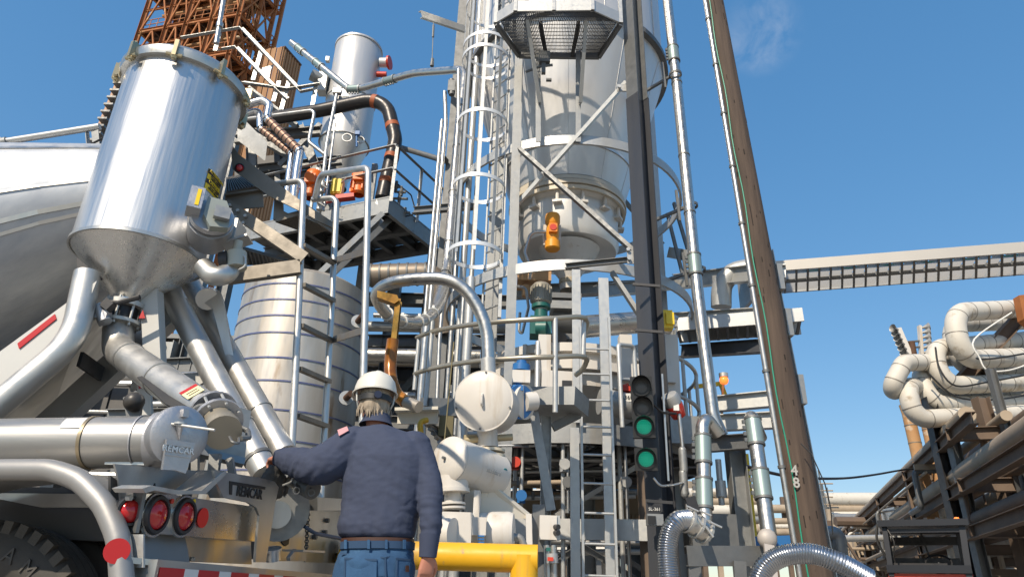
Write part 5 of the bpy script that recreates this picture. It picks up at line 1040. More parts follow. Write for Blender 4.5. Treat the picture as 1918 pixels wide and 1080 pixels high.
mb = MB(); mb.cyl(P(1035, 600, 9.4), P(1075, 600, 9.4), .26, n=28); mb.bx(P(1055, 565, 9.4), .5, .5, .08); mb.bx(P(1055, 640, 9.4), .5, .5, .08); RVV.part('body', mb, galvd)
mb = MB(); mb.bx(P(1052, 578, 9.2), .34, .34, .12); RVV.part('top_flange', mb, galv)
mb = MB(); mb.cyl(P(1046, 634, 9.0), P(1050, 634, 8.9), .09, n=16); RVV.part('bearing', mb, dark)
# rust toned filter behind motor
mb = MB(); mb.bx(P(1000, 520, 9.3), .5, .4, .26); mb.cyl(P(985, 535, 9.2), P(985, 555, 9.2), .06, n=10); mb.cyl(P(1000, 505, 9.2), P(1015, 500, 9.2), .12, n=12); solo('rusty_drive_box', mb, rustpipe, 'small rusty drive box behind the green gear motor', 'box')
mb = MB(); mb.tube([P(968, 536, 8.8), P(985, 538, 8.8), P(990, 575, 8.8), P(978, 625, 8.8), P(972, 620, 8.8), P(974, 585, 8.8)], .02, 8, .12); solo('looped_conduit', mb, conduit, 'looped flexible conduit left of the green gear motor', 'conduit')
mb = MB(); mb.tube([P(1008, 640, 8.3), P(1006, 735, 8.2)], .035, 12); mb.cyl(P(1008, 655, 8.3), P(1008, 662, 8.3), .05, n=12); solo('drop_pipe', mb, galvl, 'pale drop pipe below the green gearbox', 'pipe')
# ------------------------------------------------------------------ traffic signals on the dark column
SY = 7.28
def signal_head(px, pys, lit, lb, w=.235):
    c0_, c1_ = P(px, pys[0], SY), P(px + (pys[-1] - pys[0]) * .07, pys[-1], SY)
    th = Thing('traffic_signal', lb, 'signal', c1_ - ZU * .15, 'traffic signals on the dark column')
    fd = V((-.18, -.96, -.12)).normalized(); sd_ = ZU.cross(fd).normalized(); ud = fd.cross(sd_)
    for i, py in enumerate(pys):
        c = P(px + (py - pys[0]) * .07, py, SY)
        mb = MB(); mb.bx(c, w, .13, w * .98, (sd_, fd, ud)); hs = th.part('housing', mb, signalbody)
        mb = MB(); mb.ring(c + fd * .07, fd, .088, .012, .03, n=28); th.part('bezel', mb, signalbody, hs)
        mb = MB(); mb.lathe(c + fd * .055, fd, [(0, .088), (.012, .06), (.016, .001)], 28); th.part('lens', mb, greenglass if i in lit else signalglass, hs)
        if i in lit:                                           # LED dots
            mb = MB()
            for rr, k in ((0, 1), (.018, 6), (.036, 12), (.054, 18), (.072, 24)):
                for j in range(k):
                    a = 2 * pi * j / k; q = c + fd * (.074 - rr * rr * 1.6) + (sd_ * cos(a) + ud * sin(a)) * rr; mb.bx(q, .0078, .006, .0078, (sd_, fd, ud))
            o = th.part('led_array', mb, greenled, hs); o['kind'] = 'stuff'
        mb = MB(); n_ = 20; vs = []                           # visor hood
        for j in range(n_ + 1):
            a = R_(-25 + 230 * j / n_); d = sd_ * cos(a) + ud * sin(a); vs += [c + fd * .065 + d * .104, c + fd * (.065 + .16 * max(.12, sin(a) * .5 + .5)) + d * .104]
        mb.add(vs, [(2 * j, 2 * j + 2, 2 * j + 3, 2 * j + 1) for j in range(n_)]); th.part('visor', mb, signalbody, hs)
    return th
signal_head(1201, (726, 764, 800), (2,), 'three lamp traffic signal with green lit at the bottom')
signal_head(1210, (860,), (0,), 'single lamp traffic signal glowing green below the larger signal')
mb = MB(); mb.bar(P(1240, 700, 7.40), P(1252, 900, 7.40), .02, .02); solo('signal_mast', mb, conduit, 'thin steel mast holding the traffic signals to the column', 'mast')
for y in (532, 618, 937): mb = MB(); mb.bar(P(1185 + (y - 532) * .06, y, 7.36), P(1236 + (y - 532) * .06, y + 4, 7.30), .03, .03); solo('column_clamp', mb, black, {532: 'upper thin black clamp across the dark column', 618: 'middle thin black clamp across the dark column', 937: 'lowest thin black clamp below the green lamps'}[y], 'clamp')
BX = Thing('switch_box', 'small grey switch box low on the dark column', 'box', P(1226, 985, 7.3)); mb = MB(); mb.bx(P(1226, 973, 7.3), .16, .1, .11); BX.part('box', mb, galv); mb = MB(); mb.bx(P(1221, 973, 7.24), .08, .01, .08); BX.part('opening', mb, decal_k)
pl = Thing('column_tag', 'worn stencilled tag on the dark column above the switch box', 'sign', P(1224, 955, 7.33)); mb = MB(); mb.bx(P(1226, 953, 7.33), .13, .006, .07); pl.part('plate', mb, black); lettering(pl, 'lettering', 'SL-361', .045, P(1226, 953, 7.32), (1, 0, 0), (0, 0, 1), label_w, None, .001)
pl = Thing('equipment_tag', 'white lettered tag left of the traffic signal', 'sign', P(1172, 760, 8.0)); mb = MB(); mb.bx(P(1173, 744, 8.0), .17, .01, .10); pl.part('plate', mb, label_w); lettering(pl, 'lettering', 'L-360', .07, P(1173, 744, 7.99), (1, 0, 0), (0, 0, 1), decal_k, None, .001)
q = P(1170, 760, 8.1); mb = MB(); mb.cyl(q - V((.3, 0, -.05)), q + V((.25, .1, 0)), .16, n=20); solo('grey_drum', mb, galvl, 'grey drum with tag behind the traffic signal', 'drum')
# red strobe, conduit body, wiring
SB = Thing('strobe_beacon', 'red strobe beacon with metal cap right of the dark column', 'beacon', P(1266, 790, 7.6)); q = P(1264, 762, 7.6); bd = V((-.5, -.5, .75)).normalized()
mb = MB(); mb.lathe(q - bd * .12, bd, [(0, .001), (0, .08), (.1, .10), (.16, .10)], 20); SB.part('base', mb, redlamp); mb = MB(); mb.lathe(q + bd * .04, bd, [(0, .095), (.08, .10), (.12, .09), (.14, .001)], 20); SB.part('cap', mb, galvl); mb = MB(); mb.bx(q + V((-.01, -.1, -.03)), .06, .02, .07); SB.part('label_plate', mb, label_w)
CBD = Thing('conduit_run', 'grey conduit with oval fittings right of the dark column', 'conduit', P(1281, 1000, 7.55))
mb = MB(); mb.tube([P(1272, 775, 7.55), P(1278, 830, 7.55), P(1288, 960, 7.55)], .022, 10); CBD.part('tube', mb, conduit)
for y in (862, 905):
    p = P(1258 + y * .025, y, 7.5); mb = MB(); mb.cyl(p - ZU * .11, p + ZU * .11, .045, n=14); mb.sph(p + ZU * .11, .045, 10); mb.sph(p - ZU * .11, .045, 10); CBD.part('oval_fitting', mb, galv)
mb = MB(); mb.tube([P(1222, 755, 7.3), P(1240, 772, 7.35), P(1266, 774, 7.5)], .014, 8, .1); solo('beacon_cable', mb, wirem, 'black cable from the traffic signal to the strobe', 'cable')
mb = MB(); mb.tube([P(1224, 894, 7.3), P(1236, 910, 7.3), P(1260, 908, 7.4), P(1280, 903, 7.45)], .013, 8, .1); solo('signal_cable', mb, conduit, 'grey cable below the lower green lamp', 'cable')
# ---- white silencer vessel with disc end
WS = Thing('white_discharge_silencer', 'white round vessel with domed front cover below the bent pipe', 'vessel', (P(905, 750, 6).x, 6.2, 0))
q = P(906, 750, 5.8); fd = V((-.18, -.97, -.12)).normalized(); r0 = .262
mb = MB(); mb.lathe(q + fd * -.01, fd, [(-.55, .001), (-.55, .19), (-.45, r0 * .92), (0, r0 * .92)], 44); WS.part('shell', mb, whitep)
mb = MB(); mb.lathe(q, fd, [(-.015, r0 * .9), (-.015, r0), (.01, r0), (.02, r0 * .95), (.045, r0 * .6), (.055, .001)], 48); cv = WS.part('cover', mb, whitep)
mb = MB(); mb.ring(q + fd * .012, fd, r0 * .93, r0 * .07, .015, n=48); WS.part('rim', mb, whitep, cv)
for a in (95, 195, 275, 345): d = frame(fd)[1] * cos(R_(a)) + frame(fd)[2] * sin(R_(a)); bolts(WS, [q + d * r0 * .93 + fd * .02], fd, .010, galvd, cv)
mb = MB(); hx = q + fd * .055; mb.tube([hx + ZU * .05, hx + fd * .03 + ZU * .04, hx + fd * .03 - ZU * .04, hx - ZU * .05], .011, 8, .02); WS.part('handle', mb, whitep, cv)
mb = MB(); mb.cyl(P(912, 798, 6.0), P(914, 838, 6.0), .09, n=20); WS.part('outlet_neck', mb, whitep)
mb = MB(); mb.bx(P(900, 822, 6.0), .3, .04, .06); mb.cyl(P(870, 824, 5.98), P(960, 818, 6.02), .03, n=10); WS.part('cross_pipe', mb, mat('tan_pipe', (.42, .35, .22), .5, .4))
for y in (842, 852): mb = MB(); mb.cyl(P(916, y, 6.0), P(916, y + 5, 6.0), .14, n=24); WS.part('flange', mb, mat('cream_flange', (.66, .58, .44), .5))
# blue control valve
CVV = Thing('control_valve', 'blue and white actuated control valve right of the white vessel', 'valve', P(976, 775, 6.4))
mb = MB(); mb.cyl(P(976, 695, 6.3), P(977, 683, 6.3), .085, n=18); mb.cyl(P(977, 684, 6.3), P(977, 676, 6.3), .05, n=14); CVV.part('actuator_cap', mb, bluep)
mb = MB(); mb.bx(P(976, 708, 6.3), .17, .15, .12); CVV.part('positioner', mb, whitep)
mb = MB(); mb.cyl(P(970, 716, 6.3), P(970, 735, 6.3), .05, n=14); mb.bx(P(970, 728, 6.25), .1, .1, .05); CVV.part('bonnet', mb, bluep)
mb = MB(); mb.cyl(P(967, 752, 6.3), P(975, 752, 6.25), .16, n=24); CVV.part('valve_disc', mb, bluep)
for dx, mm in ((-7, whitep), (12, whitep)): mb = MB(); mb.cyl(P(970 + dx - 3, 752, 6.32), P(970 + dx + 3, 752, 6.3), .165, n=24); CVV.part('flange', mb, mm)
mb = MB(); mb.cyl(P(982, 752, 6.3), P(1002, 750, 6.35), .09, n=20); CVV.part('spool', mb, whitep)
# ---- white blower package
BW = Thing('blower_package', 'white blower package with horizontal silencer and electric motor', 'blower', (P(880, 960, 5.8).x, 5.9, 0))
s0 = P(841, 860, 5.55); s1 = P(925, 888, 6.05); sdv = (s1 - s0).normalized(); rr = .185
mb = MB(); mb.lathe(s0, sdv, [(-.05, .001), (-.045, rr * .5), (-.02, rr * .9), (0, rr), ((s1 - s0).length, rr), ((s1 - s0).length + .04, rr * .8), ((s1 - s0).length + .06, .001)], 44); sil = BW.part('silencer', mb, whitep)
mb = MB(); mb.ring(s0 + sdv * .02, sdv, rr - .002, .006, .02, n=44); BW.part('seam', mb, whitep, sil)
mb = MB(); mb.cyl(s0 - sdv * .04, s0 - sdv * .08, .012, n=8); BW.part('drain_plug', mb, galvd, sil)
lm = lerp(s0, s1, .60); ln = (CAM - lm); ln = (ln - sdv * ln.dot(sdv)).normalized(); ly = ln.cross(sdv)
lettering(BW, 'lettering', 'stoddard', .055, lm + ln * (rr + .002) + ly * .02 + sdv * .0, sdv, ly if ly.z > 0 else -ly, mat('grey_lettering', (.35, .37, .38), .5), sil, .001)
mb = MB(); q2 = lerp(s0, s1, .86) + ln * (rr + .0) + ZU * .05; mb.cyl(q2 - ln * .01, q2 + ln * .004, .032, n=20); BW.part('round_logo', mb, teal, sil)
nk = P(848, 893, 5.62); mb = MB(); mb.cyl(nk, P(848, 915, 5.62), .125, n=28); mb.cyl(P(848, 915, 5.62), P(848, 922, 5.62), .135, n=28); mb.cyl(P(848, 920, 5.62), P(847, 942, 5.62), .065, n=20); BW.part('inlet_neck', mb, whitep)
for y in (941, 949): mb = MB(); mb.cyl(P(847, y, 5.62), P(847, y + 4, 5.62), .105, n=22); BW.part('flange', mb, whitep)
mb = MB(); mb.cyl(P(846, 953, 5.62), P(846, 974, 5.62), .062, n=20); slv = BW.part('rubber_sleeve', mb, mat('brown_rubber_sleeve', (.06, .045, .04), .6))
for y in (951, 972): mb = MB(); mb.cyl(P(846, y, 5.62), P(846, y + 4, 5.62), .068, n=20); BW.part('sleeve_clamp', mb, galvl, slv)
mb = MB(); mb.bx(P(842, 1000, 5.7), .36, .4, .3); mb.cyl(P(820, 1000, 5.5), P(850, 1000, 5.45), .12, n=20); BW.part('blower_case', mb, whitep)
mb = MB(); mb.cyl(P(858, 1000, 5.75), P(915, 997, 5.75), .155, n=28); mo = BW.part('motor', mb, whitep)
for k in range(12): a = R_(-90 + k * 15 - 60); mb = MB(); d = V((0, cos(a), sin(a))); mb.bx(lerp(P(862, 1000, 5.75), P(908, 997, 5.75), .5) + d * .16, .28, .02, .008, (V((1, 0, 0)), d, V((1, 0, 0)).cross(d))); BW.part('cooling_fin', mb, whitep, mo)
mb = MB(); mb.lathe(P(915, 997, 5.75), V((1, -.1, 0)), [(0, .16), (.16, .165), (.20, .15), (.21, .08), (.20, .001)], 32); BW.part('fan_cowl', mb, whitep, mo)
mb = MB(); mb.bx(P(890, 985, 5.55), .17, .08, .13); tb_ = BW.part('terminal_box', mb, whitep, mo)
for k in range(3): mb = MB(); mb.bx(P(901, 1003 + k * 6, 5.5), .05, .01, .012); BW.part('blue_label', mb, bluep, mo)
mb = MB(); mb.bx(P(893, 960, 5.75), .05, .25, .32); BW.part('bracket', mb, whitep)
mb = MB(); mb.plate([P(905, 908, 5.9), P(925, 908, 5.9), P(992, 962, 6.1), P(992, 968, 6.1), P(893, 968, 5.9)], .03); BW.part('support_gusset', mb, mat('warm_white_paint', (.70, .65, .55), .5, 0, .4, 3, (.6, .53, .42)))
mb = MB(); mb.plate([P(872, 900, 5.8), P(892, 900, 5.8), P(892, 972, 5.8), P(868, 972, 5.8)], .03); BW.part('support_gusset', mb, whitep)
mb = MB(); mb.bar(P(990, 962, 6.05), P(992, 1040, 6.05), .05, .05); BW.part('support_post', mb, whitep)
mb = MB(); mb.bx(V((P(890, 1060, 5.8).x, 5.85, .45)), 1.2, .9, .35); BW.part('skid', mb, whitep)
mb = MB(); mb.tube([P(960, 1005, 5.7), P(975, 1005, 5.7), P(985, 1030, 5.7)], .03, 10, .08); BW.part('motor_conduit', mb, galv)
# ---- yellow guard rail
YB = Thing('yellow_guard_barrier', 'thick yellow pipe barrier in front of the blower', 'barrier', (P(900, 1045, 4.9).x, 4.9, 0))
yl, yr_ = P(640, 1046, 5.0), P(982, 1045, 4.9); ry = .090; yl = V((yl.x, yl.y, yr_.z))
mb = MB(); mb.cyl(yl, yr_ + V((ry, 0, 0)), ry, n=32); YB.part('top_tube', mb, yellow)
mb = MB(); mb.cyl(V((yr_.x, yr_.y - .003, yr_.z + .02)), V((yr_.x, yr_.y - .003, 0)), ry + .002, n=32); YB.part('end_post', mb, yellow)
mb = MB(); mb.cyl(V((yl.x + .05, yl.y, yl.z)), V((yl.x + .05, yl.y, 0)), ry, n=24); YB.part('end_post', mb, yellow)
# ---- junction post with grey boxes right of barrier
JB = Thing('control_station', 'grey electrical control boxes on a channel post right of the yellow barrier', 'control box', (P(1020, 1040, 6.4).x, 6.4, 0))
mb = MB(); p0 = P(1008, 1040, 6.4); mb.chan(V((p0.x, 6.4, 0)), V((p0.x, 6.4, zat(p0.x, 6.4, 944))), .05, .11, V((1, 0, 0)), .01); JB.part('post', mb, galvd)
mb = MB(); mb.bx(P(1026, 988, 6.35), .15, .14, .20); JB.part('enclosure', mb, whitep); mb = MB(); mb.bx(P(1041, 988, 6.35), .07, .10, .20); JB.part('enclosure', mb, galvl)
for y in (986, 997): mb = MB(); mb.cyl(P(1040, y, 6.28), P(1046, y, 6.22), .022, n=12); JB.part('push_button', mb, black)
mb = MB(); mb.cyl(P(1024, 1020, 6.35), P(1026, 1090, 6.35), .03, n=10); JB.part('conduit', mb, conduit); mb = MB(); mb.cyl(P(1036, 1020, 6.35), P(1038, 1090, 6.35), .03, n=10); JB.part('conduit', mb, conduit)
mb = MB(); mb.cyl(P(1033, 1036, 6.3), P(1034, 1054, 6.3), .055, n=14); JB.part('seal_fitting', mb, galvl); mb = MB(); mb.bx(P(1031, 1046, 6.23), .05, .01, .03); JB.part('red_label', mb, redp); mb = MB(); mb.bx(P(1027, 1028, 6.27), .04, .01, .03); JB.part('green_label', mb, greenp)

# ------------------------------------------------------------------ steel frame between tower and pole
SF = Thing('side_steel_frame', 'galvanised beams and posts between the silo tower and the timber pole', 'frame', (P(1390, 1000, 8.6).x, 8.8, 0))
for a, b, y0, y1, h, m_ in (((1263, 528), (1408, 512), 11, 9.4, .26, galvl), ((1405, 513), (1472, 510), 9.4, 9.2, .22, galvl), ((1276, 658), (1432, 648), 10.5, 9.6, .20, blacksteel), ((1335, 757), (1452, 746), 9.6, 9.2, .22, galvl), ((1340, 792), (1458, 786), 9.3, 9.0, .22, galvl), ((1322, 832), (1404, 826), 8.2, 8.2, .18, galvd), ((1262, 600), (1442, 590), 10.6, 9.4, .24, galvl)):
    mb = MB(); mb.ibeam(P(*a, y0), P(*b, y1), .14, h, ZU); SF.part('beam', mb, m_)
for px, py, Y, w, t in ((1385, 930, 8.4, .20, 842), (1262, 800, 9.8, .2, 620)):
    p = P(px, py, Y); mb = MB(); mb.ibeam(V((p.x, Y, 0)), V((p.x, Y, zat(p.x, Y, t))), w, w, V((1, 0, 0))); SF.part('post', mb, galv)
mb = MB(); mb.bx(P(1280, 812, 8.6), .62, .5, .34); SF.part('deck_end', mb, galv)
mb = MB(); mb.chan(P(1288, 1040, 7.2), P(1468, 1040, 7.4), .06, .19, ZU, .012, -1); SF.part('skid_beam', mb, galvd)
for x in (1300, 1385, 1440): mb = MB(); mb.bar(P(x, 1050, 7.25), P(x + 4, 1130, 7.25), .12, .04, V((0, 1, 0))); SF.part('skid_post', mb, galvd)
mb = MB(); mb.bx(P(1330, 1000, 8.0), .5, .4, .4); SF.part('skid_box', mb, galvd)
# tag boards at right of the pole (galvanised channel)
p0, p1 = P(1440, 480, 8.1), P(1556, 1090, 8.1); mb = MB(); mb.chan(P(1437, 470, 8.1), P(1556, 1090, 8.1), .06, .12, V((1, 0, 0)), .01); SF.part('channel_mast', mb, galvl)
for y in (520, 605, 730): mb = MB(); mb.bx(P(1452 + (y - 480) * .19, y, 8.0), .07, .12, .36); SF.part('mast_clip', mb, galv)
# stub pipes
vpipe('bent_stub_pipe', [(1345, 812, 7.6), (1322, 782, 7.5), (1316, 800, 7.45), (1321, 1000, 7.3)], .076, pipess, 'bent stainless stub pipe with couplings right of the dark column', (.40, .72), .13, 'stub pipes')
vpipe('bent_stub_pipe', [(1424, 820, 7.9), (1405, 775, 7.6), (1412, 800, 7.5), (1440, 1000, 7.3)], .078, pipess, 'bent stainless stub pipe with couplings beside the timber pole', (.36, .70), .12, 'stub pipes')
mb = MB(); mb.sph(P(1437, 1008, 7.25), .10, 14, (1, .8, 1)); mb.bar(P(1440, 1020, 7.2), P(1450, 1110, 7.0), .10, .03, V((0, 1, 0))); solo('taped_pipe_end', mb, mat('tape_wrap', (.46, .42, .38), .6, .2), 'tape wrapped pipe end hanging from the right stub pipe', 'pipe end')
mb = MB(); mb.tube([P(1345, 860, 7.9), P(1350, 920, 7.9), P(1352, 945, 7.9)], .035, 10); mb.cyl(P(1349, 900, 7.88), P(1352, 930, 7.88), .06, n=12); solo('hanging_conduit_seal', mb, galvl, 'pale conduit with seal fitting between the two stub pipes', 'conduit')
mb = MB(); mb.bx(P(1368, 1010, 8.0), .12, .12, .30); solo('blue_barrel_box', mb, bluep, 'small blue box behind the stub pipes', 'box')
mb = MB(); mb.bar(P(1380, 1018, 9.5), P(1500, 1014, 9.5), .2, .16, ZU); solo('blue_beam', mb, bluep, 'blue horizontal beam behind the timber pole', 'beam')
mb = MB(); mb.bar(P(1395, 850, 10), P(1412, 1010, 10), .08, .08); solo('yellow_post', mb, yellowl, 'slim yellow post behind the right stub pipe', 'post')
mb = MB(); mb.tube([P(1355, 715, 10), P(1352, 760, 10), P(1352, 830, 10)], .02, 8); bp_ = solo('rusty_thin_post', mb, rust, 'thin rusty post holding the small orange lamp', 'post')
q = P(1356, 712, 10); ol = Thing('small_orange_lamp', 'small glowing orange lamp on a thin rusty post', 'lamp', q); mb = MB(); mb.sph(q, .07, 12); ol.part('globe', mb, redglow); mb = MB(); mb.cyl(q + ZU * .05, q + ZU * .11, .07, n=12); ol.part('cap', mb, galvl)
mb = MB(); mb.bar(P(1300, 724, 10.5), P(1350, 718, 10.5), .06, .06); mb.bar(P(1350, 718, 10.5), P(1358, 740, 10.5), .06, .06); solo('yellow_bracket', mb, yellowl, 'yellow bracket arm near the small orange lamp', 'bracket')
# flexible metal hoses
def hose(pts, r, lb, pitch=.022):
    th = Thing('corrugated_metal_hose', lb, 'hose', (P(*pts[0]).x, P(*pts[0]).y, 0), 'corrugated metal hoses'); q = smooth([P(*p) for p in pts], 8)
    ls = [0]; 
    for a, b in zip(q[:-1], q[1:]): ls.append(ls[-1] + (b - a).length)
    L = ls[-1]; n_ = int(L / (pitch / 2)); pp = []; rd = []; j = 0
    for i in range(n_ + 1):
        t = L * i / n_
        while j < len(ls) - 2 and ls[j + 1] < t: j += 1
        pp.append(q[j].lerp(q[j + 1], (t - ls[j]) / max(1e-6, ls[j + 1] - ls[j]))); rd.append(r if i % 2 else r * .90)
    mb = MB(); mb.tube(pp, r, 18, radii=rd); th.part('corrugated_tube', mb, mat('shiny_hose_steel', (.50, .52, .55), .28, 1.0, .4, 8, (.38, .4, .43)), sharp=20); return th, q
h1, q = hose([(1256, 1110, 6.6), (1250, 1040, 6.6), (1254, 1000, 6.6), (1268, 976, 6.6), (1288, 972, 6.65)], .092, 'corrugated steel hose rising by the dark column')
a, b = P(1284, 972, 6.65), P(1325, 998, 6.75); mb = MB(); mb.cyl(a, b, .098, n=22); h1.part('hose_collar', mb, pipess)
for f in (.1, .5, .9): mb = MB(); mb.ring(lerp(a, b, f), b - a, .096, .02, .025, n=22); h1.part('hose_clamp', mb, galvl)
for k, (x, y) in enumerate(((1278, 955), (1302, 963), (1322, 985))): mb = MB(); mb.cyl(P(x, y, 6.6), P(x + 14, y + 20, 6.6), .012, n=8); mb.cyl(P(x + 8, y - 8, 6.6), P(x + 30, y + 2, 6.6), .010, n=8); h1.part('clamp_handle', mb, galvl)
mb = MB(); mb.bar(P(1292, 930, 7.0), P(1316, 1000, 7.0), .10, .03, V((0, 1, .3))); h1.part('support_plate', mb, black)
h2, q = hose([(1412, 1110, 6.2), (1432, 1062, 6.2), (1468, 1040, 6.2), (1520, 1036, 6.15), (1570, 1052, 6.1), (1630, 1085, 6.1)], .088, 'corrugated steel hose arching in front of the pole foot')
# ---- timber utility pole
PY = 7.6; pb0, pt0 = P(1524, 1060, PY), P(1333, -20, PY); pd = (pt0 - pb0).normalized(); gb = pb0 - pd * (pb0.z / pd.z); gt = pt0 + pd * 1.5
UPo = Thing('timber_utility_pole', 'leaning weathered timber pole with green wire and number 48', 'utility pole', gb)
mb = MB(); npt = 30; pts = [lerp(gb, gt, i / npt) for i in range(npt + 1)]; mb.tube(pts, .15, 28, radii=[.182 - .055 * i / npt for i in range(npt + 1)]); pole = UPo.part('pole', mb, timber)
for dgt, y in (('4', 881), ('8', 904)):
    c_ = P(1488 + (y - 881) * .16, y, PY - .178); lettering(UPo, 'lettering', dgt, .15, c_, V((1, 0, 0)), V((-.1, 0, 1)), mat('faded_white_paint', (.42, .41, .38), .7), pole, .002, True)
for k in range(46):                                    # checks and gaff holes in the wood
    t = .12 + rng.random() * .78; a = R_(-150 + rng.random() * 120); p = lerp(gb, gt, t); rr = .182 - .055 * t; d = V((cos(a), sin(a), 0)); L_ = .03 + rng.random() * (.06 if k % 5 else .35)
    mb = MB(); mb.bar(p + d * (rr - .003), p + d * (rr - .003 - .0) + pd * L_, .006 + rng.random() * .008, .012, d); UPo.part('crack', mb, mat('dark_wood_crack', (.02, .015, .012), .9), pole)
mb = MB(); so = V((-.190, -.06, 0)); mb.tube([lerp(gb, gt, f) + so * (1.0 - f * .27) for f in (0, .3, .6, 1)], .034, 12); cn_ = UPo.part('conduit', mb, conduit)
for f in (.2, .3, .4, .48, .56, .64, .72, .8): p = lerp(gb, gt, f) + so * (1 - f * .27); mb = MB(); mb.ring(p, pd, .033, .012, .03, n=12); UPo.part('conduit_strap', mb, galvd, cn_)
mb = MB(); mb.tube([lerp(gb, gt, f) + V((-.122 + .012 * sin(f * 40), -.140 + .03 * f, 0)) for f in [i / 40 for i in range(36)]], .008, 8); UPo.part('green_wire', mb, greencable, pole)
p = lerp(gb, gt, 35 / 40); mb = MB(); mb.tube(smooth([p + V((-.11, -.10, 0)), p + V((-.05, -.14, .12)), p + V((.06, -.12, .1)), p + V((.12, -.06, -.15)), p + V((.155, 0, -.7))]), .011, 8); UPo.part('green_wire', mb, greencable, pole)
mb = MB(); mb.tube([lerp(gb, gt, f) + V((.15 - .04 * f + .006 * sin(f * 60), .0, 0)) for f in [i / 30 for i in range(8, 31)]], .009, 6); UPo.part('thin_cable', mb, wirem, pole)
mb = MB(); mb.tube([P(1500, 830, 7.3), P(1520, 850, 7.25), P(1545, 905, 7.2), P(1556, 950, 7.2), P(1560, 1000, 7.2)], .007, 6); solo('slack_cable', mb, wirem, 'slack black cable hanging right of the timber pole', 'cable')
# overhead cable across the right
mb = MB(); mb.tube(smooth([P(1390, 870, 8.6), P(1440, 884, 9), P(1500, 894, 10), P(1580, 895, 12), P(1640, 888, 14), P(1700, 878, 16), P(1770, 872, 18)]), .022, 6); solo('span_cable', mb, wirem, 'long black cable sagging from pole to pipe rack', 'cable')
# ---- cable tray bridge (thin white fibreglass covers that let daylight through)
frp = bpy.data.materials.new('white_fibreglass_cover'); frp.use_nodes = True; _n = frp.node_tree.nodes; _l = frp.node_tree.links; _t = _n.new('ShaderNodeBsdfTranslucent'); _t.inputs[0].default_value = (.62, .60, .55, 1); _m = _n.new('ShaderNodeMixShader'); _m.inputs[0].default_value = .55
_n['Principled BSDF'].inputs['Base Color'].default_value = (.66, .64, .60, 1); _n['Principled BSDF'].inputs['Roughness'].default_value = .5
_l.new(_n['Principled BSDF'].outputs[0], _m.inputs[1]); _l.new(_t.outputs[0], _m.inputs[2]); _l.new(_m.outputs[0], _n['Material Output'].inputs[0])
ztb = P(1466, 500, 9.5).z
CT = Thing('cable_tray_bridge', 'long ladder style cable tray spanning right from the timber pole', 'cable tray', (P(1466, 500, 9.5).x, 9.5, 0))
n0, n1 = PZ(1408, 511, ztb), PZ(2000, 467, ztb); f0, f1 = PZ(1408, 553, ztb), PZ(2000, 508, ztb)
tdir = (n1 - n0).normalized()
trayh = .17
for a, b, m_ in ((n0, n1, mat('tan_tray_aluminium', (.52, .49, .44), .5, .4, .5, 2, (.42, .39, .34))), (f0, f1, galv)): mb = MB(); mb.bar(up(a, trayh / 2), up(b, trayh / 2), .03, trayh, ZU); CT.part('side_rail', mb, m_)
mb = MB(); mb.bar(up(lerp(n0, f0, .48), .02), up(lerp(n1, f1, .48), .02), .07, .07, ZU); CT.part('centre_conduit', mb, galvd)
N_ = 26
for k in range(N_): mb = MB(); mb.bar(lerp(n0, n1, k / N_), lerp(f0, f1, k / N_), .032, .02, ZU); CT.part('rung', mb, galvd)
for k in range(N_ - 1):
    for s in (.25, .74):
        ca, cb = [lerp(lerp(n0, n1, (k + q_) / N_), lerp(f0, f1, (k + q_) / N_), s) for q_ in (.08, .92)]; hw_ = (f0 - n0) * .20; mb = MB(); mb.add([up(ca - hw_, .02), up(cb - hw_, .02), up(cb + hw_, .02), up(ca + hw_, .02)], [(0, 1, 2, 3)]); CT.part('cover_panel', mb, frp)
mb = MB(); mb.tube([up(lerp(n0, n1, f), .035) + V((0, .12, .02 * sin(f * 50))) for f in [i / 30 for i in range(31)]], .012, 6); CT.part('green_wire', mb, greencable)
mb = MB(); mb.tube(smooth([n0 + V((.0, .05, .1)), n0 + V((-.25, .12, .05)), n0 + V((-.42, .2, -.15)), n0 + V((-.46, .25, -.5))]), .16, 16); CT.part('curved_drop', mb, galvl)
mb = MB(); mb.bx(n0 + V((-.02, .3, -.1)), .06, .5, .7); CT.part('end_bracket', mb, galvl)
# lower stub tray
z3 = P(1400, 600, 9.3).z; CT2 = Thing('cable_tray_stub', 'short galvanised cable tray ending right behind the timber pole', 'cable tray', (P(1400, 600, 9.3).x, 9.3, 0))
a0_, a1_ = PZ(1270, 618, z3), PZ(1506, 600, z3); dn = (a1_ - a0_).normalized(); pn_ = V((-dn.y, dn.x, 0)) * .55
for o_ in (V((0, 0, 0)), pn_): mb = MB(); mb.bar(up(a0_ + o_, .09), up(a1_ + o_, .09), .03, .20, ZU); CT2.part('side_rail', mb, galvl)
for k in range(13): mb = MB(); mb.bar(lerp(a0_, a1_, k / 12.4), lerp(a0_, a1_, k / 12.4) + pn_, .04, .04, ZU); CT2.part('rung', mb, galvd)
mb = MB(); mb.plate([up(a0_, .2), up(a1_, .2), up(a1_ + pn_, .2), up(a0_ + pn_, .2)], .01, ZU); CT2.part('cover', mb, galvl)
q = P(1248, 600, 8.0); mb = MB(); mb.bx(q, .14, .12, .24); mb.bx(q + V((.03, -.07, .0)), .10, .04, .16); solo('yellow_sensor_box', mb, yellowl, 'yellow box right behind the dark column', 'box')
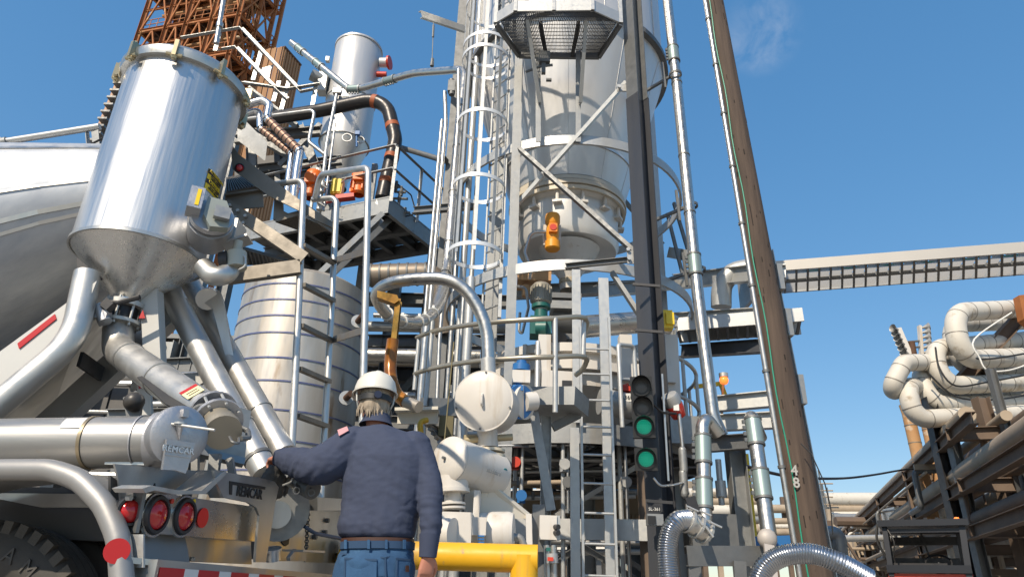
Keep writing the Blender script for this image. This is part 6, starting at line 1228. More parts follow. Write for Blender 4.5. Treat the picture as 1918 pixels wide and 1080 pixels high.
# ------------------------------------------------------------------ insulated expansion loops on the right
def lp_pipe(lb, pts, r=.175, bend=.42, bandstep=.42):
    th = Thing('insulated_pipe_loop', lb, 'pipe', (P(*pts[0]).x, P(*pts[0]).y, 0), 'insulated expansion loops'); pt = fillet([P(*p) for p in pts], bend, 8)
    mb = MB(); r *= 1.12; mb.tube(pt, r, 22); th.part('jacket', mb, insul); L = sum((b - a).length for a, b in zip(pt[:-1], pt[1:])); n_ = int(L / bandstep)
    for i in range(1, n_):
        p, d = along(pt, (i + rng.uniform(-.12, .12)) / n_); mb = MB(); mb.ring(p, d, r - .004, .008, .022, n=22); th.part('band', mb, insulb)
    return th
D0 = 14.0
lp_pipe('large white insulated loop nearest the upper right edge', [(2010, 572, D0 + 1.2), (1785, 585, D0 - .2), (1800, 674, D0 - .2), (2010, 664, D0 + 1.2)], .19, .55)
lp_pipe('white insulated loop tucked directly behind the upper right loop', [(2010, 598, D0 + 2.4), (1778, 606, D0 + .9), (1798, 690, D0 + .9), (2010, 690, D0 + 2.4)], .19, .55)
lp_pipe('white insulated loop in the middle of the stack, black cable on it', [(2010, 628, D0 + 1.6), (1745, 652, D0 + .1), (1766, 722, D0), (2010, 712, D0 + 1.2)], .175, .5)
lp_pipe('white insulated loop directly behind the middle one', [(2010, 680, D0 + 2.8), (1735, 668, D0 + 1.0), (1752, 745, D0 + .9), (2010, 738, D0 + 2.4)], .175, .5)
lp_pipe('white insulated loop sweeping lowest but one in the stack', [(1728, 690, D0 + .5), (1724, 716, D0 + .3), (1752, 757, D0 + .2), (2010, 752, D0 + 1.6)], .165, .45)
lp_pipe('lowest white insulated loop with the hooked left end', [(1724, 722, D0 + .6), (1698, 724, D0 - .1), (1712, 785, D0 - .1), (1900, 775, D0 + .4), (2010, 768, D0 + 1.6)], .17, .42)
lp_pipe('white insulated elbow at the far left of the pipe loops', [(1740, 678, D0 + .2), (1693, 679, D0 - .1), (1664, 733, D0 - .1), (1702, 727, D0 + .7)], .165, .16, .3)
for pts, lb in (([(1800, 640, 13.9), (1812, 664, 13.75), (1850, 672, 13.75), (1930, 660, 14.0)], 'black cable draped over the upper right pipe loop'), ([(1752, 650, 13.9), (1760, 690, 13.8), (1790, 722, 13.7), (1850, 715, 13.7), (1930, 700, 13.9)], 'black cable lying along the middle pipe loop'), ([(1740, 700, 13.8), (1790, 742, 13.7), (1860, 748, 13.7), (1930, 738, 13.9)], 'black cable lying along the lower pipe loops')):
    mb = MB(); mb.tube(smooth([P(*p) for p in pts]), .02, 6); solo('draped_cable', mb, wirem, lb, 'cable')
mb = MB(); mb.tube(smooth([P(1895, 585, 13.4), P(1825, 635, 13.4), P(1835, 670, 13.4), P(1850, 693, 13.4), P(1890, 693, 13.4), P(1930, 680, 13.4)]), .017, 6); solo('white_loop_wire', mb, label_w, 'loose white wire looping in front of the pipes', 'wire')
# diagonal props and posts
def strut(a, b, Ya, Yb, w, m_, lb, nm='rack_strut', cat='strut'): mb = MB(); mb.ibeam(P(*a, Ya), P(*b, Yb), w, w, V((1, 0, 0))); solo(nm, mb, m_, lb, cat)
strut((1918, 585), (1785, 730), 14.6, 14.6, .26, racksteel, 'brown diagonal strut behind the upper pipe loop'); strut((1828, 690), (1840, 720), 14.9, 14.9, .2, racksteel, 'short brown strut between the pipe loops')
mb = MB(); mb.plate([P(1903, 556, 13.9), P(1930, 553, 13.9), P(1935, 620, 13.9), P(1912, 600, 13.9)], .2); solo('rusty_beam_end', mb, rust, 'rusty orange beam end at the right edge above the loops', 'beam')
def post(a, Y, w, m_, lb, top, lean=0.0):
    p = P(*a, Y); mb = MB(); t = zat(p.x, Y, top); mb.ibeam(V((p.x, Y, 0)), V((p.x + lean, Y, t)), w, w, V((1, 0, 0))); solo('rack_post', mb, m_, lb, 'post')
post((1765, 860), 14.2, .22, black, 'black steel post in front of the rusty stacks', 745); post((1797, 880), 13.6, .18, galvd, 'grey steel post right of the black post', 795)
post((1884, 800), 12.6, .13, galvd, 'dark grey post crossing the lower pipe loops', 690); post((1880, 880), 13.4, .24, racksteel, 'brown steel post at the right, below the loops', 745, -.1)
# rusty stacks
for a, b, Y, lb in (((1697, 758), (1728, 890), 17, 'rust patched vent stack, left of the pair'), ((1724, 738), (1752, 860), 17.5, 'rust patched vent stack, right of the pair')):
    th = Thing('vent_stack', lb, 'stack', (P(*b, Y).x, Y, 0), 'rusty vent stacks'); p0, p1 = P(*a, Y), P(*b, Y); p2 = p1 + (p1 - p0).normalized() * 1.5; mb = MB(); mb.tube([p0, lerp(p0, p1, .12), p1, p2], .15, 18, radii=[.17, .145, .155, .16]); th.part('stack_pipe', mb, rustpipe)
    for f in (.3, .55, .8): mb = MB(); mb.ring(lerp(p0, p1, f), p1 - p0, .145, .012, .02, n=18); th.part('wire_tie', mb, insulb)
# horn arrays
HA = Thing('siren_array', 'two upright racks of small grey siren horns above the pipes', 'siren', P(1712, 690, 14.5)); HY = 14.5
mb = MB(); mb.cyl(P(1707, 640, HY), P(1718, 700, HY), .07, n=10); HA.part('post', mb, rustd); mb = MB(); mb.cyl(P(1698, 640, HY), P(1725, 638, HY), .025, n=8); HA.part('cross_arm', mb, galvd); mb = MB(); mb.cyl(P(1696, 652, HY), P(1725, 649, HY), .025, n=8); HA.part('cross_arm', mb, galvd)
for a, b, sg in (((1683, 614), (1706, 667), -1), ((1722, 610), (1726, 665), 1)):
    mb = MB(); mb.bar(P(*a, HY), P(*b, HY), .06, .10); HA.part('backing_bar', mb, whitep)
    for k in range(6):
        c = lerp(P(*a, HY), P(*b, HY), .08 + k * .17); d = V((sg * .93, -.30, .12)).normalized(); mb = MB(); mb.lathe(c, d, [(.03, .02), (.09, .035), (.16, .065), (.20, .095), (.19, .085), (.08, .02)], 14); HA.part('horn', mb, mat('grey_horn', (.34, .34, .33), .5, .3))
# ---- receding pipe rack
rd_ = V(ray(1436, 1117)); rd_.z = 0; rd_.normalize(); re_ = V((rd_.y, -rd_.x, 0))
A1 = P(1765, 822, 14); 
RK = Thing('receding_pipe_rack', 'brown pipe rack receding behind the forklift with rows of tan pipes', 'pipe rack', (A1.x, A1.y, 0))
def rkp(u, t, z): p = A1 + re_ * u + rd_ * t; return V((p.x, p.y, z))
levels = [(A1.z, 9), (A1.z - .95, 8), (A1.z - 1.75, 7)]
for li, (z, n_) in enumerate(levels):
    for k in range(n_):
        r = (.15, .10, .19, .08, .13, .17, .09, .12, .15)[(k + li * 2) % 9]; mb = MB(); mb.cyl(rkp(.15 + k * .62, -1.5 if li == 0 else -9, z + r), rkp(.15 + k * .62, 58, z + r), r, n=12); RK.part('rack_pipe', mb, (rackpipe, rackpipe, racksteel, rackpipe, racksteel, insul)[(k + li) % 6])
    for k in range(12):
        t = -6 + k * 5.0
        if li == 0 and k == 0: continue
        mb = MB(); mb.ibeam(rkp(-.15, t, z - .12), rkp(5.6, t, z - .12), .2, .24, ZU); RK.part('cross_beam', mb, racksteel)
    mb = MB(); mb.ibeam(rkp(-.05, -2.5 if li == 0 else -9, z - .14), rkp(-.05, 58, z - .14), .16, .22, ZU); RK.part('edge_beam', mb, racksteel)
for k in range(12):
    t = -6 + k * 5.0
    for u in (.0, 2.8, 5.5):
        if k < 2 and u < 1: continue
        mb = MB(); mb.ibeam(rkp(u, t, 0), rkp(u, t, A1.z), .22, .22, re_); RK.part('rack_post', mb, racksteel)
    if k % 2 == 0:
        for s in (0, 1): mb = MB(); mb.bar(rkp(.0 if s else 2.8, t, .2), rkp(2.8 if s else 0, t, A1.z - 2), .08, .08); RK.part('cross_brace', mb, rackpipe)
for k in range(7):
    t = 2 + k * 6.0; z = A1.z - .95; mb = MB(); mb.tube([rkp(.4 + .3 * (k % 3), t, z + .1), rkp(.2, t + .3, z + .1), rkp(.2, t + .3, z - 1.3), rkp(.2, t + 1.6, z - 1.3)], .07, 10, .15); RK.part('branch_pipe', mb, insul)
mb = MB(); mb.bx(rkp(.2, 8, A1.z - .7), .5, .8, .5); RK.part('foil_box', mb, mat('bright_foil_jacket', (.66, .67, .68), .26, .95))
mb = MB(); mb.cyl(P(1575, 1008, 20), P(1700, 1006, 20), .09, n=12); solo('horizontal_silver_pipe', mb, galvl, 'horizontal silver pipe behind the pole at the rack foot', 'pipe')
EF = Thing('grey_elbow_pipe', 'grey elbow pipe and tank just right of the pole foot', 'pipe', P(1570, 1050, 12)); mb = MB(); mb.tube([P(1545, 998, 12), P(1570, 998, 12), P(1580, 1080, 12)], .12, 14, .15); EF.part('elbow', mb, galv); mb = MB(); mb.cyl(P(1548, 1022, 12.2), P(1572, 1022, 12.2), .28, n=20); EF.part('drum', mb, galvd)
# dark rack block under the near part: shade trays
# ---- far crossing rack
FX = Thing('far_pipe_bridge', 'far pipe bridge with white pipes crossing behind the pole', 'pipe rack', (P(1500, 1000, 60).x, 60, 0))
for y, r, m_, x0, x1 in ((934, .55, insul, 1545, 1660), (952, .35, rackpipe, 1380, 1670), (968, .5, insul, 1555, 1660), (975, .25, rackpipe, 1380, 1660), (996, .3, rackpipe, 1390, 1660), (1010, .3, galv, 1390, 1620), (985, .2, insul, 1390, 1560), (1026, .3, rackpipe, 1390, 1680)):
    mb = MB(); mb.cyl(P(x0, y, 60), P(x1, y, 60), r, n=12); FX.part('pipe', mb, m_)
for x in range(1395, 1700, 28): p = P(x, 1040, 60.6); mb = MB(); mb.bar(V((p.x, 60.6, 0)), V((p.x, 60.6, zat(p.x, 60.6, 930 + (x % 3) * 12))), .35, .35); FX.part('post', mb, racksteel)
for x in range(1395, 1690, 40): mb = MB(); mb.bar(P(x, 955, 61), P(x + 36, 1060, 61), .2, .2); FX.part('brace', mb, rackpipe)
mb = MB(); mb.bar(P(1545, 962, 60.3), P(1670, 960, 60.3), .6, .6); FX.part('beam', mb, rackpipe)
FS = Thing('far_scaffold', 'thin far scaffold poles above the pipe bridge', 'scaffold', (P(1550, 940, 58).x, 58, 0))
for x, t in ((1535, 890), (1545, 880), (1548, 905), (1525, 900), (1556, 912)): p = P(x, 960, 58); mb = MB(); mb.cyl(V((p.x, 58, 0)), V((p.x, 58, zat(p.x, 58, t))), .07, n=6); FS.part('pole', mb, galvd)
for y in (905, 918, 930, 944): mb = MB(); mb.cyl(P(1520, y, 58), P(1560, y, 58), .06, n=6); FS.part('ledger', mb, rackpipe)
# far plant seen under the tower
FP = Thing('far_process_area', 'distant pipes and steel seen low between the tower legs', 'plant', (P(1080, 1000, 45).x, 45, 0))
for i, (y, r, m_) in enumerate(((922, .3, insul), (938, .22, rackpipe), (955, .35, insul), (972, .25, galv), (990, .3, rackpipe), (1010, .35, galvd), (1030, .3, insul))):
    mb = MB(); mb.cyl(P(690, y + 4, 45), P(1420, y, 45), r, n=10); FP.part('pipe', mb, m_)
for k in range(26): x = 700 + k * 28; p = P(x, 1000, 45.5); mb = MB(); mb.bar(V((p.x, 45.5, 0)), V((p.x, 45.5, zat(p.x, 45.5, 905 + (k * 37 % 40)))), .3, .3); FP.part('post', mb, (galvd, racksteel, rackpipe)[k % 3])
for k in range(9): p = P(720 + k * 70, 1000, 47); h = zat(p.x, 47, 900 + (k * 53 % 60)); mb = MB(); mb.cyl(V((p.x, 47, 0)), V((p.x, 47, h)), .7 + .2 * (k % 3), n=18); FP.part('column_vessel', mb, (insul, galvl, rackpipe)[k % 3])
# equipment and pipes under the tower and behind the tank (real clutter, mid distance)
ME = Thing('mid_steel_bents', 'steel bents and pipe runs behind the tower legs', 'frame', (P(1000, 900, 12.5).x, 12.5, 0))
for k, (a, b, y, h, m_) in enumerate((((840, 800), (1290, 808), 11.8, .3, galvd), ((690, 640), (960, 640), 12.8, .25, galvd), ((690, 560), (960, 566), 13.2, .25, galvd), ((640, 700), (960, 706), 13.2, .3, shadowbox), ((640, 790), (960, 798), 12.6, .25, galvd), ((860, 872), (1290, 880), 12.2, .25, galvd), ((880, 940), (1290, 946), 12.4, .22, racksteel), ((430, 840), (900, 850), 12.8, .25, shadowbox), ((240, 690), (480, 680), 12.5, .3, galvd), ((240, 735), (460, 722), 12.2, .25, shadowbox), ((200, 780), (470, 775), 12.8, .25, galvd))):
    mb = MB(); mb.ibeam(P(*a, y), P(*b, y), .2, h, ZU); ME.part('beam', mb, m_)
for x, Y, t, m_ in ((700, 12.9, 500, galvd), (775, 13.3, 500, shadowbox), (850, 12.8, 520, galvd), (905, 12.3, 700, galv), (985, 12.4, 700, galvd), (1075, 12.6, 760, galvd), (1185, 12.3, 760, galvd), (440, 12.9, 600, shadowbox), (300, 12.6, 620, galvd), (255, 13, 640, galv), (370, 13, 640, shadowbox)):
    p = P(x, 900, Y); mb = MB(); mb.ibeam(V((p.x, Y, 0)), V((p.x, Y, zat(p.x, Y, t))), .25, .25, V((1, 0, 0))); ME.part('post', mb, m_)
for x0, y0, x1, y1, Y, r, m_ in ((650, 610, 960, 616, 12.2, .10, galv), (690, 665, 900, 668, 12.4, .14, pipess), (860, 848, 1290, 850, 11.5, .06, galvl), (880, 868, 1250, 866, 11.2, .045, conduit), (860, 905, 1200, 906, 11.6, .07, rackpipe), (880, 925, 1290, 920, 11.8, .05, galvl), (700, 590, 840, 594, 12.0, .05, conduit), (880, 965, 1290, 962, 12.0, .09, rackpipe), (200, 705, 470, 700, 11.8, .06, conduit), (240, 758, 480, 750, 11.6, .05, galvl), (690, 740, 870, 742, 12.0, .07, conduit), (870, 822, 1200, 824, 10.9, .05, galv), (1000, 846, 1240, 842, 10.6, .07, galvl)):
    mb = MB(); mb.cyl(P(x0, y0, Y), P(x1, y1, Y), r, n=12); ME.part('pipe', mb, m_)
for a, b, Y in (((690, 800), (860, 620), 13.1), ((860, 640), (700, 800), 13.2), ((990, 1050), (1190, 890), 12.8), ((1000, 890), (1190, 1060), 12.9), ((250, 790), (420, 660), 13)): mb = MB(); mb.bar(P(*a, Y), P(*b, Y), .1, .14); ME.part('brace', mb, galvd)
MV = Thing('tan_filter_skid', 'tan ribbed equipment casing seen behind the access ladder', 'equipment', (P(1090, 990, 10.9).x, 10.9, 0))
q = P(1095, 955, 10.9); mb = MB(); mb.bx(q, 2.0, .6, .42); MV.part('casing', mb, rackpipe); mb = MB(); mb.bx(q - ZU * .36, 2.2, .7, .25); MV.part('base_frame', mb, galv)
for k in range(30): mb = MB(); mb.bx(q + V((-.95 + k * .065, -.31, -.12)), .03, .04, .1); MV.part('rib', mb, rackpipe)
for k, (x, y, Y, lb) in enumerate(((790, 720, 8.3, 'left pipe of the row below the curved railing'), (800, 720, 8.5, 'second pipe of the row below the curved railing'), (872, 700, 8.3, 'pipe beside the railing behind the bent pipe'), (858, 720, 8.5, 'slim pipe beside the railing behind the bent pipe'))):
    p = P(x, y, Y); mb = MB(); mb.cyl(V((p.x, Y, 0)), V((p.x, Y, zat(p.x, Y, 520 if k > 1 else 600))), (.05, .035, .06, .03)[k], n=12); solo('vertical_pipe', mb, (conduit, galvl, galvl, conduit)[k], lb, 'pipe')
CT3 = Thing('pipe_manifold', 'small dark pipe manifold behind the worker right shoulder', 'manifold', (P(830, 800, 7.2).x, 7.2, 0))
mb = MB(); mb.bar(P(742, 770, 6.6), P(822, 768, 6.6), .2, .03, ZU); CT3.part('cream_beam_top', mb, mat('cream_paint', (.66, .62, .52), .5)); mb = MB(); mb.bar(P(745, 782, 6.62), P(820, 782, 6.62), .03, .12, ZU); CT3.part('cream_beam_web', mb, mat('cream_paint', (.66, .62, .52), .5))
mb = MB(); mb.tube([P(790, 830, 6.3), P(786, 790, 6.3), P(800, 786, 6.35)], .028, 10, .05); CT3.part('gold_pipe', mb, mat('gold_paint', (.55, .34, .03), .4, .2))
for k in range(6): mb = MB(); mb.cyl(P(792 + k * 6, 786 + k * 8, 6.7), P(900, 845 + k * 7, 7.4), .022, n=8); CT3.part('tube_run', mb, (galvd, rackpipe, galv)[k % 3])
mb = MB(); mb.bx(P(836, 800, 6.8), .14, .14, .2); CT3.part('valve_block', mb, mat('olive_block', (.14, .12, .06), .5, .4))
mb = MB(); mb.cyl(P(850, 640, 5.75), P(832, 830, 5.75), .006, n=6); solo('sample_line', mb, mat('dark_brass', (.25, .2, .1), .4, .7), 'thin brass line hanging left of the white vessel', 'tubing')
# ---- forklift at the lower right
FY = 10.0; FK = Thing('forklift', 'dark forklift with open cab frame at the lower right', 'forklift', (P(1775, 1040, FY).x, FY + .6, 0))
navyp = mat('dark_blue_black_paint', (.008, .010, .016), .4, .0, .4, 6, (.014, .017, .023))
def fbox(c, sx, sy, sz, nm, m_, parent=None): mb = MB(); mb.bx(c, sx, sy, sz); return FK.part(nm, mb, m_, parent)
zr_ = P(1770, 980, FY).z; zw_ = P(1770, 1066, FY).z; zrb = P(1770, 1020, FY + 1.3).z; zsb = P(1770, 1044, FY + .9).z
fx0, fx1 = P(1702, 980, FY).x, P(1845, 980, FY).x; gx0, gx1 = P(1716, 1066, FY).x, P(1858, 1066, FY).x; fcx = (gx0 + gx1) / 2
mb = MB(); mb.plate([V((fx0 - .09, FY - .12, zr_)), V((fx1 + .09, FY - .12, zr_)), V((fx1 + .05, FY + 1.45, zr_)), V((fx0 - .05, FY + 1.45, zr_))], .085, ZU); roof = FK.part('roof', mb, navyp)
for k in range(5): fbox(V((fx0 + .12 + k * .16, FY + .65, zr_ + .058)), .05, 1.35, .03, 'roof_bar', navyp, roof)
for a, b, w in ((V((fx0, FY, zr_)), V((gx0, FY - .05, zw_ - .1)), .075), (V((fx1, FY, zr_)), V((gx1, FY - .05, zw_ - .1)), .085), (V((fx0 - .05, FY + 1.3, zr_)), V((gx0 - .06, FY + 1.35, .5)), .08), (V((fx1 - .03, FY + 1.3, zr_)), V((gx1 - .03, FY + 1.35, .5)), .08)):
    mb = MB(); mb.bar(a, b, w, .10, V((0, 1, 0))); FK.part('pillar', mb, navyp)
mb = MB(); mb.bar(V((fx0, FY - .02, zr_ - .10)), V((fx1, FY - .02, zr_ - .10)), .05, .05, ZU); FK.part('windscreen_frame', mb, navyp)
mb = MB(); mb.bar(V((gx0 - .05, FY - .07, zw_)), V((gx1 + .05, FY - .07, zw_)), .12, .10, ZU); FK.part('windscreen_frame', mb, navyp)
for z_, w in ((zrb, .05), (zr_ - .12, .08)): mb = MB(); mb.bar(V((fx0, FY + 1.3, z_)), V((fx1, FY + 1.3, z_)), .05, w, ZU); FK.part('rear_bar', mb, black)
mb = MB(); mb.bar(V((fcx - .02, FY + 1.25, zr_)), V((fcx + .08, FY + 1.25, zw_)), .03, .03); FK.part('wiper_arm', mb, black)
fbox(V((fcx, FY + 1.05, zsb - .22)), gx1 - gx0 - .08, .16, .42, 'seat_back', black); fbox(V((fcx, FY + .75, .85)), .5, .5, .14, 'seat', black); fbox(V((fcx - .1, FY + .35, zw_ + .02)), .75, .3, .14, 'dashboard', black)
mb = MB(); mb.ring(V((fcx + .16, FY + .30, zw_ + .10)), V((0, -.6, .8)), .17, .02, .02, n=28); FK.part('steering_wheel', mb, black)
mb = MB(); mb.cyl(V((fcx + .16, FY + .30, zw_ + .10)), V((fcx + .16, FY + .15, .7)), .025, n=10); FK.part('steering_column', mb, black)
fbox(V((fcx, FY + .05, (zw_ - .06 + .3) / 2)), gx1 - gx0 + .1, .25, zw_ - .06 - .3, 'cowl', redp); fbox(V((fcx, FY + 1.55, .65)), gx1 - gx0 + .1, .6, .75, 'counterweight', navyp); fbox(V((fcx, FY + .8, .45)), gx1 - gx0, 1.3, .3, 'chassis', black)
for x in (gx0 - .02, gx1 + .02):
    for yy in (FY + .15, FY + 1.5): mb = MB(); mb.lathe(V((x - .1, yy, .33)), V((1, 0, 0)), [(0, .12), (0, .27), (.03, .33), (.17, .33), (.2, .27), (.2, .12)], 28); w_ = FK.part('wheel', mb, rubber); mb = MB(); mb.cyl(V((x - .08, yy, .33)), V((x + .08, yy, .33)), .16, n=20); FK.part('rim', mb, galvd, w_)
mb = MB(); mb.tube(smooth([V((fx0 + .03, FY - .06, zr_ - .06)), V((fx0 + .10, FY - .1, zr_ - .25)), V((fx0 + .05, FY - .06, zr_ - .45))]), .012, 6); FK.part('cable', mb, wirem)
mb = MB(); mb.tube(smooth([V((fx0 - .1, FY + .02, zr_)), V((fx0 - .14, FY, zr_ - .25)), V((fx0 + .02, FY, zr_ - .6)), V((gx0 - .02, FY, zw_ - .1))]), .02, 6); FK.part('hose', mb, wirem)
q = P(1765, 962, FY + .9); mb = MB(); mb.lathe(V((q.x, q.y, zr_ + .04)), ZU, [(0, .06), (.02, .06), (.03, .055), (.09, .05), (.12, .03), (.125, .001)], 16); FK.part('warning_beacon', mb, redglow)
FK.o.rotation_euler = (0, 0, -math.atan2(.51, .86)); FK.o.scale = (.88, 1, 1)
# ---- dense plant behind the forklift
DP = Thing('rear_plant_block', 'dense tangle of brown pipes and posts behind the forklift', 'plant', (P(1760, 1040, 32).x, 32, 0))
rg = random.Random(3)
for k in range(46):
    Y = 24 + rg.random() * 16; x = 1560 + k * 8.2 + rg.uniform(-4, 4); p = P(x, 1040, Y); t = zat(p.x, Y, 952 + rg.random() * 60); mb = MB(); mb.bar(V((p.x, Y, 0)), V((p.x, Y, t)), .12 + .1 * rg.random(), .16); DP.part('post', mb, (racksteel, rackpipe, galvd, racksteel, insul)[k % 5])
for k in range(34):
    Y = 25 + rg.random() * 14; y = 962 + rg.random() * 110; x0 = 1550 + rg.random() * 120; x1 = x0 + 120 + rg.random() * 240; mb = MB(); mb.cyl(P(x0, y, Y), P(x1, y + (x1 - x0) * .01, Y), .05 + .12 * rg.random(), n=8); DP.part('pipe', mb, (rackpipe, insul, racksteel, rackpipe, galv)[k % 5])
for k in range(16):
    Y = 24 + rg.random() * 14; x = 1570 + k * 22; mb = MB(); mb.bar(P(x, 975 + rg.random() * 20, Y), P(x + rg.choice((-60, 60)), 1085, Y), .08, .08); DP.part('brace', mb, (racksteel, rackpipe)[k % 2])
for k in range(7): Y = 40; p = P(1570 + k * 60, 1040, Y); mb = MB(); mb.cyl(V((p.x, Y, 0)), V((p.x, Y, zat(p.x, Y, 985 + 20 * (k % 3)))), 1.0, n=18); DP.part('vessel', mb, (rackpipe, racksteel, insul)[k % 3])

# hangers and small lines on the near rack
for k in range(26):
    t = -7 + k * 1.6; u = rg.uniform(-.1, 2.5); z0_ = A1.z - rg.choice((0, .95)); mb = MB(); mb.cyl(rkp(u, t, z0_), rkp(u, t, z0_ - .5 - rg.random() * .9), .02 + .03 * rg.random(), n=6); RK.part('hanger_rod', mb, (racksteel, rackpipe, galvd)[k % 3])
for k in range(3):
    z0_ = A1.z - .5 - k * .6; mb = MB(); mb.cyl(rkp(-.22 - .05 * (k % 3), 1 + 2 * k, z0_), rkp(-.22 - .05 * (k % 3), 50, z0_), .03 + .015 * (k % 3), n=8); RK.part('small_line', mb, (rackpipe, racksteel)[k % 2])
# ---- process building far left, low behind the truck
PBD = Thing('dark_process_shelter', 'dark steel clad shelter low behind the tanker and striped tank', 'building', (P(350, 800, 17).x, 18, 0))
x0_, x1_ = P(120, 700, 17).x, P(900, 700, 17).x; zt_ = P(400, 640, 17).z
for k in range(24):
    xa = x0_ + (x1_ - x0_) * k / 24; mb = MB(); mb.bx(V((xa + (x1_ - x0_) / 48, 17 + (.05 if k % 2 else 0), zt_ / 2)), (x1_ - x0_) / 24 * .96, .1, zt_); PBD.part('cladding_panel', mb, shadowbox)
mb = MB(); mb.bx(V(((x0_ + x1_) / 2, 19, zt_ + .06)), x1_ - x0_ + .4, 4.4, .12); PBD.part('roof', mb, galvd)
for k in range(7):
    x = x0_ + (x1_ - x0_) * (k + .5) / 7; mb = MB(); mb.bx(V((x, 16.6, zt_ * .5)), .3, .3, zt_); PBD.part('pilaster', mb, galvd)
for k in range(6): mb = MB(); mb.cyl(V((x0_, 16.3 - .1 * (k % 2), zt_ * (.35 + .11 * k))), V((x1_, 16.3 - .1 * (k % 2), zt_ * (.35 + .11 * k))), .05 + .03 * (k % 3), n=8); PBD.part('wall_pipe', mb, (galv, conduit, rackpipe)[k % 3])

# droppers, branch lines and short cross members that break up the rack's long lines
for k in range(46):
    t = rg.uniform(-3, 36); u = rg.uniform(-.35, 1.6); z0_ = A1.z - rg.uniform(-.15, 1.6); r_ = rg.uniform(.03, .085); h_ = rg.uniform(.4, 1.5); w_ = rg.uniform(.3, 1.6)
    mb = MB(); mb.tube([rkp(u + w_, t, z0_), rkp(u, t, z0_), rkp(u, t, z0_ - h_), rkp(u, t + rg.uniform(.3, 1.5), z0_ - h_)], r_, 8, .12, 4); RK.part('branch_pipe', mb, (rackpipe, insul, rackpipe, racksteel, galvd)[k % 5])
for k in range(30):
    t = rg.uniform(0, 40); z0_ = rg.uniform(1.4, A1.z - .3); mb = MB(); mb.bar(rkp(rg.uniform(-.4, 0), t, z0_), rkp(rg.uniform(.8, 3.2), t, z0_), .10, .12); RK.part('cross_member', mb, (racksteel, rackpipe)[k % 2])
for k in range(26):
    t = rg.uniform(3, 45); u = rg.uniform(-.5, 3); mb = MB(); mb.bar(rkp(u, t, 0), rkp(u, t, rg.uniform(1.8, A1.z - .6)), .09, .12); RK.part('pipe_support', mb, (rackpipe, racksteel, insul)[k % 3])
for k in range(12):
    t = rg.uniform(2, 36); u = rg.uniform(-.1, 2.4); z0_ = A1.z - rg.choice((.0, .95, 1.75)); mb = MB(); mb.cyl(rkp(u, t, z0_ + .16), rkp(u, t + 1.1, z0_ + .16), .22, n=12); RK.part('insulated_valve', mb, insul)

# ---- small-bore piping and conduits under the lower platform
SBP = Thing('small_bore_piping', 'thin pale pipes and conduits below the round lower platform', 'piping', (P(1020, 900, 8.8).x, 8.8, 0))
for k, (x0, y0, x1, y1, Y, r, m_) in enumerate(((870, 812, 1180, 806, 8.6, .028, galvl), (880, 836, 1075, 832, 8.3, .022, conduit), (900, 858, 1180, 862, 8.9, .03, galvl), (930, 884, 1185, 880, 9.0, .024, conduit), (945, 905, 1075, 902, 8.5, .03, rackpipe), (950, 932, 1190, 928, 9.2, .035, galvl), (960, 1012, 1200, 1016, 9.0, .03, conduit), (1000, 1035, 1200, 1032, 9.4, .04, galvl))):
    mb = MB(); mb.cyl(P(x0, y0, Y), P(x1, y1, Y), r, n=10); SBP.part('pipe', mb, m_)
    for f in (.2, .55, .85):
        p = P(x0, y0, Y).lerp(P(x1, y1, Y), f); mb = MB(); mb.bx(p + ZU * .02, .04, .09, .10); SBP.part('pipe_clip', mb, galvd)
for x, y0, y1, Y, r, m_ in ((960, 800, 1080, 8.7, .03, conduit), (975, 795, 1000, 8.4, .022, galvl), (1055, 790, 1080, 8.2, .026, galvl), (1064, 800, 960, 8.4, .018, conduit), (1168, 800, 1080, 8.5, .03, galvl), (1180, 820, 1080, 8.3, .02, conduit), (942, 830, 1080, 8.8, .025, rackpipe)):
    p = P(x, y1, Y); mb = MB(); mb.cyl(V((p.x, Y, max(0, p.z))), V((p.x, Y, zat(p.x, Y, y0))), r, n=10); SBP.part('pipe', mb, m_)
for x, y, Y, m_ in ((965, 868, 8.5, redp), (1056, 872, 8.15, galvl), (976, 930, 8.35, bluep), (1170, 905, 8.4, galvl), (1062, 905, 8.2, galvd), (1110, 812, 8.5, redp)):
    c_ = P(x, y, Y); mb = MB(); mb.cyl(c_ - ZU * .07, c_ + ZU * .07, .05, n=10); mb.cyl(c_, c_ - V((0, .13, 0)), .022, n=8); mb.cyl(c_ - V((0, .12, 0)), c_ - V((0, .14, 0)), .065, n=12); SBP.part('valve', mb, m_)
# ------------------------------------------------------------------ worker seen from behind
from mathutils import noise as mnoise
MY = 3.65
PB = P(707, 1012, MY); W = Thing('person', 'person in navy work shirt, jeans and white hard hat with left arm reaching out', 'person', (PB.x, MY, 0))
def remeshed(mb, vox, smooth_it=4, wrinkle=None, sharp=180):
    me = mb.mesh('tmp'); o = bpy.data.objects.new('tmp', me); COL.objects.link(o)
    r = o.modifiers.new('r', 'REMESH'); r.mode = 'VOXEL'; r.voxel_size = vox; r.use_smooth_shade = True
    s = o.modifiers.new('s', 'SMOOTH'); s.iterations = smooth_it; s.factor = .5
    dg = bpy.context.evaluated_depsgraph_get(); ev = bpy.data.meshes.new_from_object(o.evaluated_get(dg)); bpy.data.objects.remove(o)
    if wrinkle:
        nr = [v_.normal.copy() for v_ in ev.vertices]
        for v_, n_ in zip(ev.vertices, nr): v_.co += n_ * wrinkle(v_.co, n_)
    for v_ in ev.vertices: v_.co -= W.loc
    ev.polygons.foreach_set('use_smooth', [True] * len(ev.polygons)); return ev
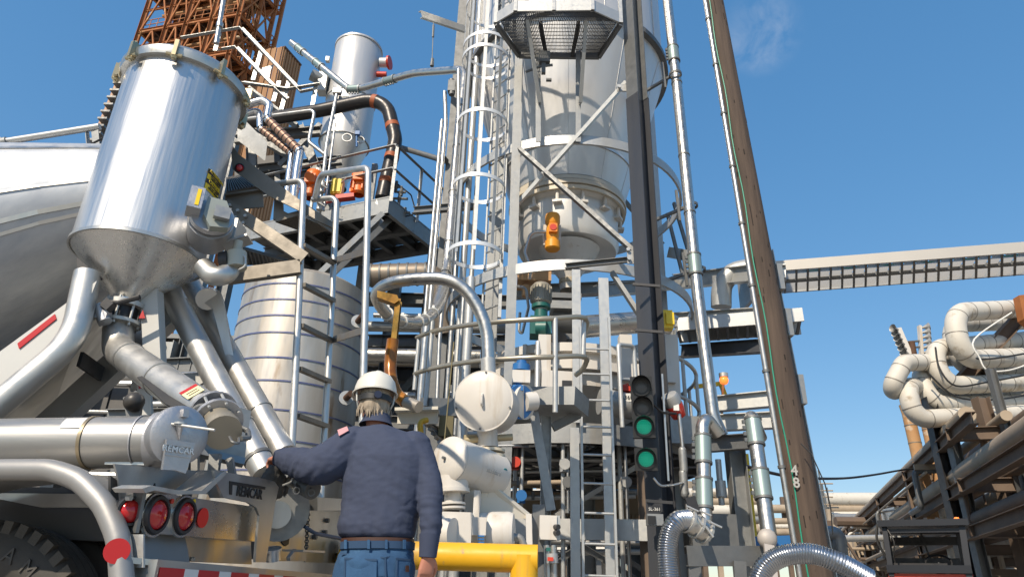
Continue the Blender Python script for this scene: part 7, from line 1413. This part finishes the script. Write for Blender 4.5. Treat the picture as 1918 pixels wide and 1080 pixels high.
def loft(mb, rings, n=28, pw=2.3):            # rings: centre, half width, half depth, (side axis, depth axis)
    vs = []; fs = []
    for c, hw, hd, sx, sy in rings:
        for j in range(n):
            a = 2 * pi * j / n; ca, sa = cos(a), sin(a); k = (abs(ca) ** pw + abs(sa) ** pw) ** (-1 / pw); vs.append(c + sx * (hw * ca * k) + sy * (hd * sa * k))
    for i in range(len(rings) - 1): fs += [(i * n + j, i * n + (j + 1) % n, (i + 1) * n + (j + 1) % n, (i + 1) * n + j) for j in range(n)]
    fs += [tuple(range(n - 1, -1, -1)), tuple(range((len(rings) - 1) * n, len(rings) * n))]; mb.add(vs, fs)
def limb(mb, pts, rad, k=5, n=18):
    q = smooth([V(p) for p in pts], k); L = len(q); rr = []
    for i in range(L):
        t = i / (L - 1) * (len(rad) - 1); j = min(int(t), len(rad) - 2); rr.append(rad[j] + (rad[j + 1] - rad[j]) * (t - j))
    mb.tube(q, .05, n, radii=rr); mb.sph(q[0], rr[0], 12); mb.sph(q[-1], rr[-1], 12)
X1, Y1_ = V((1, 0, 0)), V((0, 1, 0))
def TR(y, x0, x1, hd, dy=0.0, gr=0.0):
    a, b = P(x0, y, MY), P(x1, y, MY); c = (a + b) / 2; return (c + Y1_ * dy, (b - a).length / 2 + gr, hd + gr, (b - a).normalized(), Y1_)
torso = [(1012, 645, 771, .118, 0), (985, 643, 776, .128, 0), (950, 645, 786, .128, 0), (900, 648, 796, .132, 0), (860, 650, 797, .128, .0), (832, 652, 792, .112, .01), (812, 662, 764, .088, .02), (797, 682, 733, .062, .03), (780, 688, 724, .052, .04)]
LSH, LEL, LWR = P(664, 832, 3.66), P(592, 874, 3.60), P(528, 857, 3.71)
RSH, REL, RWR = P(778, 838, 3.66), P(806, 930, 3.60), P(803, 1037, 3.58)
HD = P(702, 748, 3.70); hdn = V((-.30, .95, -.06)).normalized(); hs_ = hdn.cross(ZU).normalized(); hu = hs_.cross(hdn)
# body: one continuous surface
mb = MB(); loft(mb, [TR(y, a + 5, b - 5, d - .012, dy) for y, a, b, d, dy in torso])
limb(mb, [P(706, 800, 3.68), HD - hu * .06], [.054, .056]); mb.sph(HD + hu * .012, .1, 24, (.076, .098, .118) if False else (.76, .98, 1.16), (hs_, hdn, hu))
mb.sph(HD + hdn * .05 - hu * .06, .058, 16, (1, 1, .9), (hs_, hdn, hu)); mb.sph(HD + hdn * .105 - hu * .015, .016, 10, (1, 1.2, 1.6), (hs_, hdn, hu)); mb.bx(HD + hdn * .094 - hu * .055, .045, .02, .012, (hs_, hdn, hu))
for s in (-1, 1): mb.sph(HD + hs_ * (s * .078) - hu * .005, .030, 12, (.35, .75, 1.1), (hs_, hdn, hu)); mb.sph(HD + hdn * .085 + hs_ * (s * .032) + hu * .012, .014, 10)
limb(mb, [LSH, lerp(LSH, LEL, .5), LEL], [.062, .056, .044]); limb(mb, [LEL, lerp(LEL, LWR, .4), LWR], [.044, .043, .030]); limb(mb, [RSH, lerp(RSH, REL, .5), REL], [.062, .056, .044]); limb(mb, [REL, lerp(REL, RWR, .4), RWR], [.044, .043, .030])
PL = V((PB.x, MY, .93))
for s in (-1, 1):
    h = PL + X1 * (s * .092); kn = V((PB.x + s * .11, MY - .03, .50)); an = V((PB.x + s * .13, MY + .04, .09)); limb(mb, [h, lerp(h, kn, .5), kn], [.095, .082, .062]); limb(mb, [kn, lerp(kn, an, .4), an], [.062, .060, .042])
# hands
def hand(mb, wr, fwd, palm_n, side, curl, thumb_side, s=1.0):
    fwd = V(fwd).normalized(); pn = V(palm_n); pn = (pn - fwd * pn.dot(fwd)).normalized(); sd_ = fwd.cross(pn) * thumb_side
    k0 = wr + fwd * .085 * s
    loft(mb, [(wr - fwd * .01, .028 * s, .020 * s, sd_, pn), (wr + fwd * .03 * s, .036 * s, .020 * s, sd_, pn), (wr + fwd * .075 * s, .042 * s, .017 * s, sd_, pn), (k0 + fwd * .008, .040 * s, .013 * s, sd_, pn)], 16)
    for i, (off, ln) in enumerate(((.031, .072), (.011, .080), (-.010, .074), (-.030, .058))):
        b = k0 + sd_ * off * s; d = fwd; p = [b - fwd * .01]; cur = b; ang = 0
        for j, f in enumerate((.45, .32, .23)):
            ang += curl[j]; dd = (fwd * cos(ang) + pn * sin(ang)); cur = cur + dd * (ln * f * s); p.append(cur)
        limb(mb, p, [.0098 * s, .0092 * s, .0085 * s, .0072 * s], 3, 10)
    tb0 = wr + fwd * .03 * s + sd_ * .030 * s; t1_ = tb0 + (fwd * .6 + sd_ * .55 + pn * .45).normalized() * .045 * s; t2_ = t1_ + (fwd * .85 + sd_ * .1 + pn * .5).normalized() * .035 * s; t3_ = t2_ + (fwd * .9 - sd_ * .15 + pn * .45).normalized() * .026 * s
    limb(mb, [tb0, t1_, t2_, t3_], [.016 * s, .0125 * s, .0108 * s, .009 * s], 3, 10)
lf = (P(500, 862, 3.84) - LWR).normalized()
hand(mb, LWR, lf, V((-.1, .35, -.93)), 1, (.75, .85, .6), -1)
hand(mb, RWR, V((-.10, .04, -1)), V((-.5, .85, 0)), 1, (.25, .35, .3), 1)
body = W.part('body', remeshed(mb, .0048, 3), skin)
# boots
for s in (-1, 1):
    an = V((PB.x + s * .13, MY + .04, .09)); mb = MB(); loft(mb, [(V((an.x, an.y - .06 + .03 * i, .055 + (.012 if i < 5 else 0))), (.042, .046, .047, .047, .048, .05, .05, .046, .032)[i], (.05, .055, .055, .054, .05, .045, .042, .038, .03)[i], X1, ZU) for i in range(9)], 16); mb.cyl(an - ZU * .02, an + ZU * .10, .058, .062, n=16); W.part('boot', remeshed(mb, .008, 3), leather)
# jeans
def jw(co, n_): 
    q = V((co.x * 9, co.y * 9, co.z * 16)); return .004 * mnoise.noise(q) + .003 * mnoise.noise(q * 2.2)
mb = MB(); loft(mb, [TR(1016, 644, 771, .122), TR(1040, 638, 776, .138), (PL, .192, .142, X1, Y1_), (PL - ZU * .07, .19, .135, X1, Y1_)])
for s in (-1, 1):
    h = PL + X1 * (s * .094) - ZU * .02; kn = V((PB.x + s * .115, MY - .03, .50)); an = V((PB.x + s * .13, MY + .04, .10)); limb(mb, [h, lerp(h, kn, .5), kn], [.108, .100, .085]); limb(mb, [kn, lerp(kn, an, .5), an], [.085, .083, .080])
jeans = W.part('jeans', remeshed(mb, .009, 5, jw), denim)
# belt, loops, back pockets
def ringbelt(y, x0, x1, hd, h, m_, nm, par=None, gr=.006):
    c, hw, d_, sx, sy = TR(y, x0, x1, hd, 0, gr); mb = MB(); n_ = 40; vs = []
    for j in range(n_):
        a = 2 * pi * j / n_; ca, sa = cos(a), sin(a); k = (abs(ca) ** 2.3 + abs(sa) ** 2.3) ** (-1 / 2.3)
        for rr, z in ((0, -h / 2), (.004, -h / 2), (.004, h / 2), (0, h / 2)): vs.append(c + sx * ((hw + rr) * ca * k) + sy * ((d_ + rr) * sa * k) + ZU * z)
    mb.add(vs, [(4 * j + i, 4 * ((j + 1) % n_) + i, 4 * ((j + 1) % n_) + (i + 1) % 4, 4 * j + (i + 1) % 4) for j in range(n_) for i in range(4)]); return W.part(nm, mb, m_, par)
ringbelt(1022, 642, 773, .130, .034, denimd, 'waistband', jeans); ringbelt(1014, 643, 772, .124, .026, leather, 'belt')
def on_seat(px, py, lift=.0):                    # point on the back of the jeans for a pixel
    r = ray(px, py); lo = MY - .30
    c = PL; best = None
    for i in range(120):
        y_ = MY - .22 + i * .002; p = P(px, py, y_); ex = (p.x - PB.x) / .196; 
        if abs(ex) < 1 and (abs(ex) ** 2.3 + abs((p.y - MY) / .142) ** 2.3) <= 1: best = p; break
    best = best or P(px, py, MY - .1); return best - r.normalized() * lift
def pocket(pts, nm, m_, par, th=.004, lift=.004): mb = MB(); mb.plate([on_seat(x, y, lift) for x, y in pts], th); return W.part(nm, mb, m_, par)
for x0, x1 in ((642, 706), (739, 768)):
    pk = pocket([(x0 + 3, 1043), (x1, 1046), (x1 - 1, 1085), (x0 + 2, 1085)], 'back_pocket', denim, jeans)
    pocket([(x0 + 3, 1043), (x1, 1046), (x1, 1050), (x0 + 3, 1047)], 'pocket_hem', denimd, pk, .004, .007); pocket([(x0 + 3, 1048), (x0 + 6, 1048), (x0 + 5, 1085), (x0 + 2, 1085)], 'pocket_seam', denimd, pk, .004, .007)
pocket([(760, 1058), (766, 1058), (766, 1070), (760, 1070)], 'pocket_tag', leather, jeans, .003, .011)
pocket([(637, 1034), (720, 1042), (720, 1045), (637, 1037)], 'yoke_seam', denimd, jeans, .003, .003); pocket([(722, 1042), (772, 1034), (772, 1037), (722, 1045)], 'yoke_seam', denimd, jeans, .003, .003)
pocket([(720, 1044), (723, 1044), (724, 1090), (721, 1090)], 'centre_seam', denimd, jeans, .003, .003)
for x in (645, 688, 721, 755): pocket([(x, 1010), (x + 5, 1010), (x + 5, 1027), (x, 1027)], 'belt_loop', denim, jeans, .006, .008)
# shirt
def sw(co, n_):
    p = V((co.x, co.y, co.z)); w = 0
    w += .0070 * mnoise.noise(V((p.x * 10 + p.z * 5, p.y * 6, p.z * 4.5)))                 # long soft folds
    w += .0045 * mnoise.noise(V((p.x * 6 + 3, p.y * 9, p.z * 20 + p.x * 12)))              # cross creases
    w += .0018 * mnoise.noise(V((p.x * 30, p.y * 30, p.z * 55)))
    if p.z < 1.28: w += .006 * max(0, (1.28 - p.z) / .2) * mnoise.noise(V((p.x * 26, p.y * 14, p.z * 7)))
    dl_ = min((p - lerp(LSH, LEL, t)).length for t in (.5, .8, 1)); 
    if dl_ < .16: w += .008 * mnoise.noise(V((p.x * 26 - p.z * 16, p.y * 10, p.z * 10)))
    if (p - lerp(LEL, LWR, .6)).length < .14: w += .006 * mnoise.noise(V((p.x * 44, p.y * 10, p.z * 12)))
    if (p - lerp(REL, RWR, .6)).length < .18: w += .005 * mnoise.noise(V((p.x * 10, p.y * 10, p.z * 40)))
    return w
mb = MB(); shirt = [(1009, 643, 772, .124, 0), (1002, 634, 777, .140, 0), (985, 632, 780, .148, 0), (950, 640, 788, .142, 0), (900, 643, 799, .145, 0), (860, 643, 801, .140, 0), (832, 645, 797, .124, .01), (812, 655, 770, .100, .02), (798, 676, 738, .074, .03)]
loft(mb, [TR(y, a, b, d, dy) for y, a, b, d, dy in shirt])
limb(mb, [LSH, P(640, 848, 3.63), P(600, 872, 3.60), P(560, 866, 3.66), P(530, 859, 3.715)], [.098, .105, .099, .080, .060])
limb(mb, [RSH, P(798, 878, 3.63), P(806, 930, 3.60), P(807, 985, 3.585), P(804, 1026, 3.58)], [.092, .070, .066, .058, .043])
shirt_o = W.part('shirt', remeshed(mb, .0065, 5, sw), navy)
cw = (LWR - P(548, 862, 3.68)).normalized(); mb = MB(); mb.lathe(P(540, 860, 3.695), cw, [(-.035, .062), (.02, .060), (.022, .050)], 24); W.part('cuff', mb, navy, shirt_o)
mb = MB(); mb.lathe(P(804, 1012, 3.58), V((-.02, 0, -1)), [(-.03, .052), (.075, .043), (.078, .034)], 24); W.part('cuff', mb, navy, shirt_o)
mb = MB(); cc = P(705, 790, 3.685); mb.lathe(cc - ZU * .02, V((0, .10, 1)), [(0, .092), (.03, .076), (.058, .070), (.060, .062), (.03, .060)], 32); W.part('collar', mb, navy, shirt_o)
def back_pt(px, py, dy): return P(px, py, MY - dy)
# flag patch on the left sleeve
pp_ = [P(632, 805, 3.552), P(650, 798, 3.565), P(653, 806, 3.555), P(635, 816, 3.538)]
mb = MB(); mb.plate(pp_, .005); W.part('flag_patch', mb, pinkp, shirt_o)
# hair
mb = MB(); HC = HD + hu * .01; vs = []
def hairw(co, n_): return .0035 * mnoise.noise(V(((co.x + co.y) * 60, co.y * 40, co.z * 9))) + .002 * mnoise.noise(V((co.x * 130, co.y * 130, co.z * 16)))
mb.sph(HC - hdn * .012 - hu * .0, .1, 24, (.84, .97, 1.10), (hs_, hdn, hu)); mb.sph(HC - hdn * .058 - hu * .062, .062, 18, (1.08, .62, .92), (hs_, hdn, hu))
for s in (-1, 1): mb.sph(HC - hdn * .02 + hs_ * s * .062 - hu * .040, .032, 12, (.7, 1.1, 1.3), (hs_, hdn, hu))
hr_ = W.part('hair', remeshed(mb, .0055, 2, hairw), hair_m)
hv = hr_.data                                         # strands hanging at the nape
for k in range(60):
    a = R_(-80 + 160 * rng.random()); d = (-hdn * cos(a) + hs_ * sin(a)); b = HC + d * .079 - hu * (.045 + .02 * rng.random()); t = b - hu * (.05 + .025 * rng.random()) + d * .012 * rng.uniform(-.6, 1) + hs_ * rng.uniform(-.012, .012)
    mb = MB(); mb.tube([b, lerp(b, t, .5) + d * .006, t], .005, 5, radii=[.006, .005, .0015]); W.part('hair_lock', mb, hair_m, hr_)
# hard hat
hc_ = HD + hu * .035; 
mb = MB(); n_ = 36; vs = []; fs = []; prof = [(0.0, 1.10, 0.0), (.0, 1.04, .002), (.03, 1.02, 0), (.065, .93, 0), (.095, .74, 0), (.112, .48, 0), (.119, .22, 0), (.121, .02, 0)]
for z, k, _ in prof:
    for j in range(n_):
        a = 2 * pi * j / n_; rx, ry = .112 * k, .132 * k; ridge = .004 if abs(cos(a)) < .22 and z > .05 else 0
        vs.append(hc_ + hs_ * (rx * cos(a)) + hdn * (ry * sin(a) + .008) + hu * (z + ridge))
for i in range(len(prof) - 1): fs += [(i * n_ + j, i * n_ + (j + 1) % n_, (i + 1) * n_ + (j + 1) % n_, (i + 1) * n_ + j) for j in range(n_)]
mb.add(vs, fs); hat = W.part('hard_hat', mb, helmet_m, sharp=50)
mb = MB(); vs = []
for j in range(n_):
    a = 2 * pi * j / n_; f = 1 + (.28 * max(0, sin(a)) ** 2)
    for rx, z in ((1.04, .004), (1.12 * f, -.004), (1.12 * f, -.009), (1.03, -.006)): vs.append(hc_ + hs_ * (.112 * rx * cos(a)) + hdn * (.132 * rx * sin(a) + .008) + hu * z)
mb.add(vs, [(4 * j + i, 4 * ((j + 1) % n_) + i, 4 * ((j + 1) % n_) + (i + 1) % 4, 4 * j + (i + 1) % 4) for j in range(n_) for i in range(4)]); W.part('brim', mb, helmet_m, hat)
bc = hc_ - hu * .045; mb = MB(); vs = []; m2 = 20
for j in range(m2 + 1):
    a = R_(-170 + 160 * j / m2); d = hs_ * (.094 * cos(a)) + hdn * (.108 * sin(a)); vs += [bc + d - hu * .016, bc + d * 1.04 - hu * .016, bc + d * 1.04 + hu * .016, bc + d + hu * .016]
mb.add(vs, [(4 * j + i, 4 * j + 4 + i, 4 * j + 4 + (i + 1) % 4, 4 * j + (i + 1) % 4) for j in range(m2) for i in range(4)]); W.part('ratchet_band', mb, decal_k, hat)
mb = MB(); kq = bc - hdn * .114; mb.cyl(kq + hdn * .01, kq - hdn * .018, .020, n=16); W.part('ratchet_knob', mb, mat('navy_plastic', (.02, .025, .05), .4), hat)
for s in (-1, 1): mb = MB(); mb.tube([hc_ + hs_ * s * .105 - hdn * .02, hc_ + hs_ * s * .098 - hdn * .03 - hu * .06, hc_ + hs_ * s * .082 - hdn * .0 - hu * .10], .005, 6); W.part('suspension_strap', mb, greyp, hat)
# glove held in the left hand
gl = P(512, 878, 3.66); GL = Thing('work_glove', 'dark grey work glove hanging from the worker left hand', 'glove', gl - ZU * .15)
_wloc = W.loc; W.loc = GL.loc
mb = MB(); hand(mb, P(514, 876, 3.70), V((-.28, -.05, -1)), V((-.5, .8, .1)), 1, (.30, .45, .35), 1, 1.12)
GL.part('glove', remeshed(mb, .0055, 2, lambda co, n_: .003 * mnoise.noise(co * 60)), glove_m)
mb = MB(); hand(mb, P(520, 882, 3.74), V((.06, .1, -1)), V((-.5, .8, .1)), 1, (.5, .6, .4), 1, 1.05); GL.part('second_glove', remeshed(mb, .0055, 2, lambda co, n_: .003 * mnoise.noise(co * 60)), glove_m)
W.loc = _wloc
